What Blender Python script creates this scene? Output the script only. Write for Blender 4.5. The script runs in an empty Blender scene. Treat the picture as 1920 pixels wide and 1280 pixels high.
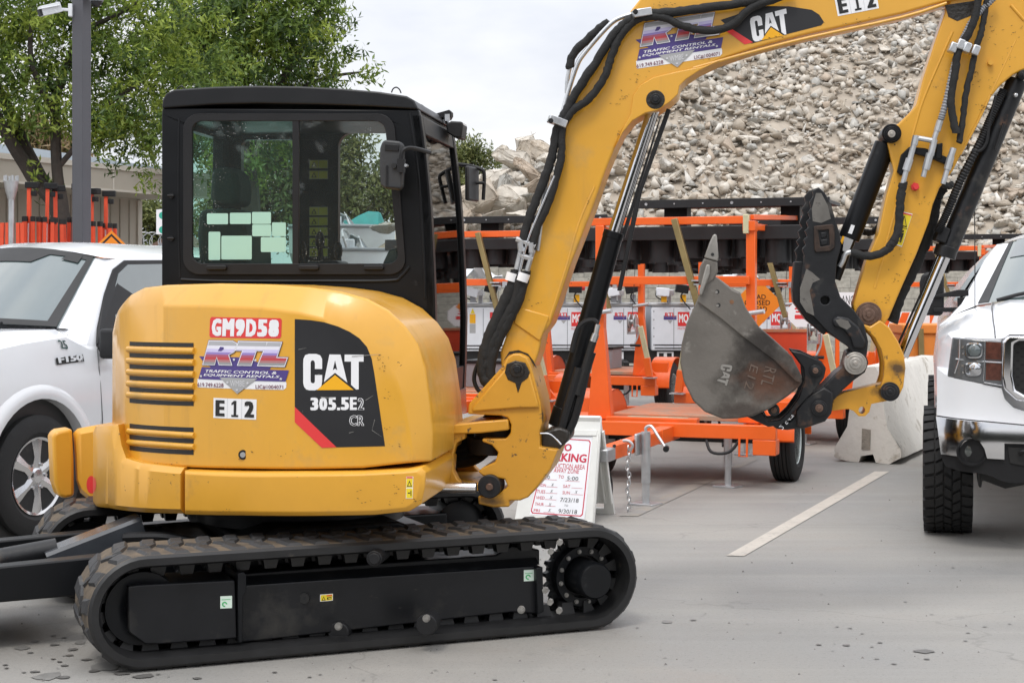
import bpy, bmesh, math, random
import numpy as np
from mathutils import Vector as V, Matrix
from mathutils.geometry import tessellate_polygon
R = math.radians
cos, sin, pi = math.cos, math.sin, math.pi
rnd = random.Random(7)
sc = bpy.context.scene
COL = sc.collection
CAMH, FOC, HX, HY = 1.55, 3000.0, 960.0, 545.0
Z3 = V((0, 0, 1))

def at(px, py, Y): return V(((px-HX)*Y/FOC, Y, CAMH-(py-HY)*Y/FOC))
def gnd(px, py): return at(px, py, CAMH*FOC/(py-HY))

class Pl:
    """vertical plane: U runs to the right in the picture, N towards the camera"""
    def __init__(s, ox, oy, yaw):
        s.o = V((ox, oy, 0)); s.U = V((cos(yaw), sin(yaw), 0)); s.N = V((sin(yaw), -cos(yaw), 0)); s.bend = None
    def ray(s, px, py, d):
        r = V(((px-HX)/FOC, 1, -(py-HY)/FOC)); c = V((0, 0, CAMH))
        p = c+r*((s.o+s.N*d-c).dot(s.N)/r.dot(s.N))
        return (p-s.o).dot(s.U), p.z
    def P(s, px, py, d=0.0):
        if s.bend is None: return s.ray(px, py, d)
        best = None; k = d+.02
        while k > d-1.7:                       # march towards a curved wall
            u, z = s.ray(px, py, k); g = (k)-(d-s.bend(u))
            if best is None or abs(g) < best[0]: best = (abs(g), u, z)
            if g <= 0: break
            k -= .004
        return best[1], best[2]
    def D(s, u, d): return d-(s.bend(u) if s.bend else 0)
    def W(s, u, z, d=0.0): return s.o+s.U*u+s.N*s.D(u, d)+V((0, 0, z))
    def pts(s, L, d=0.0): return [s.P(x, y, d) for x, y in L]
    def X(s, px, py, d=0.0): return s.W(*s.P(px, py, d), d)

class MB:
    def __init__(s, M=None): s.v = []; s.f = []; s.m = []; s.mats = []; s.cur = 0; s.M = M; s.g = []
    def mat(s, m):
        if m not in s.mats: s.mats.append(m)
        s.cur = s.mats.index(m); return s
    def add(s, vs, fs):
        o = len(s.v); s.g.append((o, len(s.f)))
        s.v += [tuple(s.M @ V(v)) if s.M else tuple(v) for v in vs]
        s.f += [tuple(i+o for i in f) for f in fs]; s.m += [s.cur]*len(fs); return s
    def box(s, c, size, rot=None):
        h = [x/2 for x in size]; vs = []
        for x in (-1, 1):
            for y in (-1, 1):
                for z in (-1, 1):
                    p = V((x*h[0], y*h[1], z*h[2]))
                    if rot: p = rot @ p
                    vs.append(V(c)+p)
        return s.add(vs, [(0,1,3,2),(4,6,7,5),(0,4,5,1),(2,3,7,6),(0,2,6,4),(1,5,7,3)])
    def b2(s, a, b):
        return s.box([(a[i]+b[i])/2 for i in range(3)], [abs(b[i]-a[i]) for i in range(3)])
    def bar(s, a, b, w, h, up=Z3):
        a = V(a); b = V(b); t = (b-a).normalized(); sd = t.cross(V(up))
        if sd.length < 1e-4: sd = t.cross(V((0, 1, 0)))
        sd.normalize(); n = sd.cross(t)
        vs = [p+sd*(w/2*i)+n*(h/2*j) for p in (a, b) for i, j in ((-1,-1),(1,-1),(1,1),(-1,1))]
        return s.add(vs, [(0,1,2,3),(7,6,5,4),(0,4,5,1),(1,5,6,2),(2,6,7,3),(3,7,4,0)])
    def cyl(s, a, b, r, r2=None, n=20, caps=True):
        a = V(a); b = V(b); r2 = r if r2 is None else r2; t = (b-a).normalized()
        x = t.orthogonal().normalized(); y = t.cross(x); vs = []
        for p, q in ((a, r), (b, r2)):
            vs += [p+(x*cos(2*pi*i/n)+y*sin(2*pi*i/n))*q for i in range(n)]
        fs = [(i, (i+1) % n, n+(i+1) % n, n+i) for i in range(n)]
        if caps: fs += [tuple(reversed(range(n))), tuple(range(n, 2*n))]
        return s.add(vs, fs)
    def tube(s, pts, r, n=8, caps=True, samp=0):
        P = [V(p) for p in pts]
        if samp: P = spline(P, samp)
        rr = r if isinstance(r, (list, tuple)) else [r]*len(P)
        if len(rr) != len(P): rr = [rr[0]]*len(P)
        vs = []; x = None
        for i, p in enumerate(P):
            t = (P[min(i+1, len(P)-1)]-P[max(i-1, 0)]).normalized()
            x = t.orthogonal() if x is None else x-t*x.dot(t)
            if x.length < 1e-5: x = t.orthogonal()
            x.normalize(); y = t.cross(x)
            vs += [p+(x*cos(2*pi*k/n)+y*sin(2*pi*k/n))*rr[i] for k in range(n)]
        fs = [(i*n+k, i*n+(k+1) % n, (i+1)*n+(k+1) % n, (i+1)*n+k) for i in range(len(P)-1) for k in range(n)]
        if caps: fs += [tuple(reversed(range(n))), tuple(range((len(P)-1)*n, len(P)*n))]
        return s.add(vs, fs)
    def lathe(s, prof, o, ax, n=32):
        """prof: (along axis, radius)"""
        o = V(o); t = V(ax).normalized(); x = t.orthogonal().normalized(); y = t.cross(x); vs = []
        for a, r in prof:
            vs += [o+t*a+(x*cos(2*pi*k/n)+y*sin(2*pi*k/n))*r for k in range(n)]
        fs = [(i*n+k, i*n+(k+1) % n, (i+1)*n+(k+1) % n, (i+1)*n+k) for i in range(len(prof)-1) for k in range(n)]
        if prof[0][1] > 1e-4: fs.append(tuple(reversed(range(n))))
        if prof[-1][1] > 1e-4: fs.append(tuple(range((len(prof)-1)*n, len(prof)*n)))
        return s.add(vs, fs)
    def ball(s, c, r, n=12):
        r = r if isinstance(r, (list, tuple)) else (r, r, r); vs = []; m = n//2
        for i in range(m+1):
            a = pi*i/m
            vs += [V(c)+V((r[0]*sin(a)*cos(2*pi*k/n), r[1]*sin(a)*sin(2*pi*k/n), r[2]*cos(a))) for k in range(n)]
        return s.add(vs, [(i*n+k, i*n+(k+1) % n, (i+1)*n+(k+1) % n, (i+1)*n+k) for i in range(m) for k in range(n)])
    def poly(s, vs): return s.add(vs, [tuple(range(len(vs)))])
    def prism(s, pl, poly, d0, d1, holes=(), flat=False):
        """poly in (u,z) of plane pl, thick from offset d0 (far) to d1 (near); outlines may have holes"""
        loops = [poly]+list(holes); pts = [p for l in loops for p in l]; n = len(pts)
        near = [pl.W(u, z, d1) for u, z in pts]
        if holes: fs = [tuple(t) for t in tessellate_polygon([[V((u, z, 0)) for u, z in l] for l in loops])]
        else: fs = [tuple(range(n))]
        a = sum(poly[i][0]*poly[(i+1) % len(poly)][1]-poly[(i+1) % len(poly)][0]*poly[i][1] for i in range(len(poly)))
        if flat: return s.add(near, fs)
        far = [pl.W(u, z, d0) for u, z in pts]
        F = list(fs)+[tuple(i+n for i in reversed(f)) for f in fs]; o = 0
        for l in loops:
            k = len(l)
            F += [(o+i, o+(i+1) % k, n+o+(i+1) % k, n+o+i) for i in range(k)]; o += k
        return s.add(near+far, F)
    def each(s, name, parent, **kw):
        """one object per added shape"""
        out = []
        for i, (v0, f0) in enumerate(s.g):
            v1, f1 = s.g[i+1] if i+1 < len(s.g) else (len(s.v), len(s.f)); q = MB(); q.v = s.v[v0:v1]; q.f = [tuple(j-v0 for j in f) for f in s.f[f0:f1]]; q.mats = [s.mats[s.m[f0]]]; q.m = [0]*len(q.f); out.append(q.build(name, None, parent, **kw))
        return out
    def build(s, name, mat=None, parent=None, bevel=0.0, seg=2, smooth=38, sub=0):
        me = bpy.data.meshes.new(name); off = V((0, 0, 0))
        p = parent
        while p is not None: off = p.location.copy(); p = p.parent
        vs = [tuple(V(v)-off) for v in s.v] if parent is not None else s.v
        me.from_pydata(vs, [], s.f)
        for m in (s.mats or [mat]): me.materials.append(m)
        if len(s.mats) > 1: me.polygons.foreach_set('material_index', s.m)
        me.validate()
        bm = bmesh.new(); bm.from_mesh(me)
        bmesh.ops.recalc_face_normals(bm, faces=bm.faces); bm.to_mesh(me); bm.free()
        if smooth:
            me.shade_smooth(); me.set_sharp_from_angle(angle=R(smooth))
        o = bpy.data.objects.new(name, me); COL.objects.link(o)
        if parent is not None: o.parent = parent
        if bevel:
            b = o.modifiers.new('Bevel', 'BEVEL'); b.width = bevel; b.segments = seg; b.limit_method = 'ANGLE'; b.angle_limit = R(35)
            b.harden_normals = False
        if sub:
            q = o.modifiers.new('Subdivision', 'SUBSURF'); q.levels = sub; q.render_levels = sub
        return o

def merge(o, par):
    """paint chips and scratches belong to the surface they are on: add their faces to its mesh"""
    a = par.data; b = o.data; base = len(a.materials); bm = bmesh.new(); bm.from_mesh(a); n0 = len(bm.faces)
    for m in b.materials: a.materials.append(m)
    off = len(bm.verts); vv = [bm.verts.new(v.co) for v in b.vertices]
    for p in b.polygons:
        f = bm.faces.new([vv[i] for i in p.vertices]); f.material_index = base+p.material_index
    bm.to_mesh(a); bm.free(); bpy.data.objects.remove(o)
def spline(P, k):
    out = []
    for i in range(len(P)-1):
        p0, p1, p2, p3 = P[max(i-1, 0)], P[i], P[i+1], P[min(i+2, len(P)-1)]
        for j in range(k):
            t = j/k
            out.append(.5*((2*p1)+(p2-p0)*t+(2*p0-5*p1+4*p2-p3)*t*t+(3*p1-p0-3*p2+p3)*t**3))
    out.append(P[-1]); return out

def thing(name, label, cat, loc, group=None):
    o = bpy.data.objects.new(name, None); COL.objects.link(o); o.location = loc; o.empty_display_size = .2
    o['label'] = label; o['category'] = cat
    if group: o['group'] = group
    return o
def tag(o, label, cat, group=None):
    o['label'] = label; o['category'] = cat
    if group: o['group'] = group
    return o
def rebase(o, loc):
    """give a single-mesh thing its origin at its base"""
    loc = V(loc); o.data.transform(Matrix.Translation(-loc)); o.location = loc; return o
def dup(root, loc, rz=0.0, label=None, group=None, skip=()):
    r = root.copy(); COL.objects.link(r); r.location = loc; r.rotation_euler = (0, 0, rz)
    if label: r['label'] = label
    if group: r['group'] = group
    def kids(a, b):
        for ch in list(a.children):
            if ch.name.split('.')[0] in skip: continue
            c = ch.copy(); COL.objects.link(c); c.parent = b; kids(ch, c)
    kids(root, r); return r
def cut(o, cutter):
    m = o.modifiers.new('cut', 'BOOLEAN'); m.object = cutter; m.operation = 'DIFFERENCE'; m.solver = 'EXACT'
    bpy.context.view_layer.update()
    dg = bpy.context.evaluated_depsgraph_get(); me = bpy.data.meshes.new_from_object(o.evaluated_get(dg))
    old = o.data; o.modifiers.remove(m); o.data = me; me.name = old.name
    bpy.data.objects.remove(cutter)
    me.shade_smooth(); me.set_sharp_from_angle(angle=R(38))

# ---------- text ----------
_tc = {}
def text2d(txt, shear=0.0, sp=1.0):
    """outline text as flat faces, scaled to the unit square; also its natural width / height"""
    k = (txt, shear, sp)
    if k not in _tc:
        cu = bpy.data.curves.new('t', 'FONT'); cu.body = txt; cu.shear = shear; cu.resolution_u = 2; cu.space_character = sp
        ob = bpy.data.objects.new('t', cu); COL.objects.link(ob); bpy.context.view_layer.update()
        me = bpy.data.meshes.new_from_object(ob.evaluated_get(bpy.context.evaluated_depsgraph_get()))
        vs = [(v.co.x, v.co.y) for v in me.vertices]; fs = [tuple(p.vertices) for p in me.polygons]
        bpy.data.objects.remove(ob); bpy.data.meshes.remove(me); bpy.data.curves.remove(cu)
        x0 = min(v[0] for v in vs); x1 = max(v[0] for v in vs); y0 = min(v[1] for v in vs); y1 = max(v[1] for v in vs)
        _tc[k] = ([((x-x0)/(x1-x0), (y-y0)/(y1-y0)) for x, y in vs], fs, (x1-x0)/(y1-y0))
    return _tc[k]
class Decal:
    """flat artwork laid on a plane in thin layers; corner pixels in the order bl, br, tr, tl"""
    def __init__(s, pl, d): s.pl = pl; s.d = d; s.it = []
    def _q(s, q, px): return [s.pl.P(x, y, s.d) for x, y in q] if px else q
    def map(s, q, a, b):
        return [(q[0][i]*(1-a)*(1-b)+q[1][i]*a*(1-b)+q[2][i]*a*b+q[3][i]*(1-a)*b) for i in (0, 1)]
    def text(s, txt, q, m, k=1, bold=0.0, shear=0.0, px=True, sp=1.0, hollow=None):
        q = s._q(q, px); vs, fs, asp = text2d(txt, shear, sp); w_ = max(0, bold)*1.5
        sh = [(0, 0)] if w_ < .012 else [(-1, -.5), (1, -.5), (-1, .5), (1, .5)] if w_ < .05 else [(-1, -.6), (0, -.6), (1, -.6), (-1, .6), (0, .6), (1, .6)]
        ex_, ey_ = w_/asp, w_*.8                       # heavy type: a few copies shifted within the stroke width
        for i, (i0, i1) in enumerate(sh):
            s.it.append(([s.map(q, (a*(1-2*ex_)+ex_)+i0*ex_, (b*(1-1.2*ey_)+.6*ey_)+i1*ey_) for a, b in vs], fs, m, k+.07*i))
        if hollow: s.it.append(([s.map(q, a*(1-2*ex_)+ex_, b*(1-1.2*ey_)+.6*ey_) for a, b in vs], fs, hollow, k+1))
        return s
    def cells(s, txt, q, m, k=1, bold=0.0, px=True, gap=.012, wid=None):
        """each letter stretched into a cell of its own (poster lettering)"""
        q = s._q(q, px); W_ = wid or [1]*len(txt); T_ = sum(W_); x = 0
        for ch, w_ in zip(txt, W_):
            a0, a1 = x/T_+gap, (x+w_)/T_-gap; x += w_
            if ch == '.': s.poly([s.map(q, a, b) for a, b in ((a0,0),(a1,0),(a1,.2),(a0,.2))], m, k, False)
            else: s.text(ch, [s.map(q, a, b) for a, b in ((a0,0),(a1,0),(a1,1),(a0,1))], m, k, bold, 0, False)
        return s
    def poly(s, pts, m, k=0, px=True):
        pts = s._q(pts, px); s.it.append((pts, [tuple(range(len(pts)))], m, k)); return s
    def art(s, q, loops, m, k=1, px=True):
        q = s._q(q, px); L = [[s.map(q, a, b) for a, b in l] for l in loops]
        pts = [p for l in L for p in l]
        s.it.append((pts, [tuple(t) for t in tessellate_polygon([[V((u, z, 0)) for u, z in l] for l in L])], m, k)); return s
    def build(s, name, parent):
        mb = MB(); lay = lambda k: s.d+.0012+.0009*k
        for pts, fs, m, k in s.it:
            mb.mat(m)
            if s.pl.bend:              # cut into narrow strips so that it follows the curved wall
                bm = bmesh.new(); vv = [bm.verts.new((p[0], p[1], 0)) for p in pts]
                for f in fs:
                    try: bm.faces.new([vv[i] for i in f])
                    except ValueError: pass
                u0 = min(p[0] for p in pts); u1 = max(p[0] for p in pts); n = int((u1-u0)/.035)
                for i in range(1, n+1):
                    bmesh.ops.bisect_plane(bm, geom=bm.verts[:]+bm.edges[:]+bm.faces[:], plane_co=(u0+(u1-u0)*i/(n+1), 0, 0), plane_no=(1, 0, 0))
                bm.verts.index_update(); pts = [(v.co.x, v.co.y) for v in bm.verts]; fs = [tuple(v.index for v in f.verts) for f in bm.faces]; bm.free()
            mb.add([s.pl.W(u, z, lay(k)) for u, z in pts], fs)
        return mb.build(name, None, parent, smooth=0)

# ---------- materials ----------
def _n(nt, t, **kw):
    n = nt.nodes.new(t)
    for k, v in kw.items():
        if k.startswith('i_'): n.inputs[k[2:].replace('_', ' ')].default_value = v
        else: setattr(n, k, v)
    return n
def rgba(c): return (c[0], c[1], c[2], 1)
def mk(name, col, rough=.5, metal=0.0, var=.1, vs=5.0, spots=(), bump=0.0, bs=60.0, coat=0.0, emit=None, spec=.5, dust=None, stretch=None):
    """Principled paint with broad tone variation, spots (colour, scale, threshold, soft[, stretch]) and a fine bump, in object space"""
    m = bpy.data.materials.new(name); m.use_nodes = True; nt = m.node_tree; L = nt.links.new
    b = nt.nodes['Principled BSDF']; b.inputs['Roughness'].default_value = rough; b.inputs['Metallic'].default_value = metal
    b.inputs['Coat Weight'].default_value = coat; b.inputs['Coat Roughness'].default_value = .12; b.inputs['Specular IOR Level'].default_value = spec
    tc = _n(nt, 'ShaderNodeTexCoord'); co = tc.outputs['Object']
    if stretch:
        mp = _n(nt, 'ShaderNodeMapping'); mp.inputs['Scale'].default_value = stretch; L(co, mp.inputs['Vector']); co = mp.outputs['Vector']
    nz = _n(nt, 'ShaderNodeTexNoise', i_Scale=vs, i_Detail=5.0, i_Roughness=.6); L(co, nz.inputs['Vector'])
    r = _n(nt, 'ShaderNodeMapRange'); r.inputs['To Min'].default_value = 1-var; r.inputs['To Max'].default_value = 1+var; L(nz.outputs['Fac'], r.inputs['Value'])
    r.inputs['From Min'].default_value = .25; r.inputs['From Max'].default_value = .75
    hs = _n(nt, 'ShaderNodeHueSaturation'); hs.inputs['Color'].default_value = rgba(col); L(r.outputs['Result'], hs.inputs['Value'])
    c = hs.outputs['Color']
    rr = _n(nt, 'ShaderNodeMapRange'); rr.inputs['To Min'].default_value = max(.02, rough*.75); rr.inputs['To Max'].default_value = min(1, rough*1.25); L(nz.outputs['Fac'], rr.inputs['Value'])
    ro = rr.outputs['Result']
    for sp in spots:
        n2 = _n(nt, 'ShaderNodeTexNoise', i_Scale=sp[1], i_Detail=6.0, i_Roughness=.65)
        if len(sp) > 4 and sp[4]:
            mp = _n(nt, 'ShaderNodeMapping'); mp.inputs['Scale'].default_value = sp[4]; L(tc.outputs['Object'], mp.inputs['Vector']); L(mp.outputs['Vector'], n2.inputs['Vector'])
        else: L(tc.outputs['Object'], n2.inputs['Vector'])
        r2 = _n(nt, 'ShaderNodeMapRange'); r2.inputs['From Min'].default_value = sp[2]; r2.inputs['From Max'].default_value = sp[2]+sp[3]; L(n2.outputs['Fac'], r2.inputs['Value'])
        mx = _n(nt, 'ShaderNodeMix', data_type='RGBA'); L(r2.outputs['Result'], mx.inputs[0]); L(c, mx.inputs[6]); mx.inputs[7].default_value = rgba(sp[0]); c = mx.outputs[2]
        m2 = _n(nt, 'ShaderNodeMix'); L(r2.outputs['Result'], m2.inputs[0]); L(ro, m2.inputs[2]); m2.inputs[3].default_value = max(rough, .7); ro = m2.outputs[0]
    if dust:       # dust settled on upward faces
        g = _n(nt, 'ShaderNodeNewGeometry'); sx = _n(nt, 'ShaderNodeSeparateXYZ'); L(g.outputs['Normal'], sx.inputs[0])
        r3 = _n(nt, 'ShaderNodeMapRange'); r3.inputs['From Min'].default_value = .35; r3.inputs['From Max'].default_value = 1.0; r3.inputs['To Max'].default_value = dust[1]; L(sx.outputs['Z'], r3.inputs['Value'])
        mu = _n(nt, 'ShaderNodeMath', operation='MULTIPLY'); L(r3.outputs['Result'], mu.inputs[0]); L(r.outputs['Result'], mu.inputs[1])
        mx = _n(nt, 'ShaderNodeMix', data_type='RGBA'); L(mu.outputs[0], mx.inputs[0]); L(c, mx.inputs[6]); mx.inputs[7].default_value = rgba(dust[0]); c = mx.outputs[2]
    L(c, b.inputs['Base Color']); L(ro, b.inputs['Roughness'])
    if bump:
        n3 = _n(nt, 'ShaderNodeTexNoise', i_Scale=bs, i_Detail=4.0); L(co, n3.inputs['Vector'])
        bp = _n(nt, 'ShaderNodeBump', i_Strength=bump, i_Distance=.01); L(n3.outputs['Fac'], bp.inputs['Height']); L(bp.outputs['Normal'], b.inputs['Normal'])
    if emit: b.inputs['Emission Color'].default_value = rgba(emit[0]); b.inputs['Emission Strength'].default_value = emit[1]
    return m
def glass(name, tint, rough=.02, drops=False, ior=1.5, haze=0.0):
    m = bpy.data.materials.new(name); m.use_nodes = True; nt = m.node_tree; L = nt.links.new
    nt.nodes.remove(nt.nodes['Principled BSDF']); out = nt.nodes['Material Output']
    t = _n(nt, 'ShaderNodeBsdfTransparent'); t.inputs['Color'].default_value = rgba(tint)
    g = _n(nt, 'ShaderNodeBsdfGlossy'); g.inputs['Roughness'].default_value = rough
    f = _n(nt, 'ShaderNodeFresnel', i_IOR=ior); mx = _n(nt, 'ShaderNodeMixShader')
    L(f.outputs[0], mx.inputs[0]); L(t.outputs[0], mx.inputs[1]); L(g.outputs[0], mx.inputs[2]); s = mx.outputs[0]
    if drops:      # dried rain spots on the pane
        tc = _n(nt, 'ShaderNodeTexCoord'); vo = _n(nt, 'ShaderNodeTexVoronoi', i_Scale=75.0); L(tc.outputs['Object'], vo.inputs['Vector'])
        r = _n(nt, 'ShaderNodeMapRange'); r.inputs['From Min'].default_value = .2; r.inputs['From Max'].default_value = .12; r.inputs['To Max'].default_value = .55; L(vo.outputs['Distance'], r.inputs['Value'])
        nz = _n(nt, 'ShaderNodeTexNoise', i_Scale=5.0, i_Detail=4.0); L(tc.outputs['Object'], nz.inputs['Vector'])
        r2 = _n(nt, 'ShaderNodeMapRange'); r2.inputs['From Min'].default_value = .5; r2.inputs['From Max'].default_value = .62; L(nz.outputs['Fac'], r2.inputs['Value'])
        mu = _n(nt, 'ShaderNodeMath', operation='MULTIPLY'); L(r.outputs['Result'], mu.inputs[0]); L(r2.outputs['Result'], mu.inputs[1])
        ad = _n(nt, 'ShaderNodeMath', operation='ADD'); L(mu.outputs[0], ad.inputs[0]); ad.inputs[1].default_value = haze
        df = _n(nt, 'ShaderNodeBsdfDiffuse'); df.inputs['Color'].default_value = (.8, .85, .85, 1)
        m2 = _n(nt, 'ShaderNodeMixShader'); L(ad.outputs[0], m2.inputs[0]); L(s, m2.inputs[1]); L(df.outputs[0], m2.inputs[2]); s = m2.outputs[0]
    L(s, out.inputs['Surface']); return m

def stain(m, c, rad, col, soft=.5, ns=7.0, amt=.9):
    """blotch of another colour round a point given in object space"""
    nt = m.node_tree; L = nt.links.new; b = nt.nodes['Principled BSDF']; src = b.inputs['Base Color'].links[0].from_socket
    tc = _n(nt, 'ShaderNodeTexCoord'); mp = _n(nt, 'ShaderNodeMapping'); mp.vector_type = 'POINT'
    mp.inputs['Scale'].default_value = (1/rad[0], 1/rad[1], 1/rad[2]); mp.inputs['Location'].default_value = (-c[0]/rad[0], -c[1]/rad[1], -c[2]/rad[2]); L(tc.outputs['Object'], mp.inputs[0])
    ln = _n(nt, 'ShaderNodeVectorMath', operation='LENGTH'); L(mp.outputs[0], ln.inputs[0])
    nz = _n(nt, 'ShaderNodeTexNoise', i_Scale=ns, i_Detail=6.0, i_Roughness=.65); L(tc.outputs['Object'], nz.inputs['Vector'])
    ad = _n(nt, 'ShaderNodeMath', operation='MULTIPLY_ADD'); L(nz.outputs['Fac'], ad.inputs[0]); ad.inputs[1].default_value = 1.6; L(ln.outputs['Value'], ad.inputs[2])
    r = _n(nt, 'ShaderNodeMapRange'); L(ad.outputs[0], r.inputs['Value']); r.inputs['From Min'].default_value = 1.8; r.inputs['From Max'].default_value = 1.8-soft; r.inputs['To Max'].default_value = amt
    mx = _n(nt, 'ShaderNodeMix', data_type='RGBA'); L(r.outputs['Result'], mx.inputs[0]); L(src, mx.inputs[6]); mx.inputs[7].default_value = rgba(col); L(mx.outputs[2], b.inputs['Base Color'])
TAN = (.30, .23, .15)
YEL = mk('machine_yellow', (.69, .35, .032), .36, var=.06, vs=3, coat=.35, spots=[((.05, .04, .03), 30, .715, .03, (1, 1, .35)), ((.52, .30, .07), 4, .56, .2), ((.60,.36,.09), 1.6, .58, .2, (1,1,.25)), ((.50,.26,.045), 8, .57, .3, (1,1,.10))])
YELW = mk('worn_yellow', (.62, .30, .025), .42, var=.09, vs=4, coat=.15, spots=[((.07, .045, .025), 13, .60, .05), ((.03, .025, .02), 26, .66, .03)])
YELS = mk('scuffed_yellow', (.68, .34, .03), .4, var=.06, vs=4, coat=.2, spots=[((.05, .04, .03), 22, .69, .03), ((.45, .24, .05), 6, .6, .2)])
BLK = mk('black_paint', (.0065, .0072, .0085), .36, var=.25, vs=4, coat=.0, spec=.26, spots=[((.05, .05, .05), 9, .66, .2)])
FRM = mk('scuffed_frame_black', (.0085, .009, .0105), .36, var=.3, vs=5, spec=.35, spots=[((.045, .042, .036), 3.5, .56, .25), ((.07, .062, .05), 11, .66, .1, (.5,.5,1.5))])
BLKM = mk('matt_black_plastic', (.011, .011, .012), .5, spec=.35, var=.2, bump=.1, bs=200)
BLKW = mk('worn_black_steel', (.012, .0125, .014), .40, spec=.4, var=.3, vs=6, spots=[((.10, .09, .078), 4.5, .56, .2), ((.085, .045, .028), 8, .60, .1)], bump=.15, bs=30)
GREASE = mk('grease', (.022, .018, .014), .35, var=.3, bump=.4, bs=60)
RUB = mk('track_rubber', (.030, .030, .031), .6, var=.3, vs=10, spots=[((.15, .115, .08), 9, .6, .16)], bump=.2, bs=45)
MUD = mk('track_mud', (.115, .088, .06), .85, var=.35, vs=14, spots=[((.04,.036,.032), 8, .5, .2)], bump=.4, bs=40)
RUBD = mk('track_rubber_side', (.012, .012, .0125), .45, var=.3, vs=10, spots=[((.07, .06, .045), 9, .66, .1)])
HOSE = mk('hose_sleeve', (.013, .013, .013), .8, var=.25, vs=30, bump=.35, bs=120)
CHR = mk('chrome_rod', (.72, .72, .74), .06, 1.0, var=.03)
ZINC = mk('zinc_plate', (.62, .63, .64), .34, .9, var=.15, vs=18)
BOLT = mk('dull_bolt', (.30, .29, .27), .45, .7, var=.3, vs=40)
STL = mk('worn_bucket_steel', (.165, .15, .132), .42, .3, var=.22, vs=4, spots=[((.12, .105, .09), 9, .55, .2, (1,1,.3)), ((.28, .26, .235), 12, .6, .12), ((.06, .055, .05), 30, .66, .05)], bump=.15, bs=50)
STLT = mk('pale_worn_steel', (.30, .285, .26), .42, .4, var=.2, vs=9, spots=[((.12, .11, .10), 14, .62, .08)], bump=.12, bs=60)
PINM = mk('dirty_pin_steel', (.16, .10, .075), .45, .6, var=.3, vs=25, bump=.2)
PINL = mk('bright_pin_steel', (.45, .42, .38), .4, .8, var=.3, vs=25, spots=[((.25, .10, .05), 30, .6, .1)])
RUST = mk('rusty_edge', (.20, .10, .05), .65, .2, var=.35, vs=20)
WHT = mk('white_vinyl', (.82, .82, .83), .4, var=.02)
DKV = mk('black_vinyl', (.014, .014, .016), .45, var=.1, spots=[((.25, .25, .24), 40, .73, .03, (1, 1, .3))])
RED = mk('red_vinyl', (.72, .045, .045), .4, var=.04)
CATY = mk('logo_yellow', (.85, .42, .01), .4, var=.02)
NAVY = mk('violet_vinyl', (.075, .05, .22), .4, var=.05)
SILV = mk('silver_vinyl', (.38, .38, .38), .4, var=.1)
WARN = mk('warning_yellow', (.80, .62, .02), .45, var=.05)
INK = mk('black_ink', (.012, .012, .012), .5, var=0)
PAPER = mk('pale_green_paper', (.36, .60, .51), .6, var=.03)
ORG = mk('orange_paint', (.83, .125, .012), .4, var=.07, vs=3, coat=.2, spots=[((.35, .10, .04), 16, .7, .05)])
ORGD = mk('dusty_orange_deck', (.60, .20, .09), .6, var=.15, vs=5, spots=[((.34, .25, .18), 3, .45, .2)])
BRASS = mk('yellow_zinc_steel', (.27, .20, .085), .38, .55, var=.3, vs=4)
PALEW = mk('pale_yellow_zinc', (.60, .56, .36), .4, .3, var=.15, vs=8)
GALV = mk('galvanised_steel', (.52, .53, .54), .4, .75, var=.15, vs=14)
BOARD = mk('board_black', (.012, .012, .013), .5, var=.25)
TYRE = mk('tyre_rubber', (.014, .014, .0145), .75, var=.25, vs=14, spots=[((.05, .045, .04), 8, .6, .2)], bump=.1)
RIMW = mk('white_rim', (.72, .80, .78), .4, var=.06)
CARW = mk('white_car_paint', (.80, .815, .84), .22, var=.02, coat=.7)
CABW = mk('white_cabinet_paint', (.74, .76, .80), .4, var=.06, spots=[((.45, .42, .38), 7, .66, .12, (1, 1, .25))])
GREY = mk('grey_paint', (.25, .26, .28), .45, var=.1)
WGLASS = mk('car_glass', (.085, .115, .115), .04, var=.05, coat=1.0, spec=.9)
SGLASS = mk('dark_glass', (.10, .125, .13), .03, var=.1, coat=1.0, spec=.9)
# ================= camera, light, sky =================
cam = bpy.data.cameras.new('camera'); co = bpy.data.objects.new('camera', cam); COL.objects.link(co); sc.camera = co
co.location = (0, 0, CAMH); co.rotation_euler = (R(90), 0, 0)
cam.sensor_width = 36; cam.lens = 36*FOC/1920; cam.shift_y = (HY-640)/1920; cam.clip_end = 4000; cam.clip_start = .1
w = bpy.data.worlds.new('World'); sc.world = w; w.use_nodes = True; nt = w.node_tree; L = nt.links.new
bg = nt.nodes['Background']; bg.inputs['Strength'].default_value = .1
SUN_EL, SUN_AZ = R(58), R(200)       # azimuth measured clockwise from +Y
sky = _n(nt, 'ShaderNodeTexSky', sky_type='NISHITA', sun_disc=False, sun_elevation=SUN_EL, sun_rotation=SUN_AZ)
tc = _n(nt, 'ShaderNodeTexCoord'); mp = _n(nt, 'ShaderNodeMapping'); mp.inputs['Scale'].default_value = (1.0, 1.0, 2.6); mp.inputs['Location'].default_value = (.35, .2, .12)
L(tc.outputs['Generated'], mp.inputs['Vector'])
nz = _n(nt, 'ShaderNodeTexNoise', i_Scale=3.2, i_Detail=7.0, i_Roughness=.5); L(mp.outputs['Vector'], nz.inputs['Vector'])
cr = _n(nt, 'ShaderNodeValToRGB'); L(nz.outputs['Fac'], cr.inputs['Fac'])
cr.color_ramp.elements[0].position = .38; cr.color_ramp.elements[0].color = (6.9, 7.2, 8.0, 1)
cr.color_ramp.elements[1].position = .60; cr.color_ramp.elements[1].color = (10.2, 10.2, 10.3, 1)
mx = _n(nt, 'ShaderNodeMix', data_type='RGBA'); mx.inputs[0].default_value = .93
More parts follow.
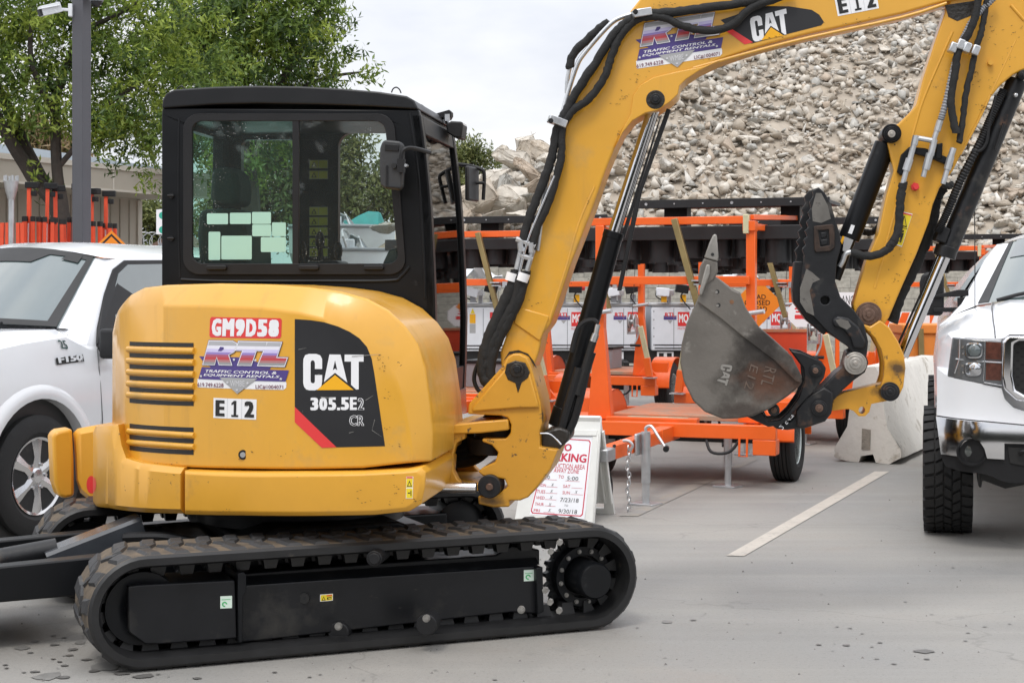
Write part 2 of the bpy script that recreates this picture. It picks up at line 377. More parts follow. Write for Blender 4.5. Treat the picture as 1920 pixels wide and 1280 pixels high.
L(sky.outputs['Color'], mx.inputs[6]); L(cr.outputs['Color'], mx.inputs[7])
# overcast dome: brighter overhead than at the horizon
sx = _n(nt, 'ShaderNodeSeparateXYZ'); L(tc.outputs['Generated'], sx.inputs[0])
zr = _n(nt, 'ShaderNodeMapRange'); L(sx.outputs['Z'], zr.inputs['Value']); zr.inputs['From Min'].default_value = .12; zr.inputs['To Min'].default_value = 1.04; zr.inputs['To Max'].default_value = 2.3
vm = _n(nt, 'ShaderNodeVectorMath', operation='SCALE'); L(mx.outputs[2], vm.inputs[0]); L(zr.outputs['Result'], vm.inputs['Scale']); L(vm.outputs[0], bg.inputs['Color'])
sl = bpy.data.lights.new('sun', 'SUN'); sl.energy = 1.2; sl.angle = R(14); sl.color = (1, .96, .9)
so = bpy.data.objects.new('sun', sl); COL.objects.link(so)
sd = V((sin(SUN_AZ)*cos(SUN_EL), cos(SUN_AZ)*cos(SUN_EL), sin(SUN_EL)))
so.rotation_euler = sd.to_track_quat('Z', 'Y').to_euler()
sc.view_settings.view_transform = 'Standard'; sc.view_settings.look = 'None'; sc.view_settings.exposure = .1; sc.view_settings.gamma = 1
sc.view_settings.use_curve_mapping = False
sc.cycles.use_denoising = True
sc.cycles.transparent_max_bounces = 16

# ================= ground =================
def ground_mat():
    m = bpy.data.materials.new('worn_concrete'); m.use_nodes = True; nt = m.node_tree; L = nt.links.new; b = nt.nodes['Principled BSDF']
    tc = _n(nt, 'ShaderNodeTexCoord'); co = tc.outputs['Object']
    def noise(s, det=5.0, st=None, ro=.55):
        n = _n(nt, 'ShaderNodeTexNoise', i_Scale=s, i_Detail=det, i_Roughness=ro)
        if st:
            mp = _n(nt, 'ShaderNodeMapping'); mp.inputs['Scale'].default_value = st; mp.inputs['Rotation'].default_value = (0, 0, R(-3)); L(co, mp.inputs[0]); L(mp.outputs[0], n.inputs['Vector'])
        else: L(co, n.inputs['Vector'])
        return n.outputs['Fac']
    def rng(v, a, c, lo=0.0, hi=1.0):
        r = _n(nt, 'ShaderNodeMapRange'); L(v, r.inputs['Value'])
        for k, x in zip(('From Min', 'From Max', 'To Min', 'To Max'), (a, c, lo, hi)): r.inputs[k].default_value = x
        return r.outputs['Result']
    def mixc(f, c, col):
        x = _n(nt, 'ShaderNodeMix', data_type='RGBA'); L(f, x.inputs[0])
        if isinstance(c, tuple): x.inputs[6].default_value = rgba(c)
        else: L(c, x.inputs[6])
        x.inputs[7].default_value = rgba(col); return x.outputs[2]
    c = mixc(rng(noise(.55), .35, .65), (.245, .24, .228), (.30, .283, .256))
    c = mixc(rng(noise(1.0, 6, (.12, 1.6, 1)), .50, .72, 0, .6), c, (.195, .19, .178))
    c = mixc(rng(noise(1.4, 6, (.1, 2.6, 1)), .54, .7, 0, .45), c, (.325, .315, .288))
    c = mixc(rng(noise(.9, 4), .58, .72, 0, .35), c, (.30, .245, .20))
    c = mixc(rng(noise(55, 3), .56, .70, 0, .38), c, (.15, .147, .14))
    c = mixc(rng(noise(140, 2), .60, .70, 0, .40), c, (.40, .39, .37))
    vo = _n(nt, 'ShaderNodeTexVoronoi', feature='DISTANCE_TO_EDGE', i_Scale=.33); wv = _n(nt, 'ShaderNodeTexNoise', i_Scale=1.6, i_Detail=6.0); L(co, wv.inputs['Vector'])
    va = _n(nt, 'ShaderNodeVectorMath', operation='MULTIPLY_ADD'); L(wv.outputs['Color'], va.inputs[0]); va.inputs[1].default_value = (.9, .9, 0); L(co, va.inputs[2]); L(va.outputs[0], vo.inputs['Vector'])
    c = mixc(rng(vo.outputs['Distance'], .003, .001, 0, .28), c, (.13, .125, .115))
    L(c, b.inputs['Base Color']); L(rng(noise(2.2, 5), .3, .7, .55, .82), b.inputs['Roughness'])
    bp = _n(nt, 'ShaderNodeBump', i_Strength=.25, i_Distance=.01); L(noise(120, 4), bp.inputs['Height']); L(bp.outputs['Normal'], b.inputs['Normal'])
    return m
g = MB(); g.poly([(-1500, -800, 0), (1500, -800, 0), (1500, 2500, 0), (-1500, 2500, 0)])
go = g.build('ground', ground_mat(), smooth=0); go['kind'] = 'structure'
# faded parking bay line
LINE = mk('faded_line_paint', (.48, .44, .385), .7, var=.12, vs=6, spots=[((.29, .275, .25), 23, .58, .1), ((.33, .30, .26), 2.2, .52, .25)])
def groundquad(mb, pts, z): mb.poly([V((p.x, p.y, z)) for p in pts])
m = MB(); groundquad(m, [gnd(1362, 1042), gnd(1395, 1043), gnd(1668, 884), gnd(1640, 884)], .004)
o = m.build('parking_line', LINE, smooth=0); o['kind'] = 'structure'
FADE = mk('worn_off_paint', (.285, .262, .228), .75, var=.15, vs=5, spots=[((.25, .243, .23), 4, .46, .12)])
m = MB(); groundquad(m, [gnd(1160, 968), gnd(1196, 968), gnd(1420, 862), gnd(1400, 862)], .004)
o = m.build('parking_line', FADE, smooth=0); o['kind'] = 'structure'
# damp spots and oil drips on the concrete: flat stains, one ground marking
WET = mk('damp_concrete', (.125, .12, .113), .42, var=.2, vs=30)
WETL = mk('half_dry_concrete', (.19, .184, .173), .5, var=.15, vs=30)
def blot(mb, px, py, rx, ry, rs, z=.004):
    p = gnd(px, py); n = 11
    mb.poly([V((p.x+rx*cos(2*pi*i/n)*rs.uniform(.6, 1.15), p.y+ry*sin(2*pi*i/n)*rs.uniform(.6, 1.15), z)) for i in range(n)])
rs = random.Random(3); m = MB()
m.mat(WET)
for px, py, w_ in ((100,1192,16),(120,1196,14),(66,1203,18),(103,1209,22),(137,1218,26),(57,1224,14),(130,1229,20),(162,1237,24),(100,1236,12),(112,1241,14),(122,1248,18),(10,1247,14),(12,1253,12),(65,1260,20),(45,1261,10),(120,1270,30),(176,1258,26),(230,1262,40),(270,1268,46),(370,1272,20),(515,1261,12),(580,1270,10),(600,1265,8),(1733,1221,44),(1650,1205,14),(1588,1210,18),(1536,1209,16),(1616,1188,11),(1594,1178,12),(1677,1245,13),(1738,1236,14),(1635,1213,9),(1463,1186,9),(1810,1202,10),(1747,1152,9),(1300,1163,14),(1195,1177,10)):
    blot(m, px, py, w_*.42*7.3/3000, w_*.42*7.3/3000*.9, rs)
m.mat(WETL)
for i in range(90):
    px = rs.uniform(0, 1920); py = rs.uniform(1010, 1279); w_ = rs.choice((3, 4, 5, 6, 9)); blot(m, px, py, w_*.5*7/3000, w_*.5*7/3000, rs, .005)
for px, py, w_ in ((1250,1166,26),(40,1215,30),(150,1205,26),(200,1250,60),(90,1268,50)): blot(m, px, py, w_*.5*7.3/3000, w_*.5*7.3/3000*1.2, rs, .003)
m.mat(mk('tyre_smear', (.255, .25, .24), .7, var=.1, vs=4))
m.mat(WETL)
o = m.build('ground_stain', None, smooth=0); o['kind'] = 'structure'
# loose grit: small stones lying on the concrete
GRIT = mk('grit', (.16, .15, .14), .9, var=.4, vs=80)
m = MB()
for i in range(140):
    px = rs.uniform(0, 1920); py = 900+380*rs.random()**.7; p = gnd(px, py); r_ = rs.uniform(.003, .008)
    m.add([(p.x-r_, p.y-r_, 0), (p.x+r_, p.y-r_*.7, 0), (p.x+r_*.3, p.y+r_, 0), (p.x, p.y, r_*1.1)], [(0,1,3),(1,2,3),(2,0,3)])
o = m.build('grit', GRIT, smooth=0); o['kind'] = 'stuff'
# ================= excavator =================
CX, CY = -1.025, 7.77
T = Pl(CX, CY, R(22.9))          # undercarriage
H = Pl(CX, CY, R(-8))            # upper body, cab and arm
DH = .92
HC = Pl(CX, CY, R(-8)); _uc = HC.ray(665, 800, DH)[0]; _R = 1.62
def _bend(u, uc=_uc, Rr=_R):
    t = min(max(uc-u, 0), Rr*.985); return Rr-math.sqrt(Rr*Rr-t*t)
HC.bend = _bend
KW = Pl(CX, CY, R(-8)); DK = .965
KW.bend = lambda u: _bend(u, _uc, 1.72)
ex = thing('excavator', 'yellow and black compact crawler excavator numbered E12, boom raised over the yard', 'excavator', (CX, CY, 0))
def cylpx(mb, a, b, d, rpx, pl=H, r2=None, n=20):
    A = pl.X(a[0], a[1], d); B = pl.X(b[0], b[1], d)
    return mb.cyl(A, B, rpx*A.y/FOC, (r2 or rpx)*B.y/FOC, n=n)
def tubepx(mb, pts, d, rpx, pl=H, n=8, samp=5):
    """pts (x, y[, offset])"""
    P = [pl.X(p[0], p[1], p[2] if len(p) > 2 else d) for p in pts]
    return mb.tube(P, rpx*P[0].y/FOC, n=n, samp=samp)
def disc(mb, px, py, d0, d1, rpx, pl=H, n=28):
    p = pl.P(px, py, d1); r = rpx*pl.W(p[0], p[1], d1).y/FOC
    return mb.cyl(pl.W(*p, d0), pl.W(*p, d1), r, n=n)

# ---------- tracks ----------
RO, RB, RI, RC = .242, .231, .178, .242
uL = T.P(160, 1140, .99)[0]+RO; uR = T.P(1200, 1085, .99)[0]-RO; LS = uR-uL
PER = 2*LS+2*pi*RB
def path(s, r):
    s %= PER; h = pi*RB
    if s < LS: return uR-s, RC+r-.012*sin(pi*s/LS)*0, 
    if s < LS+h:
        a = pi/2+(s-LS)/RB; return uL+r*cos(a), RC+r*sin(a)
    if s < 2*LS+h: return uL+(s-LS-h), RC-r
    a = -pi/2+(s-2*LS-h)/RB; return uR+r*cos(a), RC+r*sin(a)
def track(dc, near):
    sg = 1 if near else -1; hw = .2
    mb = MB(); mb.mat(RUBD); N = 150
    sec = [(RI, -hw+.03), (RI+.012, -hw), (RB-.012, -hw), (RB, -hw+.012), (RB, hw-.012), (RB-.012, hw), (RI+.012, hw), (RI, hw-.03)]
    vs = []
    for i in range(N):
        s = PER*i/N
        for r, d in sec: vs.append(T.W(*path(s, r), dc+d))
    k = len(sec)
    mb.add(vs, [(i*k+j, i*k+(j+1) % k, ((i+1) % N)*k+(j+1) % k, ((i+1) % N)*k+j) for i in range(N) for j in range(k) if j != 3])
    mb.mat(MUD); mb.add(vs, [(i*k+3, i*k+4, ((i+1) % N)*k+4, ((i+1) % N)*k+3) for i in range(N)])
    mb.mat(RUB); n = int(PER/.118); st = PER/n
    def lug(s0, s1, d0, d1, sk, t=.011, a=.013):
        """chunky block with tapered flanks, skewed along the belt"""
        vs = []
        for r, q in ((RB-.002, 0), (RB+t, a)):
            for s, d in ((s0+q, d0+q*(1 if d0 > -.19 else 0)), (s1-q, d0+q*(1 if d0 > -.19 else 0)), (s1-q+sk, d1-q*(1 if d1 < .19 else 0)), (s0+q+sk, d1-q*(1 if d1 < .19 else 0))):
                vs.append(T.W(*path(s, r), dc+d))
        mb.add(vs, [(0,1,2,3),(4,5,6,7),(0,1,5,4),(1,2,6,5),(2,3,7,6),(3,0,4,7)])
    for i in range(n):
        s = i*st
        lug(s, s+st*.60, -.184, -.055, st*.16); lug(s+st*.16, s+st*.55, -.058, .02, st*.30, .011, .007)
        lug(s+st*.5, s+st*1.10, .055, .184, -st*.16); lug(s+st*.92, s+st*1.26, -.02, .058, -st*.34, .011, .007)
    mb.mat(RUBD)
    for i in range(n):             # inner guide blocks
        s = i*st
        for q in (-.055, .055):
            vs = []
            for r, a in ((RI+.004, 0), (RI-.052, .012)):
                for ss, d in ((s+a, q-.03+a*.6), (s+st*.62-a, q-.03+a*.6), (s+st*.62-a, q+.03-a*.6), (s+a, q+.03-a*.6)): vs.append(T.W(*path(ss, r), dc+d))
            mb.add(vs, [(0,1,2,3),(4,5,6,7),(0,1,5,4),(1,2,6,5),(2,3,7,6),(3,0,4,7)])
    return mb.build('rubber_track', None, ex, smooth=32)
trk = track(.79, True); trk['label'] = 'near rubber track with mud in its tread'
track(-.79, False)
# near track frame
m = MB(); pl = T
m.mat(FRM)
m.prism(T, T.pts([(452,1097),(700,1080),(1012,1060),(1016,1070),(1016,1140),(1006,1150),(960,1147),(452,1204)], .90), .70, .90)
m.prism(T, T.pts([(452,1094),(700,1077),(1012,1057),(1012,1030),(960,1022),(930,1040),(700,1056),(452,1075)], .80), .60, .80)
# sloping wet top cover
a = [T.P(452,1096,.90), T.P(1012,1058,.90)]; b = [T.P(452,1070,.74), T.P(1000,1036,.74)]
m.poly([T.W(*a[0],.90), T.W(*a[1],.90), T.W(*b[1],.74), T.W(*b[0],.74)])
m.b2((0,0,0),(0,0,0)) if False else None
fr = m.build('track_frame', None, ex, bevel=.006)
m = MB(); m.mat(FRM).prism(T, T.pts([(240,1099),(262,1096),(441,1087),(445,1196),(300,1207),(272,1207),(241,1184)], .93), .66, .93)
m.build('guard_plate', None, fr, bevel=.006)
m = MB(); m.mat(BLK).prism(T, T.pts([(446,1074),(458,1072),(462,1078),(462,1108),(456,1118),(455,1204),(447,1205)], .945), .70, .945)
m.prism(T, T.pts([(1006,1064),(1018,1062),(1020,1146),(1008,1152)], .93), .62, .93)
m.each('flange', fr, bevel=.004)
for px, py, d in ((405,1195,.93),(634,1174,.90),(799,1159,.90),(977,1143,.90)):
    m = MB(); m.mat(BOLT); disc(m, px, py, d-.01, d+.005, 7); disc(m, px, py, d, d+.016, 5, n=6); m.build('bolt', None, fr, smooth=30)
m = MB(); m.mat(INK); disc(m, 570, 1121, .88, .9015, 10); m.mat(BLKW); disc(m, 570, 1121, .88, .9025, 3); disc(m, 265,1192,.9,.9315,3); disc(m,310,1189,.9,.9315,3); disc(m,354,1186,.9,.9315,3)
m.build('access_hole', None, fr)
for q in ((413,1116,435,1140),(982,1067,1001,1089)):
    d_ = .93 if q[0] < 500 else .90
    D = Decal(T, d_); GRN = mk('pale_green_label', (.66,.78,.68), .5, var=.04)
    D.poly([(q[0],q[3]),(q[2],q[3]-1),(q[2],q[1]),(q[0],q[1]+1)], GRN, 0)
    g_ = mk('green_ink', (.06,.42,.14), .5)
    cx_, cy_ = (q[0]+8, q[3]-8); ring = [(cx_+5*cos(a*.5), cy_-5*sin(a*.5)) for a in range(0, 11)]+[(cx_+2.6*cos(a*.5), cy_-2.6*sin(a*.5)) for a in range(10, -1, -1)]
    D.poly(ring, g_, 1); D.poly([(q[0]+2,q[1]+8),(q[2]-3,q[1]+7),(q[2]-3,q[1]+6),(q[0]+2,q[1]+7)], g_, 1); D.build('green_sticker', fr)
D = Decal(T, .90); D.poly([(600,1127),(624,1125),(624,1112),(600,1114)], WHT, 0); D.poly([(601,1126),(623,1124),(623,1113),(601,1115)], WARN, 1)
D.poly([(603,1125),(610,1124.4),(606.5,1117)], INK, 2); D.poly([(604.6,1123.8),(608.4,1123.5),(606.5,1119)], WARN, 3); D.poly([(612,1117),(622,1116),(622,1114),(612,1115)], RED, 2)
D.poly([(613,1123),(621,1122),(621,1118),(613,1119)], INK, 2); D.poly([(615,1121.5),(620,1121),(620,1119.5),(615,1120)], WARN, 3); D.build('warning_sticker', fr)
m = MB(); m.mat(BLKM); disc(m, 701, 1047, .70, .88, 15); disc(m, 701, 1047, .88, .90, 11); m.build('carrier_roller', None, ex, bevel=.004)
for px, py in ((634,1186),(799,1171)):
    m = MB(); m.mat(BLKM); disc(m, px, py, .72, .83, 20); m.build('track_roller', None, fr, bevel=.004)
m = MB(); m.mat(BLK); ui = uL; m.lathe([(-.09,.15),(-.03,.16),(0,.15),(.03,.16),(.10,.15),(.10,.10),(.085,.07),(.11,.05),(.11,.0)], T.W(ui, RC, .79), T.N, 36); m.build('idler_wheel', None, ex)
# final drive
m = MB(); m.mat(BLK); hub = T.P(1094,1080,.86)
m.lathe([(-.12,.135),(0,.142),(.012,.138),(.012,.10),(-.03,.098),(-.03,.086),(.10,.084),(.135,.083),(.147,.075),(.147,.0)], T.W(*hub, .85), T.N, 40)
fd = m.build('final_drive', None, ex)
for i in range(12):
    a = 2*pi*i/12+.2
    m = MB(); m.mat(BOLT); c = T.W(hub[0]+.119*cos(a), hub[1]+.119*sin(a), .862); m.cyl(c, c+T.N*.006, .0105, n=14); m.cyl(c, c+T.N*.013, .0075, n=6); m.build('bolt', None, fd, smooth=30)
m = MB(); m.mat(BLK); ns = 19; vs = []
cen = T.W(*hub, .79)
for dd in (-.02, .02):
    for i in range(ns*4):
        r = (.150, .172, .172, .150)[i % 4]; a = 2*pi*i/(ns*4); vs.append(T.W(hub[0]+r*cos(a), hub[1]+r*sin(a), .79+dd))
k = ns*4; m.add(vs, [tuple(range(k)), tuple(range(2*k-1, k-1, -1))]+[(i, (i+1) % k, k+(i+1) % k, k+i) for i in range(k)]); m.build('sprocket', None, fd, bevel=.002)
for px, py in ((1049,1017),(1032,1034),(1022,1107),(1031,1129),(1048,1145)):
    m = MB(); m.mat(BOLT); disc(m, px, py, .80, .83, 6, n=6); m.build('bolt', None, fr, smooth=30)
# far track inside
m = MB(); m.mat(BLK); m.prism(T, [(uL+.1,.12),(uR-.1,.12),(uR-.1,.34),(uL+.1,.34)], -.95, -.62); m.build('track_frame', None, ex, bevel=.01)
m = MB(); m.mat(BLK); m.lathe([(-.1,.15),(.1,.15),(.1,.08),(.1,0)], T.W(uL, RC, -.79), T.N, 32); m.build('idler_wheel', None, ex)
m = MB(); m.mat(BLK); m.lathe([(-.1,.15),(.1,.15),(.12,.09),(.12,0)], T.W(uR, RC, -.79), T.N, 32); m.build('final_drive', None, ex)
# centre frame, slewing ring
m = MB(); m.mat(BLK)
m.prism(T, [(-.42,.30),(.42,.30),(.42,.44),(.28,.50),(-.28,.50),(-.42,.44)], -.62, .64)
m.prism(T, [(-.75,.22),(.75,.22),(.6,.40),(-.6,.40)], -.40, .40)
m.build('centre_frame', None, ex, bevel=.012)
m = MB(); m.mat(BLK); m.lathe([(.0,.50),(.05,.50),(.05,.54),(.12,.54),(.12,.30)], (CX,CY,.46), Z3, 48); m.build('slewing_ring', None, ex)
m = MB(); m.mat(BLKM)
m.tube([T.W(-.55,.40,.3), T.W(-.7,.43,.22), T.W(-.86,.42,.1)], .022, samp=6); m.tube([T.W(-.5,.36,.45), T.W(-.8,.40,.4), T.W(-1.0,.30,.2)], .016, samp=6)
m.build('hose', None, ex)
# dozer blade at the back, its arms run out of the picture on the left
m = MB(); m.mat(BLK)
for d, e0 in ((.33, 60), (-.40, 0)):
    m.prism(T, [(-1.95,.205),(-.45,.23),(-.45,.40),(-1.0,.385),(-1.95,.345)], d-.05, d+.05)
m.prism(T, [(-1.95,.23),(-1.2,.24),(-1.2,.30),(-1.95,.28)], -.35, .33)
m.build('blade_arm', None, ex, bevel=.008)
m = MB(); m.mat(BLK); m.prism(T, [(-2.0,.06),(-1.93,.03),(-1.90,.2),(-1.93,.45),(-2.0,.5),(-2.03,.3)], -.95, .95); m.build('dozer_blade', None, ex, bevel=.01)
GRYB = mk('wet_grey_paint', (.045,.05,.058), .25, var=.3, vs=7, coat=.3)
m = MB(); m.mat(GRYB); a = T.X(86, 1046, .02); b = T.X(262, 978, .02)
t = (b-a).normalized(); s_ = t.cross(Z3).normalized(); n_ = s_.cross(t)
prof = [(-.085,-.055),(-.085,.02),(-.07,.035),(.07,.035),(.085,.02),(.085,-.055)]
vs = [p+s_*x+n_*y for p in (a, b) for x, y in prof]+[p+s_*x*.93+n_*(y-.006) for p in (a, b) for x, y in prof]
k = 6; fs = []
for i in range(5): fs += [(i, i+1, k+i+1, k+i), (12+i, 12+i+1, 18+i+1, 18+i), (i, i+1, 12+i+1, 12+i), (6+i, 7+i, 19+i, 18+i)]
fs += [(0, 6, 18, 12), (5, 11, 23, 17)]; m.add(vs, fs)
m.mat(BLKW).ball(T.X(99, 1029, .02), .011, 8)
m.build('cylinder_guard', None, ex)
m = MB(); m.mat(BLKW); m.cyl(T.W(-1.92,.27,.0), T.W(-1.15,.37,.0), .05); m.mat(CHR); m.cyl(T.W(-1.93,.26,0), T.W(-1.5,.325,.0), .028); m.build('blade_cylinder', None, ex)

# ---------- yellow bodywork ----------
def shell(name, pl, d, outer, inner, back, mat, cuts=34, chamf=.1, bevel=.012):
    """outer / inner pixel outlines (same count): flat or curved face, chamfer, then straight back"""
    O = [pl.P(x, y, d) for x, y in outer]; I = [pl.P(x, y, d) for x, y in inner]; n = len(O)
    bm = bmesh.new()
    vi = [bm.verts.new((u, z, 0)) for u, z in I]; vo = [bm.verts.new((u, z, -chamf)) for u, z in O]; vb = [bm.verts.new((u, z, -9)) for u, z in O]
    bm.faces.new(vi)
    for i in range(n):
        j = (i+1) % n; bm.faces.new((vi[i], vi[j], vo[j], vo[i])); bm.faces.new((vo[i], vo[j], vb[j], vb[i]))
    us = [p[0] for p in O]; a, b = min(us), max(us)
    for i in range(1, cuts):
        u = a+(b-a)*i/cuts
        if u > _uc+.02: break
        bmesh.ops.bisect_plane(bm, geom=bm.verts[:]+bm.edges[:]+bm.faces[:], plane_co=(u, 0, 0), plane_no=(1, 0, 0))
    for v in bm.verts:
        u, z, k = v.co
        dd = d-(pl.bend(u) if pl.bend else 0)
        k2 = dd+k if k > -5 else (back if dd-chamf > back+.07 else dd-.35)
        v.co = pl.o+pl.U*u+pl.N*k2+V((0, 0, z))
    mb = MB(); mb.mat(mat); bm.verts.ensure_lookup_table(); bm.verts.index_update()
    mb.add([v.co.copy() for v in bm.verts], [tuple(v.index for v in f.verts) for f in bm.faces]); bm.free()
    return mb.build(name, None, ex, bevel=bevel, seg=3, smooth=42)
ho = [(197,803),(200,700),(204,620),(209,582),(232,553),(258,539),(300,534),(400,531),(500,533),(570,538),(630,546),(680,560),(720,582),(752,612),(775,645),(790,690),(800,760),(805,815),(803,868),(680,880),(560,882),(450,881),(342,878),(275,873),(230,866),(222,850)]
hi = [(216,803),(217,700),(219,628),(224,592),(243,577),(272,574),(312,573),(400,574),(490,577),(560,586),(615,600),(660,620),(692,642),(718,668),(738,700),(752,740),(764,800),(770,838),(774,866),(680,877),(560,879),(450,878),(342,875),(280,870),(240,863),(228,848)]
hood = shell('engine_hood', HC, DH, ho, hi, .09, YEL, chamf=.085)
# louvres: dark slots with rounded yellow bars between them
def louvre(y0, n, h, pitch):
    mb = MB()
    q = [(243,y0-4),(365,y0-4+.5)]
    for i in range(n):
        y = y0+i*pitch; sl_ = .022+.00026*(y-640)*1.0
        D = Decal(HC, DH); mb.mat(INK)
        a0, a1 = y, y+(365-243)*sl_; pts = [HC.P(243,a0+h,DH), HC.P(363,a1+h,DH), HC.P(363,a1,DH), HC.P(243,a0,DH)]
        vs = []
        for k in range(9):
            for b in (0, 1):
                u, z = D.map(pts, k/8, b); vs.append(HC.W(u, z, DH+.002))
        mb.add(vs, [(2*k, 2*k+2, 2*k+3, 2*k+1) for k in range(8)])
    o1 = mb.build('vent_slot', None, hood, smooth=0)
    mb = MB(); mb.mat(YEL)
    for i in range(n+1):
        y = y0-pitch*.5+h/2+i*pitch; sl_ = .022+.00026*(y-640)
        if i in (0, n): continue
        P = [HC.P(241+124*k/9, y+124*k/9*sl_, DH) for k in range(10)]
        r = (pitch-h)*.5*6.9/FOC
        W_ = [HC.W(u, z, DH) for u, z in P]
        mb.tube(W_, r, n=10)
    return mb.build('louvre', None, hood)
louvre(640, 6, 8, 21.3); louvre(793.5, 3, 8.5, 20.6)
m = MB(); m.mat(BLKM); p = HC.P(456,852,DH); c = HC.W(*p, DH); m.cyl(c-HC.N*.01, c+HC.N*.004, .021, n=24); m.mat(ZINC); m.cyl(c, c+HC.N*.008, .012, n=20); m.build('hood_lock', None, hood)
# side skirt and counterweight
ks = shell('side_skirt', KW, DK, [(344,882),(450,885),(560,885),(680,884),(760,880),(788,876),(797,886),(795,915),(788,946),(766,959),(700,966),(560,968),(450,967),(344,965)],
           [(347,887),(450,892),(560,892),(680,890),(757,886),(781,884),(788,892),(786,915),(779,940),(760,951),(700,957),(560,959),(450,958),(347,956)], .2, YELS, chamf=.018, bevel=.005)
kc = shell('counterweight', KW, DK, [(133,812),(141,804),(180,800),(217,797),(223,835),(232,860),(262,869),(341,878),(341,964),(260,961),(200,953),(165,940),(146,924),(138,900)],
           [(143,822),(150,814),(180,811),(208,809),(214,842),(225,868),(262,880),(338,888),(338,954),(260,951),(202,944),(170,931),(154,917),(146,898)], -.6, YELS, chamf=.03, bevel=0)
g0 = KW.X(137, 870, DK); GB = Pl(g0.x, g0.y, R(26)); m = MB(); m.mat(YELS)
m.prism(GB, GB.pts([(98,820),(102,811),(110,807),(136,803),(139,860),(140,930),(122,935),(110,930),(102,905)], .03), -.12, .03); m.build('rear_bumper', None, ex, bevel=.018, seg=3)
D = Decal(KW, DK); D.poly([(171.5+9*cos(2*pi*i/24), 908+16.5*sin(2*pi*i/24)) for i in range(24)], RED, 1); D.build('reflector', kc)
# floor frame under cab and the yellow nose that carries the swing bracket
m = MB(); m.mat(BLK); m.prism(H, [(-.4,.57),(.55,.57),(.55,.66),(-.4,.66)], -.6, .28); m.build('deck_frame', None, ex, bevel=.01)
m = MB(); m.mat(YELW)
web = H.pts([(806,804),(872,806),(872,822),(856,830),(850,850),(850,882),(858,898),(869,908),(869,916),(796,916),(800,880)], .30)
m.prism(H, web, .24, .30); m.prism(H, [(u, z) for u, z in web], -.25, -.19)
m.prism(H, H.pts([(800,812),(850,796),(900,790),(952,786),(954,806),(900,812),(808,815)], .32), -.25, .32)
p0 = H.P(868,912,.30); m.prism(H, [(p0[0]-.2,p0[1]-.02),(p0[0]+.12,p0[1]-.02),(p0[0]+.12,p0[1]+.015),(p0[0]-.2,p0[1]+.015)], -.2, .3)
m.prism(H, H.pts([(794,806),(804,800),(815,806),(816,870),(808,884),(795,886)], .62), .2, .62)
m.build('nose_frame', None, ex, bevel=.008)
m = MB(); m.mat(INK)
for i in range(6): m.prism(H, H.pts([(811,836+i*8),(816,834+i*8),(816,838+i*8),(811,841+i*8)], .622), .6, .622)
m.build('vent_slot', None, ex)
m = MB(); m.mat(BLKM); c = H.X(938, 800, .1); m.cyl((c.x,c.y,c.z-.06),(c.x,c.y,c.z+.02), .125, n=28); c2 = H.X(920, 838, .1); m.cyl((c2.x,c2.y,c2.z-.03),(c2.x,c2.y,c2.z+.05), .11, n=28)
m.build('swing_pin', None, ex, bevel=.005)
m = MB(); m.mat(HOSE)
for dz in (0, .04, .08, -.03): m.tube([H.W(.55,.80+dz,.05+dz), H.W(.75,.76+dz*.8,.0), H.W(.88,.80+dz,.02), H.W(.98,.92+dz,.05)], .035, samp=6)
m.build('hose', None, ex)
# swing cylinder
m = MB(); m.mat(mk('satin_chrome', (.85,.85,.86), .22, 1.0, var=.03)); cylpx(m, (780,914), (893,914), .40, 10); m.build('swing_rod', None, ex)
# swing bracket
m = MB(); m.mat(YELW)
br = [(877,776),(879,757),(945,683),(951,670),(962,663),(974,663),(988,670),(994,682),(1000,702),(1013,752),(1017,790),(1012,806),(1012,838),(1046,843),(1032,880),(1008,912),(990,932),(975,938),(955,938),(955,950),(925,951),(897,945),(896,930),(935,925),(952,912),(946,898),(905,892),(896,884),(905,876),(928,866),(934,848),(922,834),(904,828),(904,822),(948,822),(957,812),(958,796),(952,783),(940,779)]
m.prism(H, H.pts(br, .30), -.06, .30)
sb = m.build('swing_bracket', None, ex, bevel=.012, seg=3)
m = MB(); m.mat(YELW); m.prism(H, H.pts([(884,772),(886,762),(948,690),(994,700),(1008,752),(1011,764),(970,765)], .318), .29, .318); m.build('bracket_rib', None, sb, bevel=.008)
m = MB(); m.mat(GREASE); m.prism(H, H.pts([(946,698),(950,682),(966,676),(984,680),(993,698),(990,708),(978,717),(971,737),(966,718),(952,712)], .322), .3, .3215); disc(m, 969, 694, .25, .335, 13); m.mat(BLKW); disc(m, 969, 692, .25, .35, 8, n=6)
m.build('pivot_pin', None, sb, bevel=.003)
m = MB(); m.mat(BLKW); disc(m, 917, 912, .2, .34, 22); m.mat(PINM); disc(m, 917, 913, .3, .355, 7); m.build('cylinder_pin', None, sb, bevel=.004)
m = MB(); m.mat(CHR); tubepx(m, [(1013,812),(1030,813),(1042,822),(1052,833)], .31, 1.6, samp=3); m.build('lock_pin', None, sb)

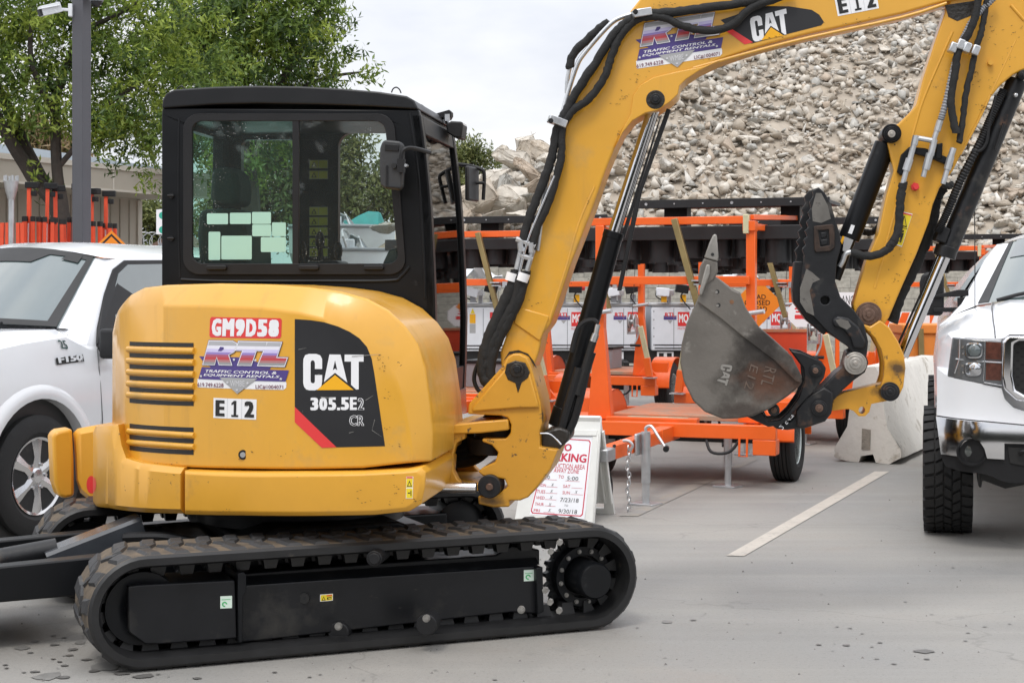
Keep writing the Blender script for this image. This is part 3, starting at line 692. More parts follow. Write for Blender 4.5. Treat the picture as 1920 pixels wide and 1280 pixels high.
# ---------- cab ----------
DC0, DC1 = -.84, .06
fr_px = [(787,215),(792,250),(798,300),(803,350),(807,400),(812,500),(815,600),(813,700),(809,790)]
wall = [(303,214),(304,203)]+[(785,206)]+fr_px+[(303,790)]
def rrect(x0, y0, x1, y1, r, n=6, skew=0.0):
    out = []
    for cx_, cy_, a0 in ((x1-r, y0+r, -90), (x1-r, y1-r, 0), (x0+r, y1-r, 90), (x0+r, y0+r, 180)):
        for i in range(n+1):
            a = R(a0+90*i/n); x = cx_+r*cos(a); y = cy_+r*sin(a)
            if skew: x += skew*(y-y0)/(y1-y0)*((x-x0)/(x1-x0))
            out.append((x, y))
    return out
win_o = rrect(343, 213, 738, 515, 30, skew=24); win_m = rrect(350, 219, 730, 506, 26, skew=22); win_i = rrect(360, 227, 721, 494, 18, skew=26)
m = MB(); m.mat(BLK); m.prism(H, H.pts(wall, DC1), DC1-.05, DC1, holes=[H.pts(win_m, DC1)])
cab = m.build('cab', None, ex, bevel=.006)
m = MB(); m.mat(BLK)      # pillar rib lines and welded seam
tubepx(m, [(336,222),(335,300),(335,420),(338,520)], DC1-.002, 2.2, samp=3); tubepx(m, [(768,212),(785,330),(795,480),(797,560)], DC1-.002, 3, samp=3); tubepx(m, [(340,524),(420,527),(600,527),(730,526),(752,518),(768,500)], DC1-.002, 3.5, samp=4)
m.build('body_seam', None, cab)
# roof
roof = [(303,203),(305,186),(311,175),(326,168),(400,163),(480,161),(560,162),(640,166),(710,172),(762,180),(776,188),(782,200),(784,205),(700,200),(600,196),(480,194),(400,196)]
m = MB(); m.mat(mk('roof_black', (.010,.0105,.012), .42, spec=.35, var=.15)); m.prism(H, H.pts(roof, DC1+.012), DC0-.01, DC1+.012); m.build('roof', None, cab, bevel=.022, seg=3)
m = MB(); m.mat(BLK)
a_ = H.P(304, 400, DC1)[0]; zt = H.P(480,200,DC1)[1]; zb = H.P(480,790,DC1)[1]
FRT = [H.P(x, y, DC1) for x, y in fr_px]
# far (door) side wall with two windows, back wall, floor, front frame
def farpts(L): return H.pts(L, DC0+.05)
uu = [(a_, zt-.01)]+[(u, z) for u, z in FRT]+[(a_, zb)]
m.prism(H, uu, DC0, DC0+.05, holes=[farpts(rrect(452, 262, 557, 520, 14)), farpts(rrect(634, 249, 800, 560, 26, skew=16))])
m.prism(H, [(a_, zb), (a_+.05, zb), (a_+.05, 1.72), (a_, 1.72)], DC0+.05, DC1-.05)
m.prism(H, [(a_, 2.36), (a_+.05, 2.36), (a_+.05, zt), (a_, zt)], DC0+.05, DC1-.05)
for d in (DC0+.05, DC1-.14): m.prism(H, [(a_, 1.72), (a_+.06, 1.72), (a_+.06, 2.36), (a_, 2.36)], d, d+.09)
m.prism(H, [(a_, zt-.05), (FRT[0][0]-.02, zt-.05), (FRT[0][0]-.02, zt-.01), (a_, zt-.01)], DC0+.05, DC1-.05)
m.prism(H, [(a_+.05, 1.0), (FRT[-1][0]-.04, 1.0), (FRT[-1][0]-.04, 1.05), (a_+.05, 1.05)], DC0+.05, DC1-.05)
m.build('cab_frame', None, cab, bevel=.004)
m = MB(); m.mat(BLK)      # front screen surround
def fstrip(i0, i1, d0, d1, du0, du1):
    P = FRT[i0:i1+1]; vs = []
    for u, z in P: vs += [H.W(u+du0, z, d0), H.W(u+du0, z, d1), H.W(u+du1, z, d1), H.W(u+du1, z, d0)]
    fs = []
    for k in range(len(P)-1):
        for a, b in ((0,1),(1,2),(2,3),(3,0)): fs.append((4*k+a, 4*k+b, 4*k+4+b, 4*k+4+a))
    fs += [(0,1,2,3), tuple(4*(len(P)-1)+k for k in (3,2,1,0))]; m.add(vs, fs)
fstrip(0, 8, DC1-.055, DC1-.0, -.04, .004); fstrip(0, 8, DC0, DC0+.06, -.05, .008)
fstrip(0, 1, DC0+.06, DC1-.055, -.03, .004); fstrip(7, 8, DC0+.06, DC1-.055, -.02, .003); fstrip(5, 5, 0, 0, 0, 0) if False else None
m.build('front_frame', None, cab, bevel=.005)
m = MB(); m.mat(glass('front_glass', (.34,.42,.40), .02)); fstrip(1, 7, DC0+.06, DC1-.055, -.012, -.008); m.build('front_window', None, cab)
m = MB(); m.mat(BLKM); tubepx(m, [(800,262,-.3),(812,330,-.3),(818,400,-.35),(816,470,-.4)], -.3, 1.6, samp=3); m.build('wiper', None, cab)
m = MB(); m.mat(mk('front_lip', (.03,.012,.01), .15, coat=.6)); m.prism(H, [(FRT[-1][0]-.05, zb-.01), (FRT[-1][0]+.02, zb-.01), (FRT[-1][0]+.016, zb+.12), (FRT[-1][0]-.05, zb+.12)], DC0+.01, DC1-.002); m.build('front_sill', None, cab, bevel=.004)  # orange trailer's reflection mixed as a red tint into the sill's black
# sliding side window
m = MB(); m.mat(BLKM); m.prism(H, H.pts(win_o, DC1+.012), DC1-.012, DC1+.012, holes=[H.pts(win_i, DC1+.012)])
m.prism(H, H.pts([(548,224),(560,224),(560,496),(548,496)], DC1+.010), DC1-.01, DC1+.010)
sw = m.build('window_frame', None, cab, bevel=.004)
PANE = glass('side_glass', (.66,.85,.78), .02, True, 1.5, .02); PANE2 = glass('clear_glass', (.88,.93,.91), .02, True, 1.45, .015)
m = MB(); m.mat(PANE); m.prism(H, H.pts([(354,222),(554,222),(554,500),(354,500)], DC1-.004), DC1-.008, DC1-.004); m.build('pane', None, sw)
m = MB(); m.mat(PANE2); m.prism(H, H.pts([(552,222),(728,222),(750,500),(552,500)], DC1+.002), DC1-.002, DC1+.002); m.build('pane', None, sw)
for x in (386, 559, 681):
    m = MB(); m.mat(BLKM); m.prism(H, H.pts(rrect(x, 497, x+38, 506, 4), DC1+.03), DC1+.005, DC1+.03); m.build('latch', None, sw, bevel=.004)
pp = [(388,400,427.5,420.5),(431,399,470.5,420),(472.5,397.5,508,420),(473,421,508.5,443),(510,417,536,443),(489,444.5,536,472.5),(391,434.5,413,487.5),(415,442,472,486.5)]
PAPER.node_tree.nodes['Principled BSDF'].inputs['Roughness'].default_value = .6
for q in pp:
    m = MB(); m.mat(PAPER); m.prism(H, H.pts(rrect(q[0], q[1], q[2], q[3], 2, 2), DC1-.003), DC1-.0042, DC1-.0032); m.build('paper_notice', None, sw)
# interior
SEAT = mk('seat_cloth', (.055,.066,.064), .8, var=.25, bump=.2, bs=90)
st_ = MB(); st_.mat(SEAT)
st_.prism(H, H.pts([(398,396),(468,394),(486,440),(490,520),(400,520),(394,440)], -.38), -.60, -.16); seat = st_.build('seat', None, cab, bevel=.035, seg=3)
m = MB(); m.mat(SEAT); m.prism(H, H.pts([(404,318),(440,314),(452,328),(457,352),(455,386),(410,388),(402,372)], -.30), -.46, -.22); m.build('headrest', None, seat, bevel=.03, seg=3)
m = MB(); m.mat(SEAT); m.prism(H, [(a_+.25,1.3),(a_+.8,1.3),(a_+.8,1.45),(a_+.25,1.45)], -.62, -.14); m.build('seat_cushion', None, seat, bevel=.03, seg=3)
for px, d in ((600, -.12), (566, -.12), (634, -.66)):
    m = MB(); m.mat(BLKM); tubepx(m, [(px+4,520),(px+1,480),(px,455)], d, 5, samp=3); c = H.X(px, 452 if px == 600 else 470, d); m.ball(c, (.024,.024,.05), 12)
    m.build('joystick', None, cab)
m = MB(); m.mat(BLKM); m.prism(H, H.pts([(565,492),(640,488),(655,540),(560,540)], -.12), -.28, -.05); m.build('console', None, cab, bevel=.02)
m = MB(); m.mat(mk('monitor_grey', (.05,.075,.07), .4)); m.prism(H, H.pts([(718,492),(729,468),(745,464),(750,520),(716,520)], -.05), -.22, -.05); m.build('monitor', None, cab, bevel=.01)
D = Decal(H, DC0+.05)
dW = mk('faded_warning', (.42,.40,.04), .5)
def fp(x, y): return (x, y)
for y in (388, 407, 426, 446, 465, 300, 320):
    D.poly([(580,y+16),(615,y+16),(615,y),(580,y)], mk('pale_border', (.3,.3,.2), .5) if y == 388 else bpy.data.materials['pale_border'] if 'pale_border' in bpy.data.materials else dW, 0)
    D.poly([(581,y+15),(597,y+15),(597,y+1),(581,y+1)], dW, 1); D.poly([(598,y+15),(614,y+15),(614,y+1),(598,y+1)], dW, 1)
    D.poly([(584,y+13),(594,y+13),(589,y+3)], INK, 2); D.poly([(586.3,y+12),(591.7,y+12),(589,y+6)], dW, 3)
D.build('warning_sticker', cab)
# mirrors, lamp, rail, eyes
m = MB(); m.mat(mk('mirror_shell', (.035,.036,.038), .5, var=.2, bump=.1)); q = H.pts([(712,278),(716,266),(722,262),(750,265),(756,272),(756,300),(754,350),(748,357),(720,353),(713,346),(711,310)], .20); m.prism(H, q, .15, .20); mir = m.build('mirror', None, cab, bevel=.012, seg=3)
m = MB(); m.mat(BLKM); q = H.pts([(722,270),(748,272),(747,284),(721,282)], .206); m.prism(H, q, .19, .206); m.prism(H, H.pts([(723,310),(727,310),(727,348),(749,350),(749,354),(723,351)], .207), .19, .207); m.each('shell_rib', mir, bevel=.002)
m = MB(); m.mat(BLKM); tubepx(m, [(752,322,.21),(752,300,.21),(755,284,.21),(764,278,.20),(780,279,.15),(806,286,.04)], .2, 4.2, samp=5); m.prism(H, H.pts([(744,298),(758,298),(757,323),(745,323)], .235), .2, .235); m.build('mirror_arm', None, mir)
m = MB(); m.mat(ZINC); disc(m, 760, 310, .19, .23, 3); m.mat(INK); disc(m, 738, 311, .19, .215, 5); m.build('bolt', None, mir)
m = MB(); m.mat(mk('mirror_shell_far', (.02,.02,.021), .5)); p0 = H.X(885,345,-.95); m.box(p0, (.025,.16,.185), Matrix.Rotation(R(-20),3,'Z')); mir2 = m.build('mirror', None, cab, bevel=.01)
m = MB(); m.mat(BLKM); tubepx(m, [(838,305,-.9),(855,308,-.95),(880,311,-1.0),(903,318,-1.0),(908,330,-1.0),(906,375,-1.0)], -.95, 3.6, samp=4); cylpx(m, (890,343), (908,343), -.98, 3); m.prism(H, H.pts([(832,300),(852,302),(852,316),(833,318)], -.86), -.9, -.86); m.build('mirror_arm', None, mir2)
m = MB(); m.mat(BLKM); p0 = H.X(852,243,-.62)
m.prism(H, H.pts([(836,232),(846,227),(866,228),(868,235),(865,259),(852,258),(838,249)], -.58), -.72, -.58); wl = m.build('work_light', None, cab, bevel=.008)
m = MB(); m.mat(BLKM); m.prism(H, H.pts([(814,214),(842,206),(846,210),(846,217),(842,224),(832,220),(816,222)], -.62), -.68, -.62); cylpx(m, (838,232),(830,215),-.64,2.5); m.mat(ZINC); m.prism(H, H.pts([(834,214),(843,214),(843,227),(834,227)], -.61), -.62, -.61); m.build('lamp_bracket', None, wl)
m = MB(); m.mat(WHT); m.prism(H, H.pts([(866,230),(869,231),(866,258),(863,258)], -.60), -.70, -.60); m.build('lamp_lens', None, wl)
m = MB(); m.mat(BLKM); tubepx(m, [(842,368,-.9),(848,361,-.93),(855,363,-.93),(859,375,-.93),(861,450,-.93),(863,560,-.93),(865,640,-.93),(864,690,-.93),(856,705,-.9)], -.93, 4, samp=5); m.build('handrail', None, cab)
for px, py, d in ((340,168,-.1),(743,170,-.1),(789,203,-.7)):
    m = MB(); m.mat(BLKM); tubepx(m, [(px-9,py+4),(px-6,py-3),(px,py-6),(px+6,py-2),(px+9,py+5)], d, 1.3, samp=4); m.build('lifting_eye', None, cab)
for x, y in ((320,367),(320,447)):
    m = MB(); m.mat(BLKM); disc(m, x, y, DC1, DC1+.012, 5); cylpx(m, (x-6,y),(x+6,y),DC1+.012,2); m.build('bolt', None, cab)
# ---------- decals on the hood ----------
def nrm(L, x0, x1, y0, y1): return [((x-x0)/(x1-x0), (y1-y)/(y1-y0)) for x, y in L]
_c = lambda L: nrm(L, 355, 808, 92, 366)
CAT_C = _c([(500,205),(500,130),(485,102),(455,92),(400,92),(370,102),(357,130),(355,160),(355,310),(362,340),(380,360),(405,366),(445,366),(475,355),(495,330),(500,300),(500,250),(445,250),(445,300),(438,312),(425,312),(414,305),(412,290),(412,160),(416,145),(428,140),(440,145),(445,160),(445,205)])
CAT_A = _c([(555,95),(638,95),(688,308),(597,233),(513,304)]); CAT_AH = _c([(597,140),(580,214),(597,202),(614,214)])
CAT_T = _c([(668,95),(808,95),(808,148),(772,148),(772,360),(752,360),(716,325),(716,148),(668,148)])
CAT_Y = _c([(458,364),(597,250),(735,364)])
def cat_logo(D, q, k=1, px=True, white=None, tri=None):
    w_ = white or WHT
    D.art(q, [CAT_C], w_, k, px); D.art(q, [CAT_A, CAT_AH], w_, k, px); D.art(q, [CAT_T], w_, k, px); D.art(q, [CAT_Y], tri or CATY, k+1, px)
_s = lambda L: nrm(L, 60, 1040, 345, 918)
BANDS = [(.0,.10,(.30,.30,.31)),(.10,.20,(.42,.20,.20)),(.20,.32,(.50,.06,.07)),(.32,.42,(.42,.10,.16)),(.42,.52,(.30,.22,.52)),(.52,.66,(.60,.55,.80)),(.66,.80,(.78,.77,.84)),(.80,1.01,(.42,.42,.44))]
BM = [mk('letter_tone', c, .4, var=.02) for a, b, c in BANDS]
def clip(poly, lo, hi):
    for sgn, lim in ((1, lo), (-1, hi)):
        out = []
        for i in range(len(poly)):
            a, b = poly[i], poly[(i+1) % len(poly)]; fa = sgn*(a[1]-lim); fb = sgn*(b[1]-lim)
            if fa >= 0: out.append(a)
            if fa*fb < 0:
                t = fa/(fa-fb); out.append((a[0]+(b[0]-a[0])*t, a[1]+(b[1]-a[1])*t))
        poly = out
        if not poly: return []
    return poly
def grow(L, g):
    cx = sum(p[0] for p in L)/len(L); cy = sum(p[1] for p in L)/len(L); n = len(L); out = []
    ar = sum(L[i][0]*L[(i+1) % n][1]-L[(i+1) % n][0]*L[i][1] for i in range(n)); sg = 1 if ar > 0 else -1
    for i in range(n):
        a, b, c = V(L[i-1]), V(L[i]), V(L[(i+1) % n]); e1 = (b-a).normalized(); e2 = (c-b).normalized()
        nn = V((e1.y+e2.y, -e1.x-e2.x))*sg
        if nn.length > 1e-6: nn.normalize(); nn /= max(.5, nn.dot(V((e1.y, -e1.x))*sg))
        out.append((b.x+nn.x*g, b.y+nn.y*g))
    return out
LET = [([(205,350),(470,350),(512,372),(512,410),(480,460),(420,492),(455,603),(320,603),(290,515),(262,603),(132,603)], [[(330,410),(370,412),(372,432),(345,455),(305,455)]]),
       ([(537,350),(833,352),(813,440),(722,440),(667,603),(527,603),(585,440),(507,440)], []), ([(842,352),(980,354),(930,520),(1038,522),(1010,610),(742,604)], [])]
def hire_sticker(D, q):
    Q = D._q(q, True)
    A = lambda L, m, k: D.art(Q, [_s(L)], m, k, False)
    A([(62,765),(1025,775),(1032,800),(1028,845),(1003,868),(74,858),(60,850)], WHT, 0)
    A([(80,518),(560,520),(885,612),(860,646),(210,640),(215,628),(180,612),(125,590),(132,575)], NAVY, 1)
    A([(114,634),(1058,655),(1022,777),(74,765)], NAVY, 2)
    A([(320,742),(735,746),(518,918)], SILV, 3)
    for out, holes in LET:
        A(grow(out, 13), NAVY, 3); A(grow(out, 8), WHT, 4)
        L = [_s(out)]+[_s(h) for h in holes]; pts = [p for l in L for p in l]
        for t in tessellate_polygon([[V((u, z, 0)) for u, z in l] for l in L]):
            tri = [pts[i] for i in t]; y0, y1 = 1-(603-345)/573, 1.0
            for (a, b, c), bm_ in zip(BANDS, BM):
                pc = clip([(x, (y-y0)/(y1-y0)) for x, y in tri], a, b)
                if len(pc) > 2: D.art(Q, [[(x, y*(y1-y0)+y0) for x, y in pc]], bm_, 5, False)
        for h in holes: A(h, NAVY, 6)
    def tx(s, x0, x1, y0, y1, m, k, bold, shear, dy=0):
        c = _s([(x0, y1), (x1, y1+dy), (x1, y0+dy), (x0, y0)])
        D.text(s, [D.map(Q, a, b) for a, b in c], m, k, bold, shear, False)
    tx('TRAFFIC CONTROL &', 158, 935, 660, 691, WHT, 3, .02, .25, 8); tx('EQUIPMENT RENTALS', 135, 965, 704, 735, WHT, 3, .02, .25, 8)
    tx('WMBE', 440, 600, 772, 836, mk('sticker_grey', (.62,.62,.64), .5) if 'sticker_grey' not in bpy.data.materials else bpy.data.materials['sticker_grey'], 4, .01, 0)
    PUR = bpy.data.materials.get('plum_ink') or mk('plum_ink', (.16,.03,.07), .5)
    tx('619.749.6228', 62, 365, 805, 850, PUR, 3, .008, 0, 0); tx('LIC#1004071', 715, 1000, 815, 862, PUR, 3, .008, 0, 2)
    ST = bpy.data.materials.get('sticker_grey')
    for x, y in ((485,545),(715,547),(107,733),(978,748),(518,875),(412,795),(632,798)):
        A([(x+(17 if i % 2 == 0 else 9)*cos(pi*i/5-pi/2), y+(17 if i % 2 == 0 else 9)*sin(pi*i/5-pi/2)) for i in range(10)], ST, 6)
def fleet_no(D, q):
    Q = D._q(q, True); D.poly(Q, WHT, 0, False)
    for ch, a0, a1 in (('E', .05, .27), ('1', .43, .59), ('2', .73, .95)):
        c = [D.map(Q, x, y) for x, y in ((a0, .10), (a1, .10), (a1, .90), (a0, .90))]
        if ch == '1': D.art(c, [[(0,0),(1,0),(1,.12),(.70,.12),(.70,1),(.36,1),(0,.84),(0,.72),(.34,.80),(.34,.12),(0,.12)]], INK, 2, False)
        else: D.text(ch, c, INK, 2, .05, 0, False)
    sl = bpy.data.materials.get('seam_grey') or mk('seam_grey', (.55,.56,.58), .5)
    for a in (.333, .666): D.poly([D.map(Q, x, y) for x, y in ((a-.004, 0), (a+.004, 0), (a+.004, 1), (a-.004, 1))], sl, 1, False)

D = Decal(HC, DH)
D.poly([(553,598),(582,600),(608,604),(634,612),(656,622),(674,634),(688,650),(697,672),(702,700),(722,836),(630,838),(553,764)], DKV, 0)
D.poly([(553,762),(631,838),(604,839),(553,791)], RED, 1)
cat_logo(D, [(568.7,731.5),(682,731),(682,664),(568.7,663)], 1)
D.cells('305.5E', [(581.5,769),(670,768),(670,744),(581.5,745)], WHT, 1, .05, True, .008, [1,1,1,.42,1,.85])
OUTL = WHT
def outline_text(D, s, q): D.text(s, q, WHT, 1, .045, 0, True, 1.0, DKV)
outline_text(D, '2', [(671,768),(683,768),(683,746),(671,746)]); outline_text(D, 'CR', [(655,798),(683,798),(683,778),(655,778)])
SCR = mk('scratch_grey', (.32,.31,.29), .6)
for a, b, w_ in (((660,668),(712,664),1.6),((602,744),(625,746),1.5),((686,750),(700,741),.8),((703,786),(698,806),.7),((698,806),(716,818),.7),((655,811),(664,809),.9),((560,655),(575,652),.6),((600,700),(590,706),.5)):
    n_ = ((b[1]-a[1]), -(b[0]-a[0])); l_ = math.hypot(*n_); n_ = (n_[0]/l_*w_/2, n_[1]/l_*w_/2)
    D.poly([(a[0]+n_[0],a[1]+n_[1]),(b[0]+n_[0]*.3,b[1]+n_[1]*.3),(b[0]-n_[0]*.3,b[1]-n_[1]*.3),(a[0]-n_[0],a[1]-n_[1])], SCR, 4)
D.build('model_panel', hood)
D = Decal(HC, DH); q = [(392.5,632.5),(527.5,634.5),(528.5,596.5),(394,594)]; QQ = D._q(q, True)
D.art(QQ, [[(.02,0),(.98,0),(1,.1),(1,.9),(.98,1),(.02,1),(0,.9),(0,.1)]], RED, 0, False)
D.cells('GM9D58', [D.map(QQ, a, b) for a, b in ((.025,.08),(.975,.08),(.975,.93),(.025,.93))], WHT, 1, .062, False, .008, [1,1.18,.95,1,.95,.97]); D.build('number_sticker', hood)
D = Decal(HC, DH); hire_sticker(D, [(370.3,736.2),(538.7,739.2),(538.7,640.8),(370.3,637.8)]); D.build('company_sticker', hood)
D = Decal(HC, DH); fleet_no(D, [(400,783),(480.5,786.5),(481.5,748.5),(400.5,745.5)]); D.build('fleet_number', hood)
D = Decal(KW, DK)
D.poly([(761,934),(774,934),(775,893),(762,893)], WHT, 0); D.poly([(762,913),(773.5,913),(774,896.5),(762.5,896.5)], WARN, 1); D.poly([(762,933),(773.5,933),(773.5,915),(762,915)], WARN, 1); D.poly([(762.5,896),(774,896),(774,893.5),(762.5,893.5)], RED, 1)
D.poly([(763.5,911.5),(772.5,911.5),(768,900)], INK, 2); D.poly([(765.3,910.3),(770.7,910.3),(768,903.4)], WARN, 3); D.poly([(770,929),(771.5,929),(771.5,919),(770,919)], INK, 2); D.poly([(765,924.5),(769,924.5),(769,922.5),(765,922.5)], INK, 2)
D.build('warning_sticker', ks)

def flecks(D, spots, m, seed=1):
    rr = random.Random(seed)
    for x, y, rx, ry, n in spots:
        for i in range(n):
            cx = x+rr.gauss(0, rx*.5); cy = y+rr.gauss(0, ry*.5); a = rr.uniform(-.5, .5); l = rr.uniform(.6, 3.2); w_ = rr.uniform(.3, .9)
            D.poly([(cx+l*cos(a), cy+l*sin(a)), (cx-w_*sin(a)*.8, cy+w_*cos(a)), (cx-l*cos(a)*.9, cy-l*sin(a)), (cx+w_*sin(a), cy-w_*cos(a)*.7)], m, 3+i % 3)
CHIP = mk('paint_chip', (.035, .026, .02), .6)
D = Decal(HC, DH); flecks(D, [(712,672,14,8,9),(718,690,5,6,6),(750,680,10,5,4),(728,740,8,20,7),(726,803,10,4,5),(520,850,120,8,6),(300,868,30,2,4),(450,860,6,4,3),(740,830,12,14,5)], CHIP, 2); merge(D.build('paint_chip', hood), hood)
D = Decal(KW, DK); flecks(D, [(740,912,8,20,7),(700,940,60,6,8),(660,920,16,2,3),(780,940,8,10,8),(430,955,60,5,6),(270,900,40,6,5),(320,890,20,4,4)], CHIP, 3); merge(D.build('paint_chip', ks), ks)
# ---------- boom ----------
DB = .22
boom_px = [(1017,627),(1010,660),(1000,690),(985,705),(955,705),(940,690),(938,660),(945,640),(955,612),(965,582),(985,515),(1005,432),(1017,402),(1047,315),(1060,240),(1072,200),(1092,150),(1118,102),(1150,62),(1178,26),(1200,-2),(1260,-46),(1330,-62),(1420,-68),(1600,-92),(1740,-112),(1860,-110),(1890,-70),(1880,-30),(1840,-10),(1782,0),(1690,26),(1590,48),(1515,64),(1440,83),(1400,95),(1350,112),(1310,131),(1285,148),(1273,160),(1270,177),(1255,191),(1232,206),(1210,210),(1187,224),(1168,246),(1153,276),(1135,320),(1110,392),(1070,495),(1045,570),(1032,607)]
m = MB(); m.mat(YEL); m.prism(H, H.pts(boom_px, DB), -.03, DB); boom = m.build('boom', None, ex, bevel=.010, seg=3)
BRN = mk('rubbed_underside', (.23,.11,.05), .5, var=.3, vs=6)
m = MB(); m.mat(YEL)
m.prism(H, H.pts([(1152,278),(1166,245),(1183,213),(1187,180),(1200,160),(1225,145),(1262,136),(1320,124),(1350,113),(1312,132),(1286,149),(1274,161),(1271,177),(1255,192),(1232,207),(1210,212),(1186,226),(1168,248)], DB+.012), DB-.01, DB+.012); m.build('pivot_plate', None, boom, bevel=.006)
m = MB(); m.mat(YEL); m.prism(H, H.pts([(963,606),(969,574),(1030,592),(1022,616),(1012,640)], DB+.01), DB-.01, DB+.008); m.build('doubler_plate', None, boom, bevel=.006)
m = MB(); m.mat(YEL); tubepx(m, [(1115,350),(1085,420),(1062,500),(1030,600)], DB-.004, 3, samp=3); tubepx(m, [(1300,128),(1420,95),(1520,70),(1690,33),(1775,6)], DB-.003, 3, samp=3); m.each('weld_flange', boom)
m = MB(); m.mat(GREASE); disc(m, 1229, 187, DB-.02, DB+.0135, 18); m.mat(BLKW); disc(m, 1229, 185, DB, DB+.03, 10); disc(m, 1229, 185, DB, DB+.036, 6); m.build('pivot_pin', None, boom, bevel=.003)
m = MB(); m.mat(GREASE); m.prism(H, H.pts([(944,676),(955,664),(972,662),(990,670),(1006,690),(1000,676),(990,663),(972,656),(955,659)], DB+.002), DB-.01, DB+.0025); m.build('grease_ring', None, boom)
D = Decal(H, DB)
D.poly([(1351,38),(1420,15),(1440,12),(1480,12.5),(1522,19),(1536,28),(1545,42),(1540,48),(1470,66),(1410,82),(1400,81)], DKV, 0)
D.poly([(1359,57),(1366,51),(1412,80),(1396,84)], RED, 1)
cat_logo(D, [(1412,80),(1480,65),(1474,16),(1405,34)], 1); D.build('model_panel', boom)
D = Decal(H, DB); hire_sticker(D, [(1194.6,139),(1357,112.5),(1348.5,21.8),(1186,48.5)]); D.build('company_sticker', boom)
D = Decal(H, DB); fleet_no(D, [(1571,31),(1648,16),(1642,-20),(1564,-5)]); D.build('fleet_number', boom)
D = Decal(H, DB); flecks(D, [(1200,140,20,14,10),(1170,180,14,10,9),(1155,195,12,4,5),(1158,250,4,8,6),(1245,175,10,8,5),(1310,110,30,8,6),(1600,40,60,8,8),(1100,380,6,12,4),(1080,520,20,20,5),(1000,570,20,10,5),(970,560,8,8,4),(1240,10,26,8,14),(1440,70,40,6,8),(1020,640,12,20,5)], CHIP, 4); merge(D.build('paint_chip', boom), boom)
# boom cylinder
m = MB(); m.mat(BLK); cylpx(m, (1150,440), (1054,782), .1, 19, r2=20); cylpx(m, (1152,434), (1148,447), .1, 20); cylpx(m, (1060,765),(1050,800), .1, 23); bcyl = m.build('boom_cylinder', None, ex, bevel=.003)
m = MB(); m.mat(CHR); cylpx(m, (1227,200), (1150,440), .1, 12); m.build('rod', None, bcyl)
m = MB(); m.mat(BLKM); m.prism(H, H.pts([(1233,232),(1240,215),(1171,446),(1164,444)], .10), .06, .10); m.build('rod_guard', None, bcyl)
m = MB(); m.mat(BLKM); m.prism(H, H.pts([(1250,203),(1258,206),(1204,358),(1165,545),(1157,545),(1190,380),(1226,270)], .16), .14, .16); m.build('cover_strip', None, bcyl, bevel=.003)
m = MB(); m.mat(BLKM); tubepx(m, [(1072,660,.2),(1082,620,.2),(1095,604,.2),(1112,600,.2),(1120,606,.2)], .2, 5); tubepx(m, [(1086,690),(1065,760),(1048,815),(1025,850)], .2, 9); tubepx(m, [(1110,660),(1098,700),(1075,790),(1045,835),(1020,862)], .19, 8)
m.mat(ZINC); cylpx(m, (1121,608),(1115,636),.2,5); cylpx(m,(1117,626),(1112,640),.2,7); m.mat(HOSE); tubepx(m, [(1112,640),(1100,680),(1082,740)], .2, 7); m.build('hose', None, bcyl)
m = MB(); m.mat(GREASE); m.prism(H, H.pts([(1013,845),(1012,815),(1024,806),(1050,800),(1068,808),(1066,826),(1048,842),(1036,862)], .24), -.02, .24); m.build('lug', None, sb, bevel=.012)
# hoses up the back of the boom
def hose(name, par, *runs, mat=HOSE, wob=0):
    mb = MB(); mb.mat(mat)
    rr = random.Random(len(runs[0][0])*7+int(runs[0][2]*10))
    for pts, d, r in runs:
        P_ = spline([H.X(p[0], p[1], p[2] if len(p) > 2 else d) for p in pts], 7)
        if mat is HOSE: P_ = [p+V((rr.gauss(0,.0011), rr.gauss(0,.0011), rr.gauss(0,.0011))) for p in P_]
        mb.tube(P_, [r*P_[0].y/FOC*(rr.uniform(.93,1.09) if mat is HOSE else 1) for _ in P_], n=10)
    return mb.build(name, None, par)
hose('hose', boom, ([(979,470),(986,428),(1003,380),(1024,328),(1036,288),(1046,238),(1062,208),(1082,170),(1117,118),(1150,66),(1178,40),(1202,28),(1250,24),(1310,17),(1380,8),(1440,-6)], DB+.035, 8.5))
hose('hose', boom, ([(997,472),(1006,430),(1028,382),(1046,322),(1053,286),(1055,238),(1074,208),(1104,186),(1132,148),(1146,108),(1162,70),(1190,40),(1215,32),(1248,34),(1272,46),(1308,56),(1350,56),(1380,42),(1402,20),(1430,6),(1490,-14)], DB+.04, 7.5))
hose('hose', boom, ([(1068,128),(1074,104),(1108,68),(1142,40)], DB-.02, 8))
hose('steel_tube', boom, ([(1008,470),(1022,360),(1036,290),(1050,232),(1062,185),(1080,128),(1096,100),(1142,48),(1168,32),(1202,24)], DB+.0, 4.6), mat=ZINC)
hose('steel_tube', boom, ([(972,520),(988,456),(1010,400),(1040,330)], DB+.05, 2.4), mat=CHR)
hose('fitting', boom, ([(1063,175),(1064,150),(1068,128)], DB-.02, 4.2), mat=GALV)
for P_ in ([(968,505),(955,552),(932,598),(914,640),(905,685),(912,715),(938,735)], [(985,508),(972,560),(950,604),(928,650),(918,690),(925,720),(945,728)], [(976,512),(965,565),(940,610),(921,650),(910,690)], [(958,540),(940,580),(920,625),(908,672)]):
    hose('hose', boom, (P_, DB+.03-.03*len(P_) % 3*.02, 11))
hose('hose', ex, ([(905,668),(893,690),(889,712),(896,730),(905,736)], DB, 4), mat=BLKM)
m = MB(); m.mat(GALV)
for a, b, r in (((976,470),(968,505),5),((999,470),(988,508),5),((976,455),(978,472),7),((997,455),(997,474),7),((968,448),(1004,462),5),((972,478),(999,486),5)): cylpx(m, a, b, DB+.045, r, n=6)
m.build('fitting', None, boom, smooth=25)
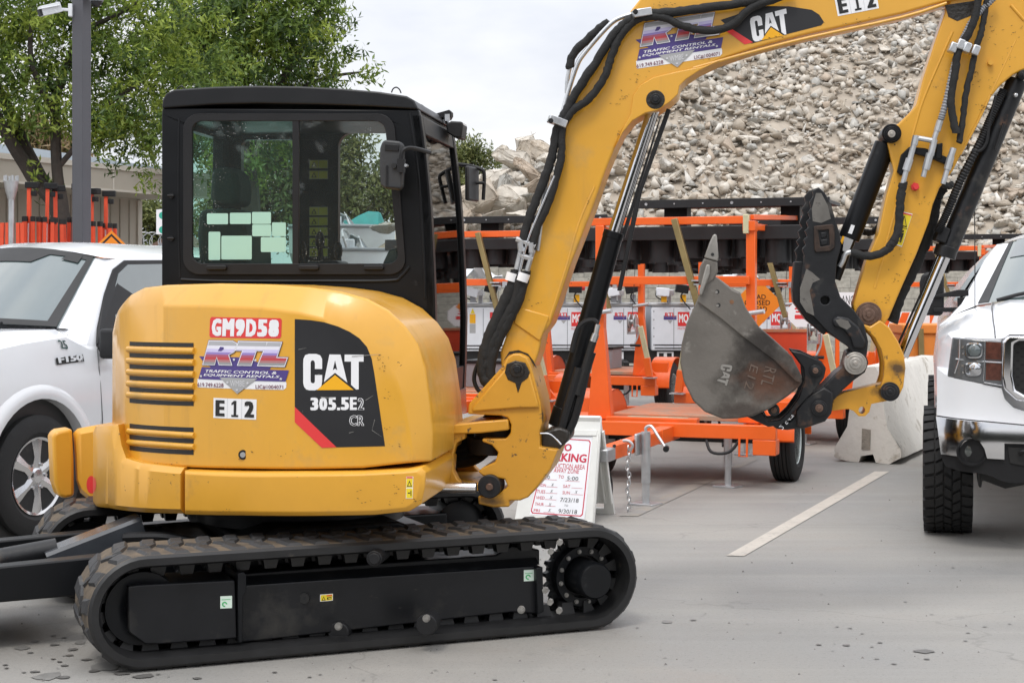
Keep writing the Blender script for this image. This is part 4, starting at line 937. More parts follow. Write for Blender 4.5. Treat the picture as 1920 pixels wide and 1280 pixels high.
m = MB(); m.mat(WHT); cylpx(m, (962,512),(958,527),DB+.03,12,n=16); cylpx(m, (983,512),(978,527),DB+.035,12,n=16); m.build('hose_band', None, boom)
for c, a in (((1045,228),20),((1203,25),-10)):
    m = MB(); m.mat(ZINC); p = H.X(c[0], c[1], DB+.05); m.box(p, (.085,.06,.035), Matrix.Rotation(R(8),3,'Z') @ Matrix.Rotation(R(a),3,'Y')); m.mat(BLKM); m.cyl(p+H.N*.03-H.U*.025, p+H.N*.05-H.U*.025, .012, n=10); m.build('hose_clamp', None, boom, bevel=.004)

# ---------- stick (dipper arm) ----------
DS = .19
stick_px = [(1775,15),(1800,-40),(1850,-90),(1960,-100),(2010,-20),(1990,60),(1950,110),(1922,130),(1900,140),(1876,160),(1850,192),(1828,238),(1815,262),(1787,320),(1762,352),(1749,384),(1742,415),(1719,475),(1690,540),(1667,595),(1652,618),(1625,622),(1606,606),(1600,570),(1625,487),(1647,437),(1662,365),(1676,320),(1664,268),(1670,240),(1684,232),(1705,212),(1718,197),(1730,150),(1752,82)]
m = MB(); m.mat(YELS); m.prism(H, H.pts(stick_px, DS), .02, DS); stick = m.build('stick', None, ex, bevel=.008, seg=3)
m = MB(); m.mat(YELS); tubepx(m, [(1920,38),(1895,10)], DS, 3, samp=2); tubepx(m, [(1905,75),(1870,150),(1835,225),(1800,290)], DS-.004, 2.4, samp=3); tubepx(m, [(1786,60),(1764,110),(1738,170),(1722,215),(1700,300),(1690,350),(1640,540)], DS-.004, 3.2, samp=3); m.each('weld_flange', stick)
m = MB(); m.mat(GREASE); m.prism(H, H.pts([(1772,10),(1840,0),(1825,28),(1795,40),(1778,32)], DS+.001), DS-.005, DS+.0015); m.build('grease_smear', None, stick)
def pin(name, par, px, py, d, rr, core=PINM, ring=BLKW):
    mb = MB(); mb.mat(ring); disc(mb, px, py, d-.06, d+.014, rr); disc(mb, px, py, d, d+.02, rr*.78); mb.mat(core); disc(mb, px, py, d, d+.028, rr*.5); disc(mb, px, py, d, d+.033, rr*.2)
    return mb.build(name, None, par, bevel=.002)
pin('pivot_pin', stick, 1629, 590, DS+.01, 24, PINM, PINM); pin('pivot_pin', stick, 1919, 140, DS, 9, BLKW)
m = MB(); m.mat(RED); disc(m, 1718, 350, DS, DS+.03, 5); disc(m, 1716, 350, DS, DS+.015, 8, n=6); m.build('grease_cap', None, stick)
m = MB(); m.mat(YEL); disc(m, 1858, 117, DS, DS+.025, 5); m.build('boss', None, stick)
D = Decal(H, DS); D.poly([(1676,458),(1691,463),(1711,401),(1684,395),(1683,420)], WHT, 0); Q = [(1678,456.5),(1691,461),(1710,402.5),(1685,396.5)]
D.poly(Q, WARN, 1); QQ = D._q(Q, True); mpq = lambda L: [D.map(QQ, a, b) for a, b in L]
D.poly(mpq([(0,.96),(1,.96),(1,1),(0,1)]), RED, 2, False); D.poly(mpq([(.02,.53),(1,.53),(1,.545),(.02,.545)]), INK, 2, False)
D.poly(mpq([(.08,.58),(.92,.58),(.5,.92)]), INK, 2, False); D.poly(mpq([(.2,.61),(.8,.61),(.5,.865)]), WARN, 3, False)
D.poly(mpq([(.55,.08),(.63,.08),(.65,.25),(.67,.08),(.76,.08),(.8,.38),(.52,.38)]), INK, 2, False); D.poly(mpq([(.6,.40),(.74,.40),(.74,.47),(.6,.47)]), INK, 2, False); D.poly(mpq([(.1,.26),(.3,.26),(.3,.31),(.42,.24),(.3,.17),(.3,.22),(.1,.22)]), INK, 2, False)
D.build('warning_sticker', stick)
D = Decal(H, DS); flecks(D, [(1860,60,20,30,16),(1885,110,14,20,12),(1830,150,12,16,10),(1845,200,14,5,16),(1790,230,16,8,6),(1860,160,8,20,8),(1730,380,16,14,8),(1695,480,18,16,10),(1675,520,16,14,14),(1640,560,14,14,6),(1665,560,12,10,9),(1900,60,20,30,8),(1760,160,10,30,4)], CHIP, 5); merge(D.build('paint_chip', stick), stick)
# stick hoses and fittings
mb = MB(); mb.mat(GREY); P_ = spline([H.X(x, y, DS+.05) for x, y in [(1868,-8),(1846,14),(1824,38),(1808,68),(1800,84),(1792,112),(1783,150),(1774,190),(1764,225)]], 14)
mb.tube(P_, [.0165 if i % 2 else .0125 for i in range(len(P_))], n=10); mb.build('ribbed_hose', None, stick)
hose('hose', stick, ([(1836,-8),(1826,40),(1810,74),(1796,100),(1790,140),(1783,185),(1787,222),(1793,250)], DS+.06, 7.5)); hose('hose', stick, ([(1852,-5),(1842,50),(1832,84),(1824,120),(1812,170),(1806,220),(1798,268)], DS+.05, 6))
m = MB(); m.mat(ZINC)
for x, y in ((1786,90),(1800,84),(1812,90),(1828,95)): m.box(H.X(x, y, DS+.06), (.033,.05,.045), Matrix.Rotation(R(20),3,'Y'))
m.build('hose_clamp', None, stick, bevel=.006)
m = MB(); m.mat(GALV)
for a, b, r in (((1763,226),(1757,246),6.5),((1757,244),(1751,262),5),((1716,258),(1750,264),5),((1718,255),(1714,272),6.5),((1714,270),(1706,300),5.5),((1752,262),(1745,292),6.5),((1744,288),(1736,318),7.5),((1735,316),(1731,332),5),((1788,278),(1782,296),6),((1783,294),(1776,318),7),((1776,318),(1768,345),5),((1706,298),(1699,320),7.5),((1700,318),(1693,345),5)): cylpx(m, a, b, DS+.05, r, n=8)
m.build('fitting', None, stick, smooth=25)
m = MB(); m.mat(BLK); m.prism(H, H.pts([(1690,290),(1705,275),(1735,278),(1760,288),(1788,300),(1786,314),(1745,296),(1715,288),(1700,318),(1690,330),(1682,322)], DS+.035), DS, DS+.035); m.prism(H, H.pts([(1756,270),(1768,268),(1766,298),(1754,298)], DS+.04), DS, DS+.04); m.build('hose_bracket', None, stick, bevel=.004)
hose('hose', stick, ([(1694,342),(1689,365),(1687,395),(1684,430),(1674,455),(1655,473),(1628,480),(1596,474)], DS+.05, 8)); hose('hose', stick, ([(1660,395,.0),(1648,425,.0),(1632,436,.0),(1612,432,.02)], .0, 6.5)); hose('hose', stick, ([(1768,350),(1758,360),(1752,376),(1744,420),(1724,476),(1702,522),(1684,560),(1672,602)], .06, 13)); hose('hose', stick, ([(1770,345),(1778,350),(1785,345)], DS+.03, 6))
# bucket cylinder
m = MB(); m.mat(BLKW); cylpx(m, (1908,150), (1774,474), .10, 19); cylpx(m, (1776,462),(1770,482), .10, 21); bk = m.build('bucket_cylinder', None, ex, bevel=.003)
m = MB(); m.mat(CHR); cylpx(m, (1773,476), (1692,668), .10, 11); m.build('rod', None, bk); m = MB(); m.mat(BLKM); cylpx(m, (1761,474),(1682,650),.08,2.2); m.build('guide_rod', None, bk)  # dark reflection along the rod's left edge, put in as a thin bar
mb = MB(); mb.mat(BLKM); P_ = spline([H.X(x, y, .16) for x, y in [(1882,168),(1860,215),(1836,270),(1800,340),(1775,400),(1758,436)]], 26); mb.tube(P_, [.020 if i % 2 else .016 for i in range(len(P_))], n=8); tubepx(mb, [(1868,180),(1855,230),(1850,265),(1838,282),(1822,282)], .17, 3.5); tubepx(mb, [(1882,232),(1866,282)], .17, 3); mb.build('hose', None, bk)
m = MB(); m.mat(BLKM); c = H.X(1765,440,.12); m.box(c, (.05,.07,.07), Matrix.Rotation(R(20),3,'Y')); m.mat(ZINC); disc(m, 1905, 178, .1, .17, 4); m.each('fitting', bk, bevel=.006)
# thumb cylinder
m = MB(); m.mat(BLK); cylpx(m, (1660,270), (1592,448), .12, 20); disc(m, 1672, 250, .02, .22, 18); th = m.build('thumb_cylinder', None, ex, bevel=.003)
m = MB(); m.mat(BLKM); cylpx(m, (1594,440),(1568,524),.12,14,r2=8); m.build('rod_shield', None, th)
pin('pivot_pin', th, 1672, 251, .23, 14, PINL, BLK)
D = Decal(H, .173); D.poly([(1590,437),(1597,439),(1603,423),(1596,421)], WHT, 0); D.poly([(1580,470),(1590,475),(1600,450),(1583,443)], SILV, 0); D.poly([(1576,452),(1579,458),(1584,444),(1580,442)], CATY, 0); D.build('label', th)
hose('fitting', th, ([(1598,472),(1586,476),(1580,490),(1574,500)], .2, 5), mat=GALV)
# thumb
m = MB(); m.mat(BLKW)
back_ = [(1535,351),(1547,362),(1558,382),(1566,410),(1575,440),(1577,462),(1569,492),(1566,527),(1576,557),(1602,582),(1620,607),(1628,640),(1625,668),(1606,672),(1590,650),(1570,636)]
thumb_px = back_+[(1548,618),(1522,590),(1504,566),(1499,545),(1505,500),(1509,480),(1504,467),(1511,459),(1507,449),(1514,443),(1509,432),(1516,426),(1512,415),(1519,408),(1515,398),(1521,390),(1518,378),(1525,368),(1524,358)]
thumb_far = back_+[(1548,622),(1512,600),(1490,570),(1485,548),(1489,524),(1494,480),(1490,469),(1498,460),(1493,452),(1500,445),(1496,434),(1504,426),(1499,417),(1506,401),(1503,392),(1511,380),(1508,368),(1516,358)]
hole = [(1547+8.5*cos(2*pi*i/16), 563+8.5*sin(2*pi*i/16)) for i in range(16)]
m.prism(H, H.pts(thumb_px, .25), .19, .25, holes=[H.pts(hole, .25)]); m.prism(H, H.pts(thumb_far, .01), -.05, .01)
m.prism(H, H.pts([(1508,480),(1512,560),(1560,628),(1575,600),(1555,480),(1550,400),(1530,380),(1525,420)], .19), -.05, .19)
m.prism(H, H.pts([(1490,490),(1507,490),(1502,545),(1508,566),(1552,620),(1545,628),(1512,600),(1488,566),(1486,545)], .20), -.05, .19)
tb = m.build('thumb', None, ex, bevel=.004); PADM = mk('rubbed_pad_steel', (.05,.032,.024), .5, .4, var=.4, vs=20, spots=[((.014,.013,.012), 12, .5, .1)])
m = MB(); m.mat(PADM); m.prism(H, H.pts([(1526,424),(1561,420),(1565,426),(1565,464),(1558,470),(1530,473),(1527,468)], .262), .24, .262, holes=[H.pts([(1534,432),(1554,430),(1556,460),(1538,463)], .262)]); m.mat(BLKW); m.prism(H, H.pts([(1538,436),(1550,435),(1550,444),(1540,446)], .258), .24, .258); m.prism(H, H.pts([(1538,450),(1552,448),(1552,458),(1540,460)], .258), .24, .258); m.build('pad', None, tb, bevel=.003)
WEAR = mk('bare_steel_wear', (.16,.15,.135), .4, .3, spots=[((.03,.028,.026), 14, .58, .1)], var=.25, vs=14)
m = MB(); m.mat(WEAR); m.prism(H, H.pts([(1512,504),(1522,510),(1538,524),(1524,530),(1518,545),(1524,575),(1527,592),(1512,585),(1500,566),(1500,540)], .2515), .24, .2515); m.prism(H, H.pts([(1530,362),(1540,362),(1552,385),(1558,410),(1540,418),(1524,415),(1522,392)], .2512), .24, .2512); m.prism(H, H.pts([(1566,600),(1576,597),(1590,601),(1596,612),(1588,618),(1575,612)], .276), .27, .2762); m.each('worn_patch', tb)
m = MB(); m.mat(BLKW); m.prism(H, H.pts([(1560,600),(1570,592),(1590,595),(1610,612),(1624,640),(1620,654),(1600,652),(1594,632),(1580,616),(1564,612)], .275), .2, .275); m.build('hinge_arm', None, tb, bevel=.01, seg=3)
# bucket and coupler
DBK = .36
bucket_px = [(1307,562),(1313,548),(1330,520),(1345,520),(1372,540),(1388,548),(1396,575),(1420,612),(1455,642),(1484,668),(1502,705),(1504,716),(1497,726),(1478,742),(1440,768),(1412,780),(1385,784),(1355,785),(1322,772),(1300,752),(1282,715),(1275,680),(1278,645),(1287,607)]
def loc_(px, py, d): return H.X(px, py, d)-ex.location
stain(STL, loc_(1462,705,.3), (.33,.40,.23), (.030,.024,.020), .7, 8, .95)
stain(STL, loc_(1425,640,.3), (.13,.30,.10), (.035,.030,.027), .5, 12, .85)
stain(STL, loc_(1440,712,.3), (.17,.3,.11), (.13,.055,.03), .7, 11, .7)
stain(STL, loc_(1385,770,.3), (.16,.3,.05), (.055,.042,.035), .6, 14, .8)
m = MB(); m.mat(STL); side = H.pts(bucket_px, DBK); m.prism(H, side, DBK-.03, DBK); m.prism(H, side, -.19, -.16)
shellpx = bucket_px[12:]+bucket_px[:1]
vs = []; inn = []
S_ = H.pts(shellpx, DBK); cu = sum(p[0] for p in side)/len(side); cz = sum(p[1] for p in side)/len(side)
for u, z in S_:
    u2, z2 = u+(cu-u)*.05, z+(cz-z)*.05
    vs += [H.W(u, z, DBK), H.W(u, z, -.19), H.W(u2, z2, -.19), H.W(u2, z2, DBK)]
fs = []
for i in range(len(S_)-1):
    for a, b in ((0,1),(1,2),(2,3),(3,0)): fs.append((4*i+a, 4*i+b, 4*i+4+b, 4*i+4+a))
m.add(vs, fs); bucket = m.build('bucket', None, ex, bevel=.006)
m = MB(); m.mat(STL)          # reinforcement plate along the cutting side
m.prism(H, H.pts([(1308,566),(1312,548),(1334,514),(1345,520),(1374,544),(1388,550),(1398,576),(1424,614),(1460,646),(1485,668),(1504,706),(1500,718),(1490,714),(1452,676),(1396,634),(1350,596)], DBK+.016), DBK-.005, DBK+.016); m.build('side_cutter', None, bucket, bevel=.004)
m = MB(); m.mat(INK)
for x, y in ((1345,547),(1347,572)): disc(m, x, y, DBK, DBK+.0168, 4)
m.mat(STLT)
for x, y in ((1345,547),(1347,572)): disc(m, x-1.5, y+.5, DBK, DBK+.0175, 2.5)
m.mat(RUST); disc(m, 1372, 566, DBK, DBK+.0172, 4); m.build('bolt_hole', None, bucket)
for k in range(4):
    d1 = DBK+.03-k*.19
    m = MB(); m.mat(STLT); m.prism(H, H.pts([(1340,438),(1344,441),(1347,480),(1346,490),(1320,483),(1330,455),(1336,442)], d1), d1-.06, d1); m.mat(STL); m.prism(H, H.pts([(1320,484),(1345,490),(1346,510),(1338,524),(1322,536),(1310,534),(1309,520),(1312,500)], d1-.006), d1-.055, d1-.006)
    t_ = m.build('tooth', None, bucket, bevel=.008)
m = MB(); m.mat(STLT); m.prism(H, H.pts([(1324,496),(1331,496),(1331,512),(1316,553),(1311,553),(1311,545)], DBK+.045), DBK, DBK+.045); m.build('tooth_adapter', None, bucket, bevel=.005)
m = MB(); m.mat(INK); disc(m, 1336, 477, DBK, DBK+.032, 3); m.build('tooth_pin', None, bucket)
# cast lettering on the bucket cheek (reads sideways) and weld-bead writing
D = Decal(H, DBK+.001); Q = [(1373,684),(1362,726),(1340,714),(1352,682)]
cat_logo(D, [(1353,682),(1343,716),(1363,723),(1374,685)], 1, True, STLT, STL); D.build('cast_emblem', bucket)
WELD = mk('weld_bead', (.17,.125,.10), .45, .5, var=.3, vs=40)
D = Decal(H, DBK+.001); D.text('RTL', [(1435,686),(1426,720),(1447,727),(1456,692)], WELD, 1); D.text('E12', [(1408,682),(1395,727),(1411,733),(1422,688)], WELD, 1); D.build('weld_lettering', bucket)
m = MB(); m.mat(BLKW); ear = H.pts([(1440,790),(1462,787),(1478,772),(1497,745),(1508,715),(1506,690),(1482,657),(1505,661),(1540,677),(1549,690),(1545,708),(1525,735),(1500,760),(1488,772),(1478,786),(1462,798),(1440,800),(1398,780),(1430,772)], .27)
m.prism(H, ear, .23, .27); m.prism(H, ear, -.07, -.03); eo = m.each('bucket_ear', bucket, bevel=.006)[0]
pin('pivot_pin', eo, 1529, 695, .275, 11, PINM, BLKW); pin('pivot_pin', eo, 1451, 769, .275, 11, PINM, BLKW)
m = MB(); m.mat(BLKW); cp = H.pts([(1580,690),(1588,660),(1604,652),(1622,660),(1629,680),(1622,698),(1602,712),(1580,732),(1562,752),(1559,775),(1547,790),(1512,802),(1476,806),(1455,804),(1446,795),(1480,790),(1490,780),(1500,765),(1524,738),(1545,722),(1566,700)], .235)
m.prism(H, cp, -.0, .235); cpo = m.build('quick_coupler', None, ex, bevel=.01, seg=3)
m = MB(); m.mat(BLKW); m.prism(H, H.pts([(1494,798),(1492,770),(1510,745),(1545,725),(1562,735),(1562,752),(1559,775),(1547,790),(1512,801)], .26), .2, .26); m.build('coupler_plate', None, cpo, bevel=.008)
pin('pivot_pin', cpo, 1604, 681, .26, 21, PINL, PINL); pin('pivot_pin', cpo, 1536, 765, .265, 15, PINM, BLKW)
D = Decal(H, .262); D.text('2 547', [(1460,800),(1482,772),(1489,779),(1467,806)], WHT, 1, -.01); D.build('chalk_mark', cpo)
stain(YELW, loc_(1680,690,.22), (.06,.2,.05), (.045,.03,.022), .8, 22, .9); stain(YELW, loc_(1650,735,.2), (.05,.2,.03), (.04,.03,.022), .8, 25, .85); stain(YELW, loc_(920,940,.3), (.10,.25,.03), (.06,.04,.025), .9, 20, .85)
# yellow linkage
m = MB(); m.mat(YELW); L1 = H.pts([(1612,605),(1632,612),(1650,600),(1668,614),(1684,640),(1695,665),(1698,690),(1694,725),(1686,742),(1668,752),(1652,742),(1650,728),(1657,706),(1658,680),(1652,656),(1640,634)], .24)
m.prism(H, L1, .20, .24); m.prism(H, L1, -.02, .02); lk = m.build('bucket_link', None, ex, bevel=.006)
m = MB(); m.mat(YELW); eyeh = [(1616+6*cos(2*pi*i/14), 769+7*sin(2*pi*i/14)) for i in range(14)]
m.prism(H, H.pts([(1562,746),(1585,735),(1640,722),(1668,716),(1682,734),(1670,750),(1634,757),(1630,772),(1622,780),(1610,780),(1600,770),(1590,766),(1560,770)], .185), .05, .185, holes=[H.pts(eyeh, .185)]); m.build('power_link', None, ex, bevel=.008)
pin('pivot_pin', lk, 1669, 734, .245, 18, BLKW, BLKW)
# ================= trees =================
class PG:
    """free plane: o + U*u + T*v + N*d (N towards the camera)"""
    def __init__(s, o, U, T): s.o = V(o); s.U = V(U).normalized(); s.T = V(T).normalized(); s.N = s.T.cross(s.U)*-1; s.bend = None; s.N = s.N if s.N.dot(V((0,0,CAMH))-s.o) > 0 else -s.N
    def P(s, px, py, d=0.0):
        r = V(((px-HX)/FOC, 1, -(py-HY)/FOC)); c = V((0, 0, CAMH)); q = s.o+s.N*d
        p = c+r*((q-c).dot(s.N)/r.dot(s.N)); w_ = p-q; a = s.U.dot(s.T); x = w_.dot(s.U); y = w_.dot(s.T); u = (x-a*y)/(1-a*a); return u, y-a*u
    def pts(s, L, d=0.0): return [s.P(x, y, d) for x, y in L]
    def W(s, u, v, d=0.0): return s.o+s.U*u+s.T*v+s.N*d
    def X(s, px, py, d=0.0): return s.W(*s.P(px, py, d), d)
def leafmat(name, c, tr=.35):
    m = bpy.data.materials.new(name); m.use_nodes = True; nt = m.node_tree; L = nt.links.new; nt.nodes.remove(nt.nodes['Principled BSDF'])
    oi = _n(nt, 'ShaderNodeTexCoord'); nz = _n(nt, 'ShaderNodeTexNoise', i_Scale=9.0, i_Detail=3.0); L(oi.outputs['Object'], nz.inputs['Vector'])
    r = _n(nt, 'ShaderNodeMapRange'); r.inputs['From Min'].default_value = .3; r.inputs['From Max'].default_value = .7; r.inputs['To Min'].default_value = .7; r.inputs['To Max'].default_value = 1.35; L(nz.outputs['Fac'], r.inputs['Value'])
    hs = _n(nt, 'ShaderNodeHueSaturation'); hs.inputs['Color'].default_value = rgba(c); L(r.outputs['Result'], hs.inputs['Value'])
    d = _n(nt, 'ShaderNodeBsdfDiffuse'); t = _n(nt, 'ShaderNodeBsdfTranslucent'); g = _n(nt, 'ShaderNodeBsdfGlossy', i_Roughness=.45); g.inputs['Color'].default_value = (.25, .25, .25, 1)
    L(hs.outputs['Color'], d.inputs['Color']); L(hs.outputs['Color'], t.inputs['Color'])
    m1 = _n(nt, 'ShaderNodeMixShader'); m1.inputs[0].default_value = tr; L(d.outputs[0], m1.inputs[1]); L(t.outputs[0], m1.inputs[2])
    m2 = _n(nt, 'ShaderNodeMixShader'); m2.inputs[0].default_value = .10; L(m1.outputs[0], m2.inputs[1]); L(g.outputs[0], m2.inputs[2]); L(m2.outputs[0], nt.nodes['Material Output'].inputs['Surface']); return m
LEAF = [leafmat('leaf_light', (.30, .38, .065)), leafmat('leaf_mid', (.16, .24, .046)), leafmat('leaf_dark', (.07, .12, .035))]
OLIVE = [leafmat('olive_light', (.25, .27, .10)), leafmat('olive_mid', (.15, .18, .06)), leafmat('olive_dark', (.09, .115, .04))]
BARK = mk('bark', (.055, .045, .038), .85, var=.35, vs=12, bump=.6, bs=35)
def leaves(name, parent, blobs, twigs, per, ln, wd, spread, seed, mats=LEAF, mix=(.34, .42, .24)):
    """blobs: (centre, radii); leaf-sized faces gathered in twigs spread through the blobs' volume"""
    g = np.random.default_rng(seed); vol = np.array([b[1][0]*b[1][1]*b[1][2] for b in blobs])**.75; pick = g.choice(len(blobs), twigs, p=vol/vol.sum())
    C = np.array([b[0] for b in blobs], float)[pick]; Rr = np.array([b[1] for b in blobs], float)[pick]
    dv = g.normal(size=(twigs, 3)); dv /= np.linalg.norm(dv, axis=1)[:, None]; rad = g.random(twigs)**.42*(1+.16*g.normal(size=twigs))
    T_ = C+dv*Rr*rad[:, None]; n = twigs*per; ti = np.repeat(np.arange(twigs), per)
    td = dv+g.normal(size=(twigs, 3))*.7; td[:, 2] -= .15; td /= np.linalg.norm(td, axis=1)[:, None]
    al = g.random(n)-.5
    P = T_[ti]+td[ti]*(al*spread*2.6)[:, None]+g.normal(size=(n, 3))*spread*.38
    a = td[ti]*.6+g.normal(size=(n, 3))*.8; a /= np.linalg.norm(a, axis=1)[:, None]
    b = np.cross(a, g.normal(size=(n, 3))+np.array([0, 0, 1.2])); b /= np.linalg.norm(b, axis=1)[:, None]+1e-9
    l = ln*(.65+.7*g.random(n))[:, None]; w_ = wd*(.7+.6*g.random(n))[:, None]
    q = np.stack([P-a*l*.5, P+b*w_*.5, P+a*l*.5, P-b*w_*.5], 1).reshape(-1, 3)
    off = parent.location if parent else V((0, 0, 0)); q -= np.array(off)
    me = bpy.data.meshes.new(name); me.vertices.add(n*4); me.vertices.foreach_set('co', q.astype(np.float32).ravel())
    me.loops.add(n*4); me.loops.foreach_set('vertex_index', np.arange(n*4, dtype=np.int32)); me.polygons.add(n); me.polygons.foreach_set('loop_start', np.arange(0, n*4, 4, dtype=np.int32))
    for m in mats: me.materials.append(m)
    mi = g.choice(3, twigs, p=mix)[ti]; me.polygons.foreach_set('material_index', mi.astype(np.int32)); me.update(); me.validate()
    o = bpy.data.objects.new(name, me); COL.objects.link(o)
    if parent: o.parent = parent
    return o
def B(px, py, D, r, ry=None, rz=None): p = at(px, py, D); return (tuple(p), (r, ry or r, rz or r))
def limb(mb, pts, r0, r1):
    P = spline([V(p) for p in pts], 6); n = len(P); mb.tube(P, [r0+(r1-r0)*i/(n-1) for i in range(n)], n=9)
# near tree at the left, three leaning stems
t1 = thing('tree', 'leafy tree with three leaning dark stems in front of the beige building', 'tree', (at(95, 545, 17.6).x, 17.6, 0))
mb = MB(); mb.mat(BARK)
a0 = V((at(122, 545, 17.6).x, 17.6, 0))
limb(mb, [a0+V((-.05,0,0)), at(118,440,17.6), at(60,330,17.6), at(20,265,17.5), at(-40,150,17.4), at(-90,0,17.3)], .10, .05)
limb(mb, [a0+V((.02,.1,0)), at(122,440,17.7), at(88,360,17.7), at(48,280,17.7), at(20,215,17.8), at(-20,120,17.9), at(-30,-60,18)], .10, .05)
limb(mb, [a0+V((.1,0,0)), at(121,430,17.5), at(108,330,17.5), at(104,240,17.5), at(108,170,17.5), at(150,60,17.6), at(190,-60,17.6)], .075, .035)
limb(mb, [at(108,315,17.5), at(142,275,17.5), at(200,200,17.6), at(300,130,17.8)], .035, .018)
limb(mb, [at(104,220,17.5), at(60,120,17.2), at(60,10,17.2)], .04, .02); limb(mb, [at(150,60,17.6), at(250,10,17.9), at(330,-60,18)], .03, .015)
mb.build('trunk', None, t1)
bl = [B(-60,60,17.6,.85,1.1,.7), B(40,50,17.4,.7,1.0,.55), B(120,120,17.5,.62,.9,.5), B(60,190,17.3,.5,.8,.3), B(-10,215,17.5,.45,.7,.3), B(200,60,17.7,.7,1.0,.6), B(230,180,17.7,.55,.9,.5), B(290,110,17.9,.6,.9,.55), B(340,210,18,.5,.8,.5), B(250,270,17.8,.40,.6,.22), B(190,240,17.6,.45,.7,.35), B(110,-40,17.6,.9,1.0,.5), B(300,-20,18,.8,1.0,.5), B(-80,-60,17.6,.9,1,.6), B(140,20,17.6,.5,.8,.4), B(215,230,17.5,.32,.5,.3), B(275,310,17.8,.16,.25,.09), B(282,345,17.8,.12,.2,.06), B(78,325,17.5,.10,.2,.14), B(400,150,18.4,.45,.8,.5), B(120,240,17.6,.3,.5,.18), B(20,150,17.4,.5,.7,.35)]
leaves('crown', t1, bl, 1020, 34, .085, .026, .125, 11, mix=(.40,.38,.22))
# darker tree behind the cab roof
t2 = thing('tree', 'taller dark green tree rising behind the cab roof', 'tree', (at(470, 545, 23).x, 23, 0))
mb = MB(); mb.mat(BARK); b0 = V((at(470,545,23).x, 23, 0))
limb(mb, [b0, at(470,420,23), at(460,300,23), at(440,180,23), at(380,90,23), at(340,30,23), at(300,-60,23)], .17, .06)
limb(mb, [at(460,300,23), at(500,200,23), at(560,100,23), at(600,20,23)], .09, .03); limb(mb, [at(440,180,23), at(450,80,23), at(460,-40,23)], .06, .025); limb(mb, [at(500,200,23), at(600,150,23), at(680,135,23)], .05, .012); limb(mb, [at(380,90,23), at(330,80,23), at(300,20,23)], .04, .02)
mb.build('trunk', None, t2)
bl = [B(380,60,23,.75,1.1,.6), B(450,30,23,.8,1.1,.7), B(540,40,23,.75,1.1,.65), B(590,95,23,.6,.9,.5), B(600,10,23,.42,.7,.5), B(500,130,23,.8,1.1,.5), B(420,140,23,.7,1,.5), B(615,150,23,.4,.6,.25), B(640,60,23,.14,.25,.14), B(650,115,23,.22,.35,.14), B(683,145,23,.16,.2,.12), B(694,122,23,.05,.1,.05), B(360,190,23,.6,.9,.4), B(480,-60,23,1,1.1,.6), B(340,250,23,.6,.8,.5), B(470,260,23,.8,.8,.6), B(560,220,23,.7,.8,.5), B(330,110,23,.5,.8,.5), B(600,200,23,.4,.6,.3)]
leaves('crown', t2, bl, 950, 34, .11, .034, .16, 12, mix=(.28,.42,.30))
# soft green trees far behind, seen through and past the cab
def fartree(px, D, blobs, seed, label, mats=OLIVE, tw=420, sz=.14, grp=None, stem=.12):
    base = V((at(px, 545, D).x, D, 0)); t = thing('tree', label, 'tree', base, grp); mb = MB(); mb.mat(BARK)
    top = V(blobs[0][0]); limb(mb, [base, base.lerp(top, .5)+V((.1,0,0)), top], stem, stem*.3)
    for b in blobs[1:5]: limb(mb, [base.lerp(top, .55), V(b[0])], stem*.4, stem*.1)
    mb.build('trunk', None, t); leaves('crown', t, blobs, tw, 26, sz, sz*.36, sz*2.1, seed, mats); return t
fartree(880, 46, [B(882,285,46,.42,.5,.36), B(862,292,46,.3,.4,.25), B(903,300,46,.28,.4,.25), B(870,330,46,.5,.5,.35), B(925,312,46,.22,.3,.15), B(850,320,46,.3,.4,.3), B(855,360,46,.5,.5,.5)], 21, 'small round olive green tree between the cab and the boulders', tw=260, sz=.13)
fartree(490, 29, [B(490,280,29,.7,.8,.6), B(430,320,29,.6,.7,.5), B(545,330,29,.6,.7,.6), B(490,370,29,.9,.8,.5), B(420,400,29,.6,.7,.4), B(560,400,29,.6,.7,.4)], 22, 'pale green tree seen through the left cab pane', tw=420)
fartree(690, 34, [B(655,285,34,.35,.5,.55), B(640,345,34,.5,.6,.5), B(720,345,34,.7,.7,.45), B(680,380,34,.9,.8,.4), B(760,360,34,.6,.7,.45), B(800,385,34,.6,.6,.45), B(665,250,34,.14,.3,.35)], 23, 'bushy green tree seen through the right cab pane', tw=480)
fartree(285, 36, [B(285,395,36,.6,.7,.35), B(320,420,36,.7,.7,.35), B(255,410,36,.4,.6,.4), B(300,450,36,.8,.6,.4)], 24, 'low green tree behind the wire fence left of the cab', tw=300, sz=.12)
# dry fan palm behind the leaning stems
pm = thing('palm_tree', 'shaggy fan palm with dry hanging fronds behind the building', 'palm tree', (at(60,545,40).x, 40, 0)); mb = MB(); mb.mat(BARK); limb(mb, [pm.location, at(62,380,40), at(62,235,40)], .2, .16); mb.build('trunk', None, pm)
DRY = leafmat('dry_frond', (.30,.22,.12)); leaves('crown', pm, [B(58,262,40,.35,.35,.35), B(72,245,40,.3,.3,.25), B(115,290,40,.7,.5,.2)], 60, 30, .5, .05, .3, 31, [DRY, OLIVE[1], DRY], (.6,.2,.2))

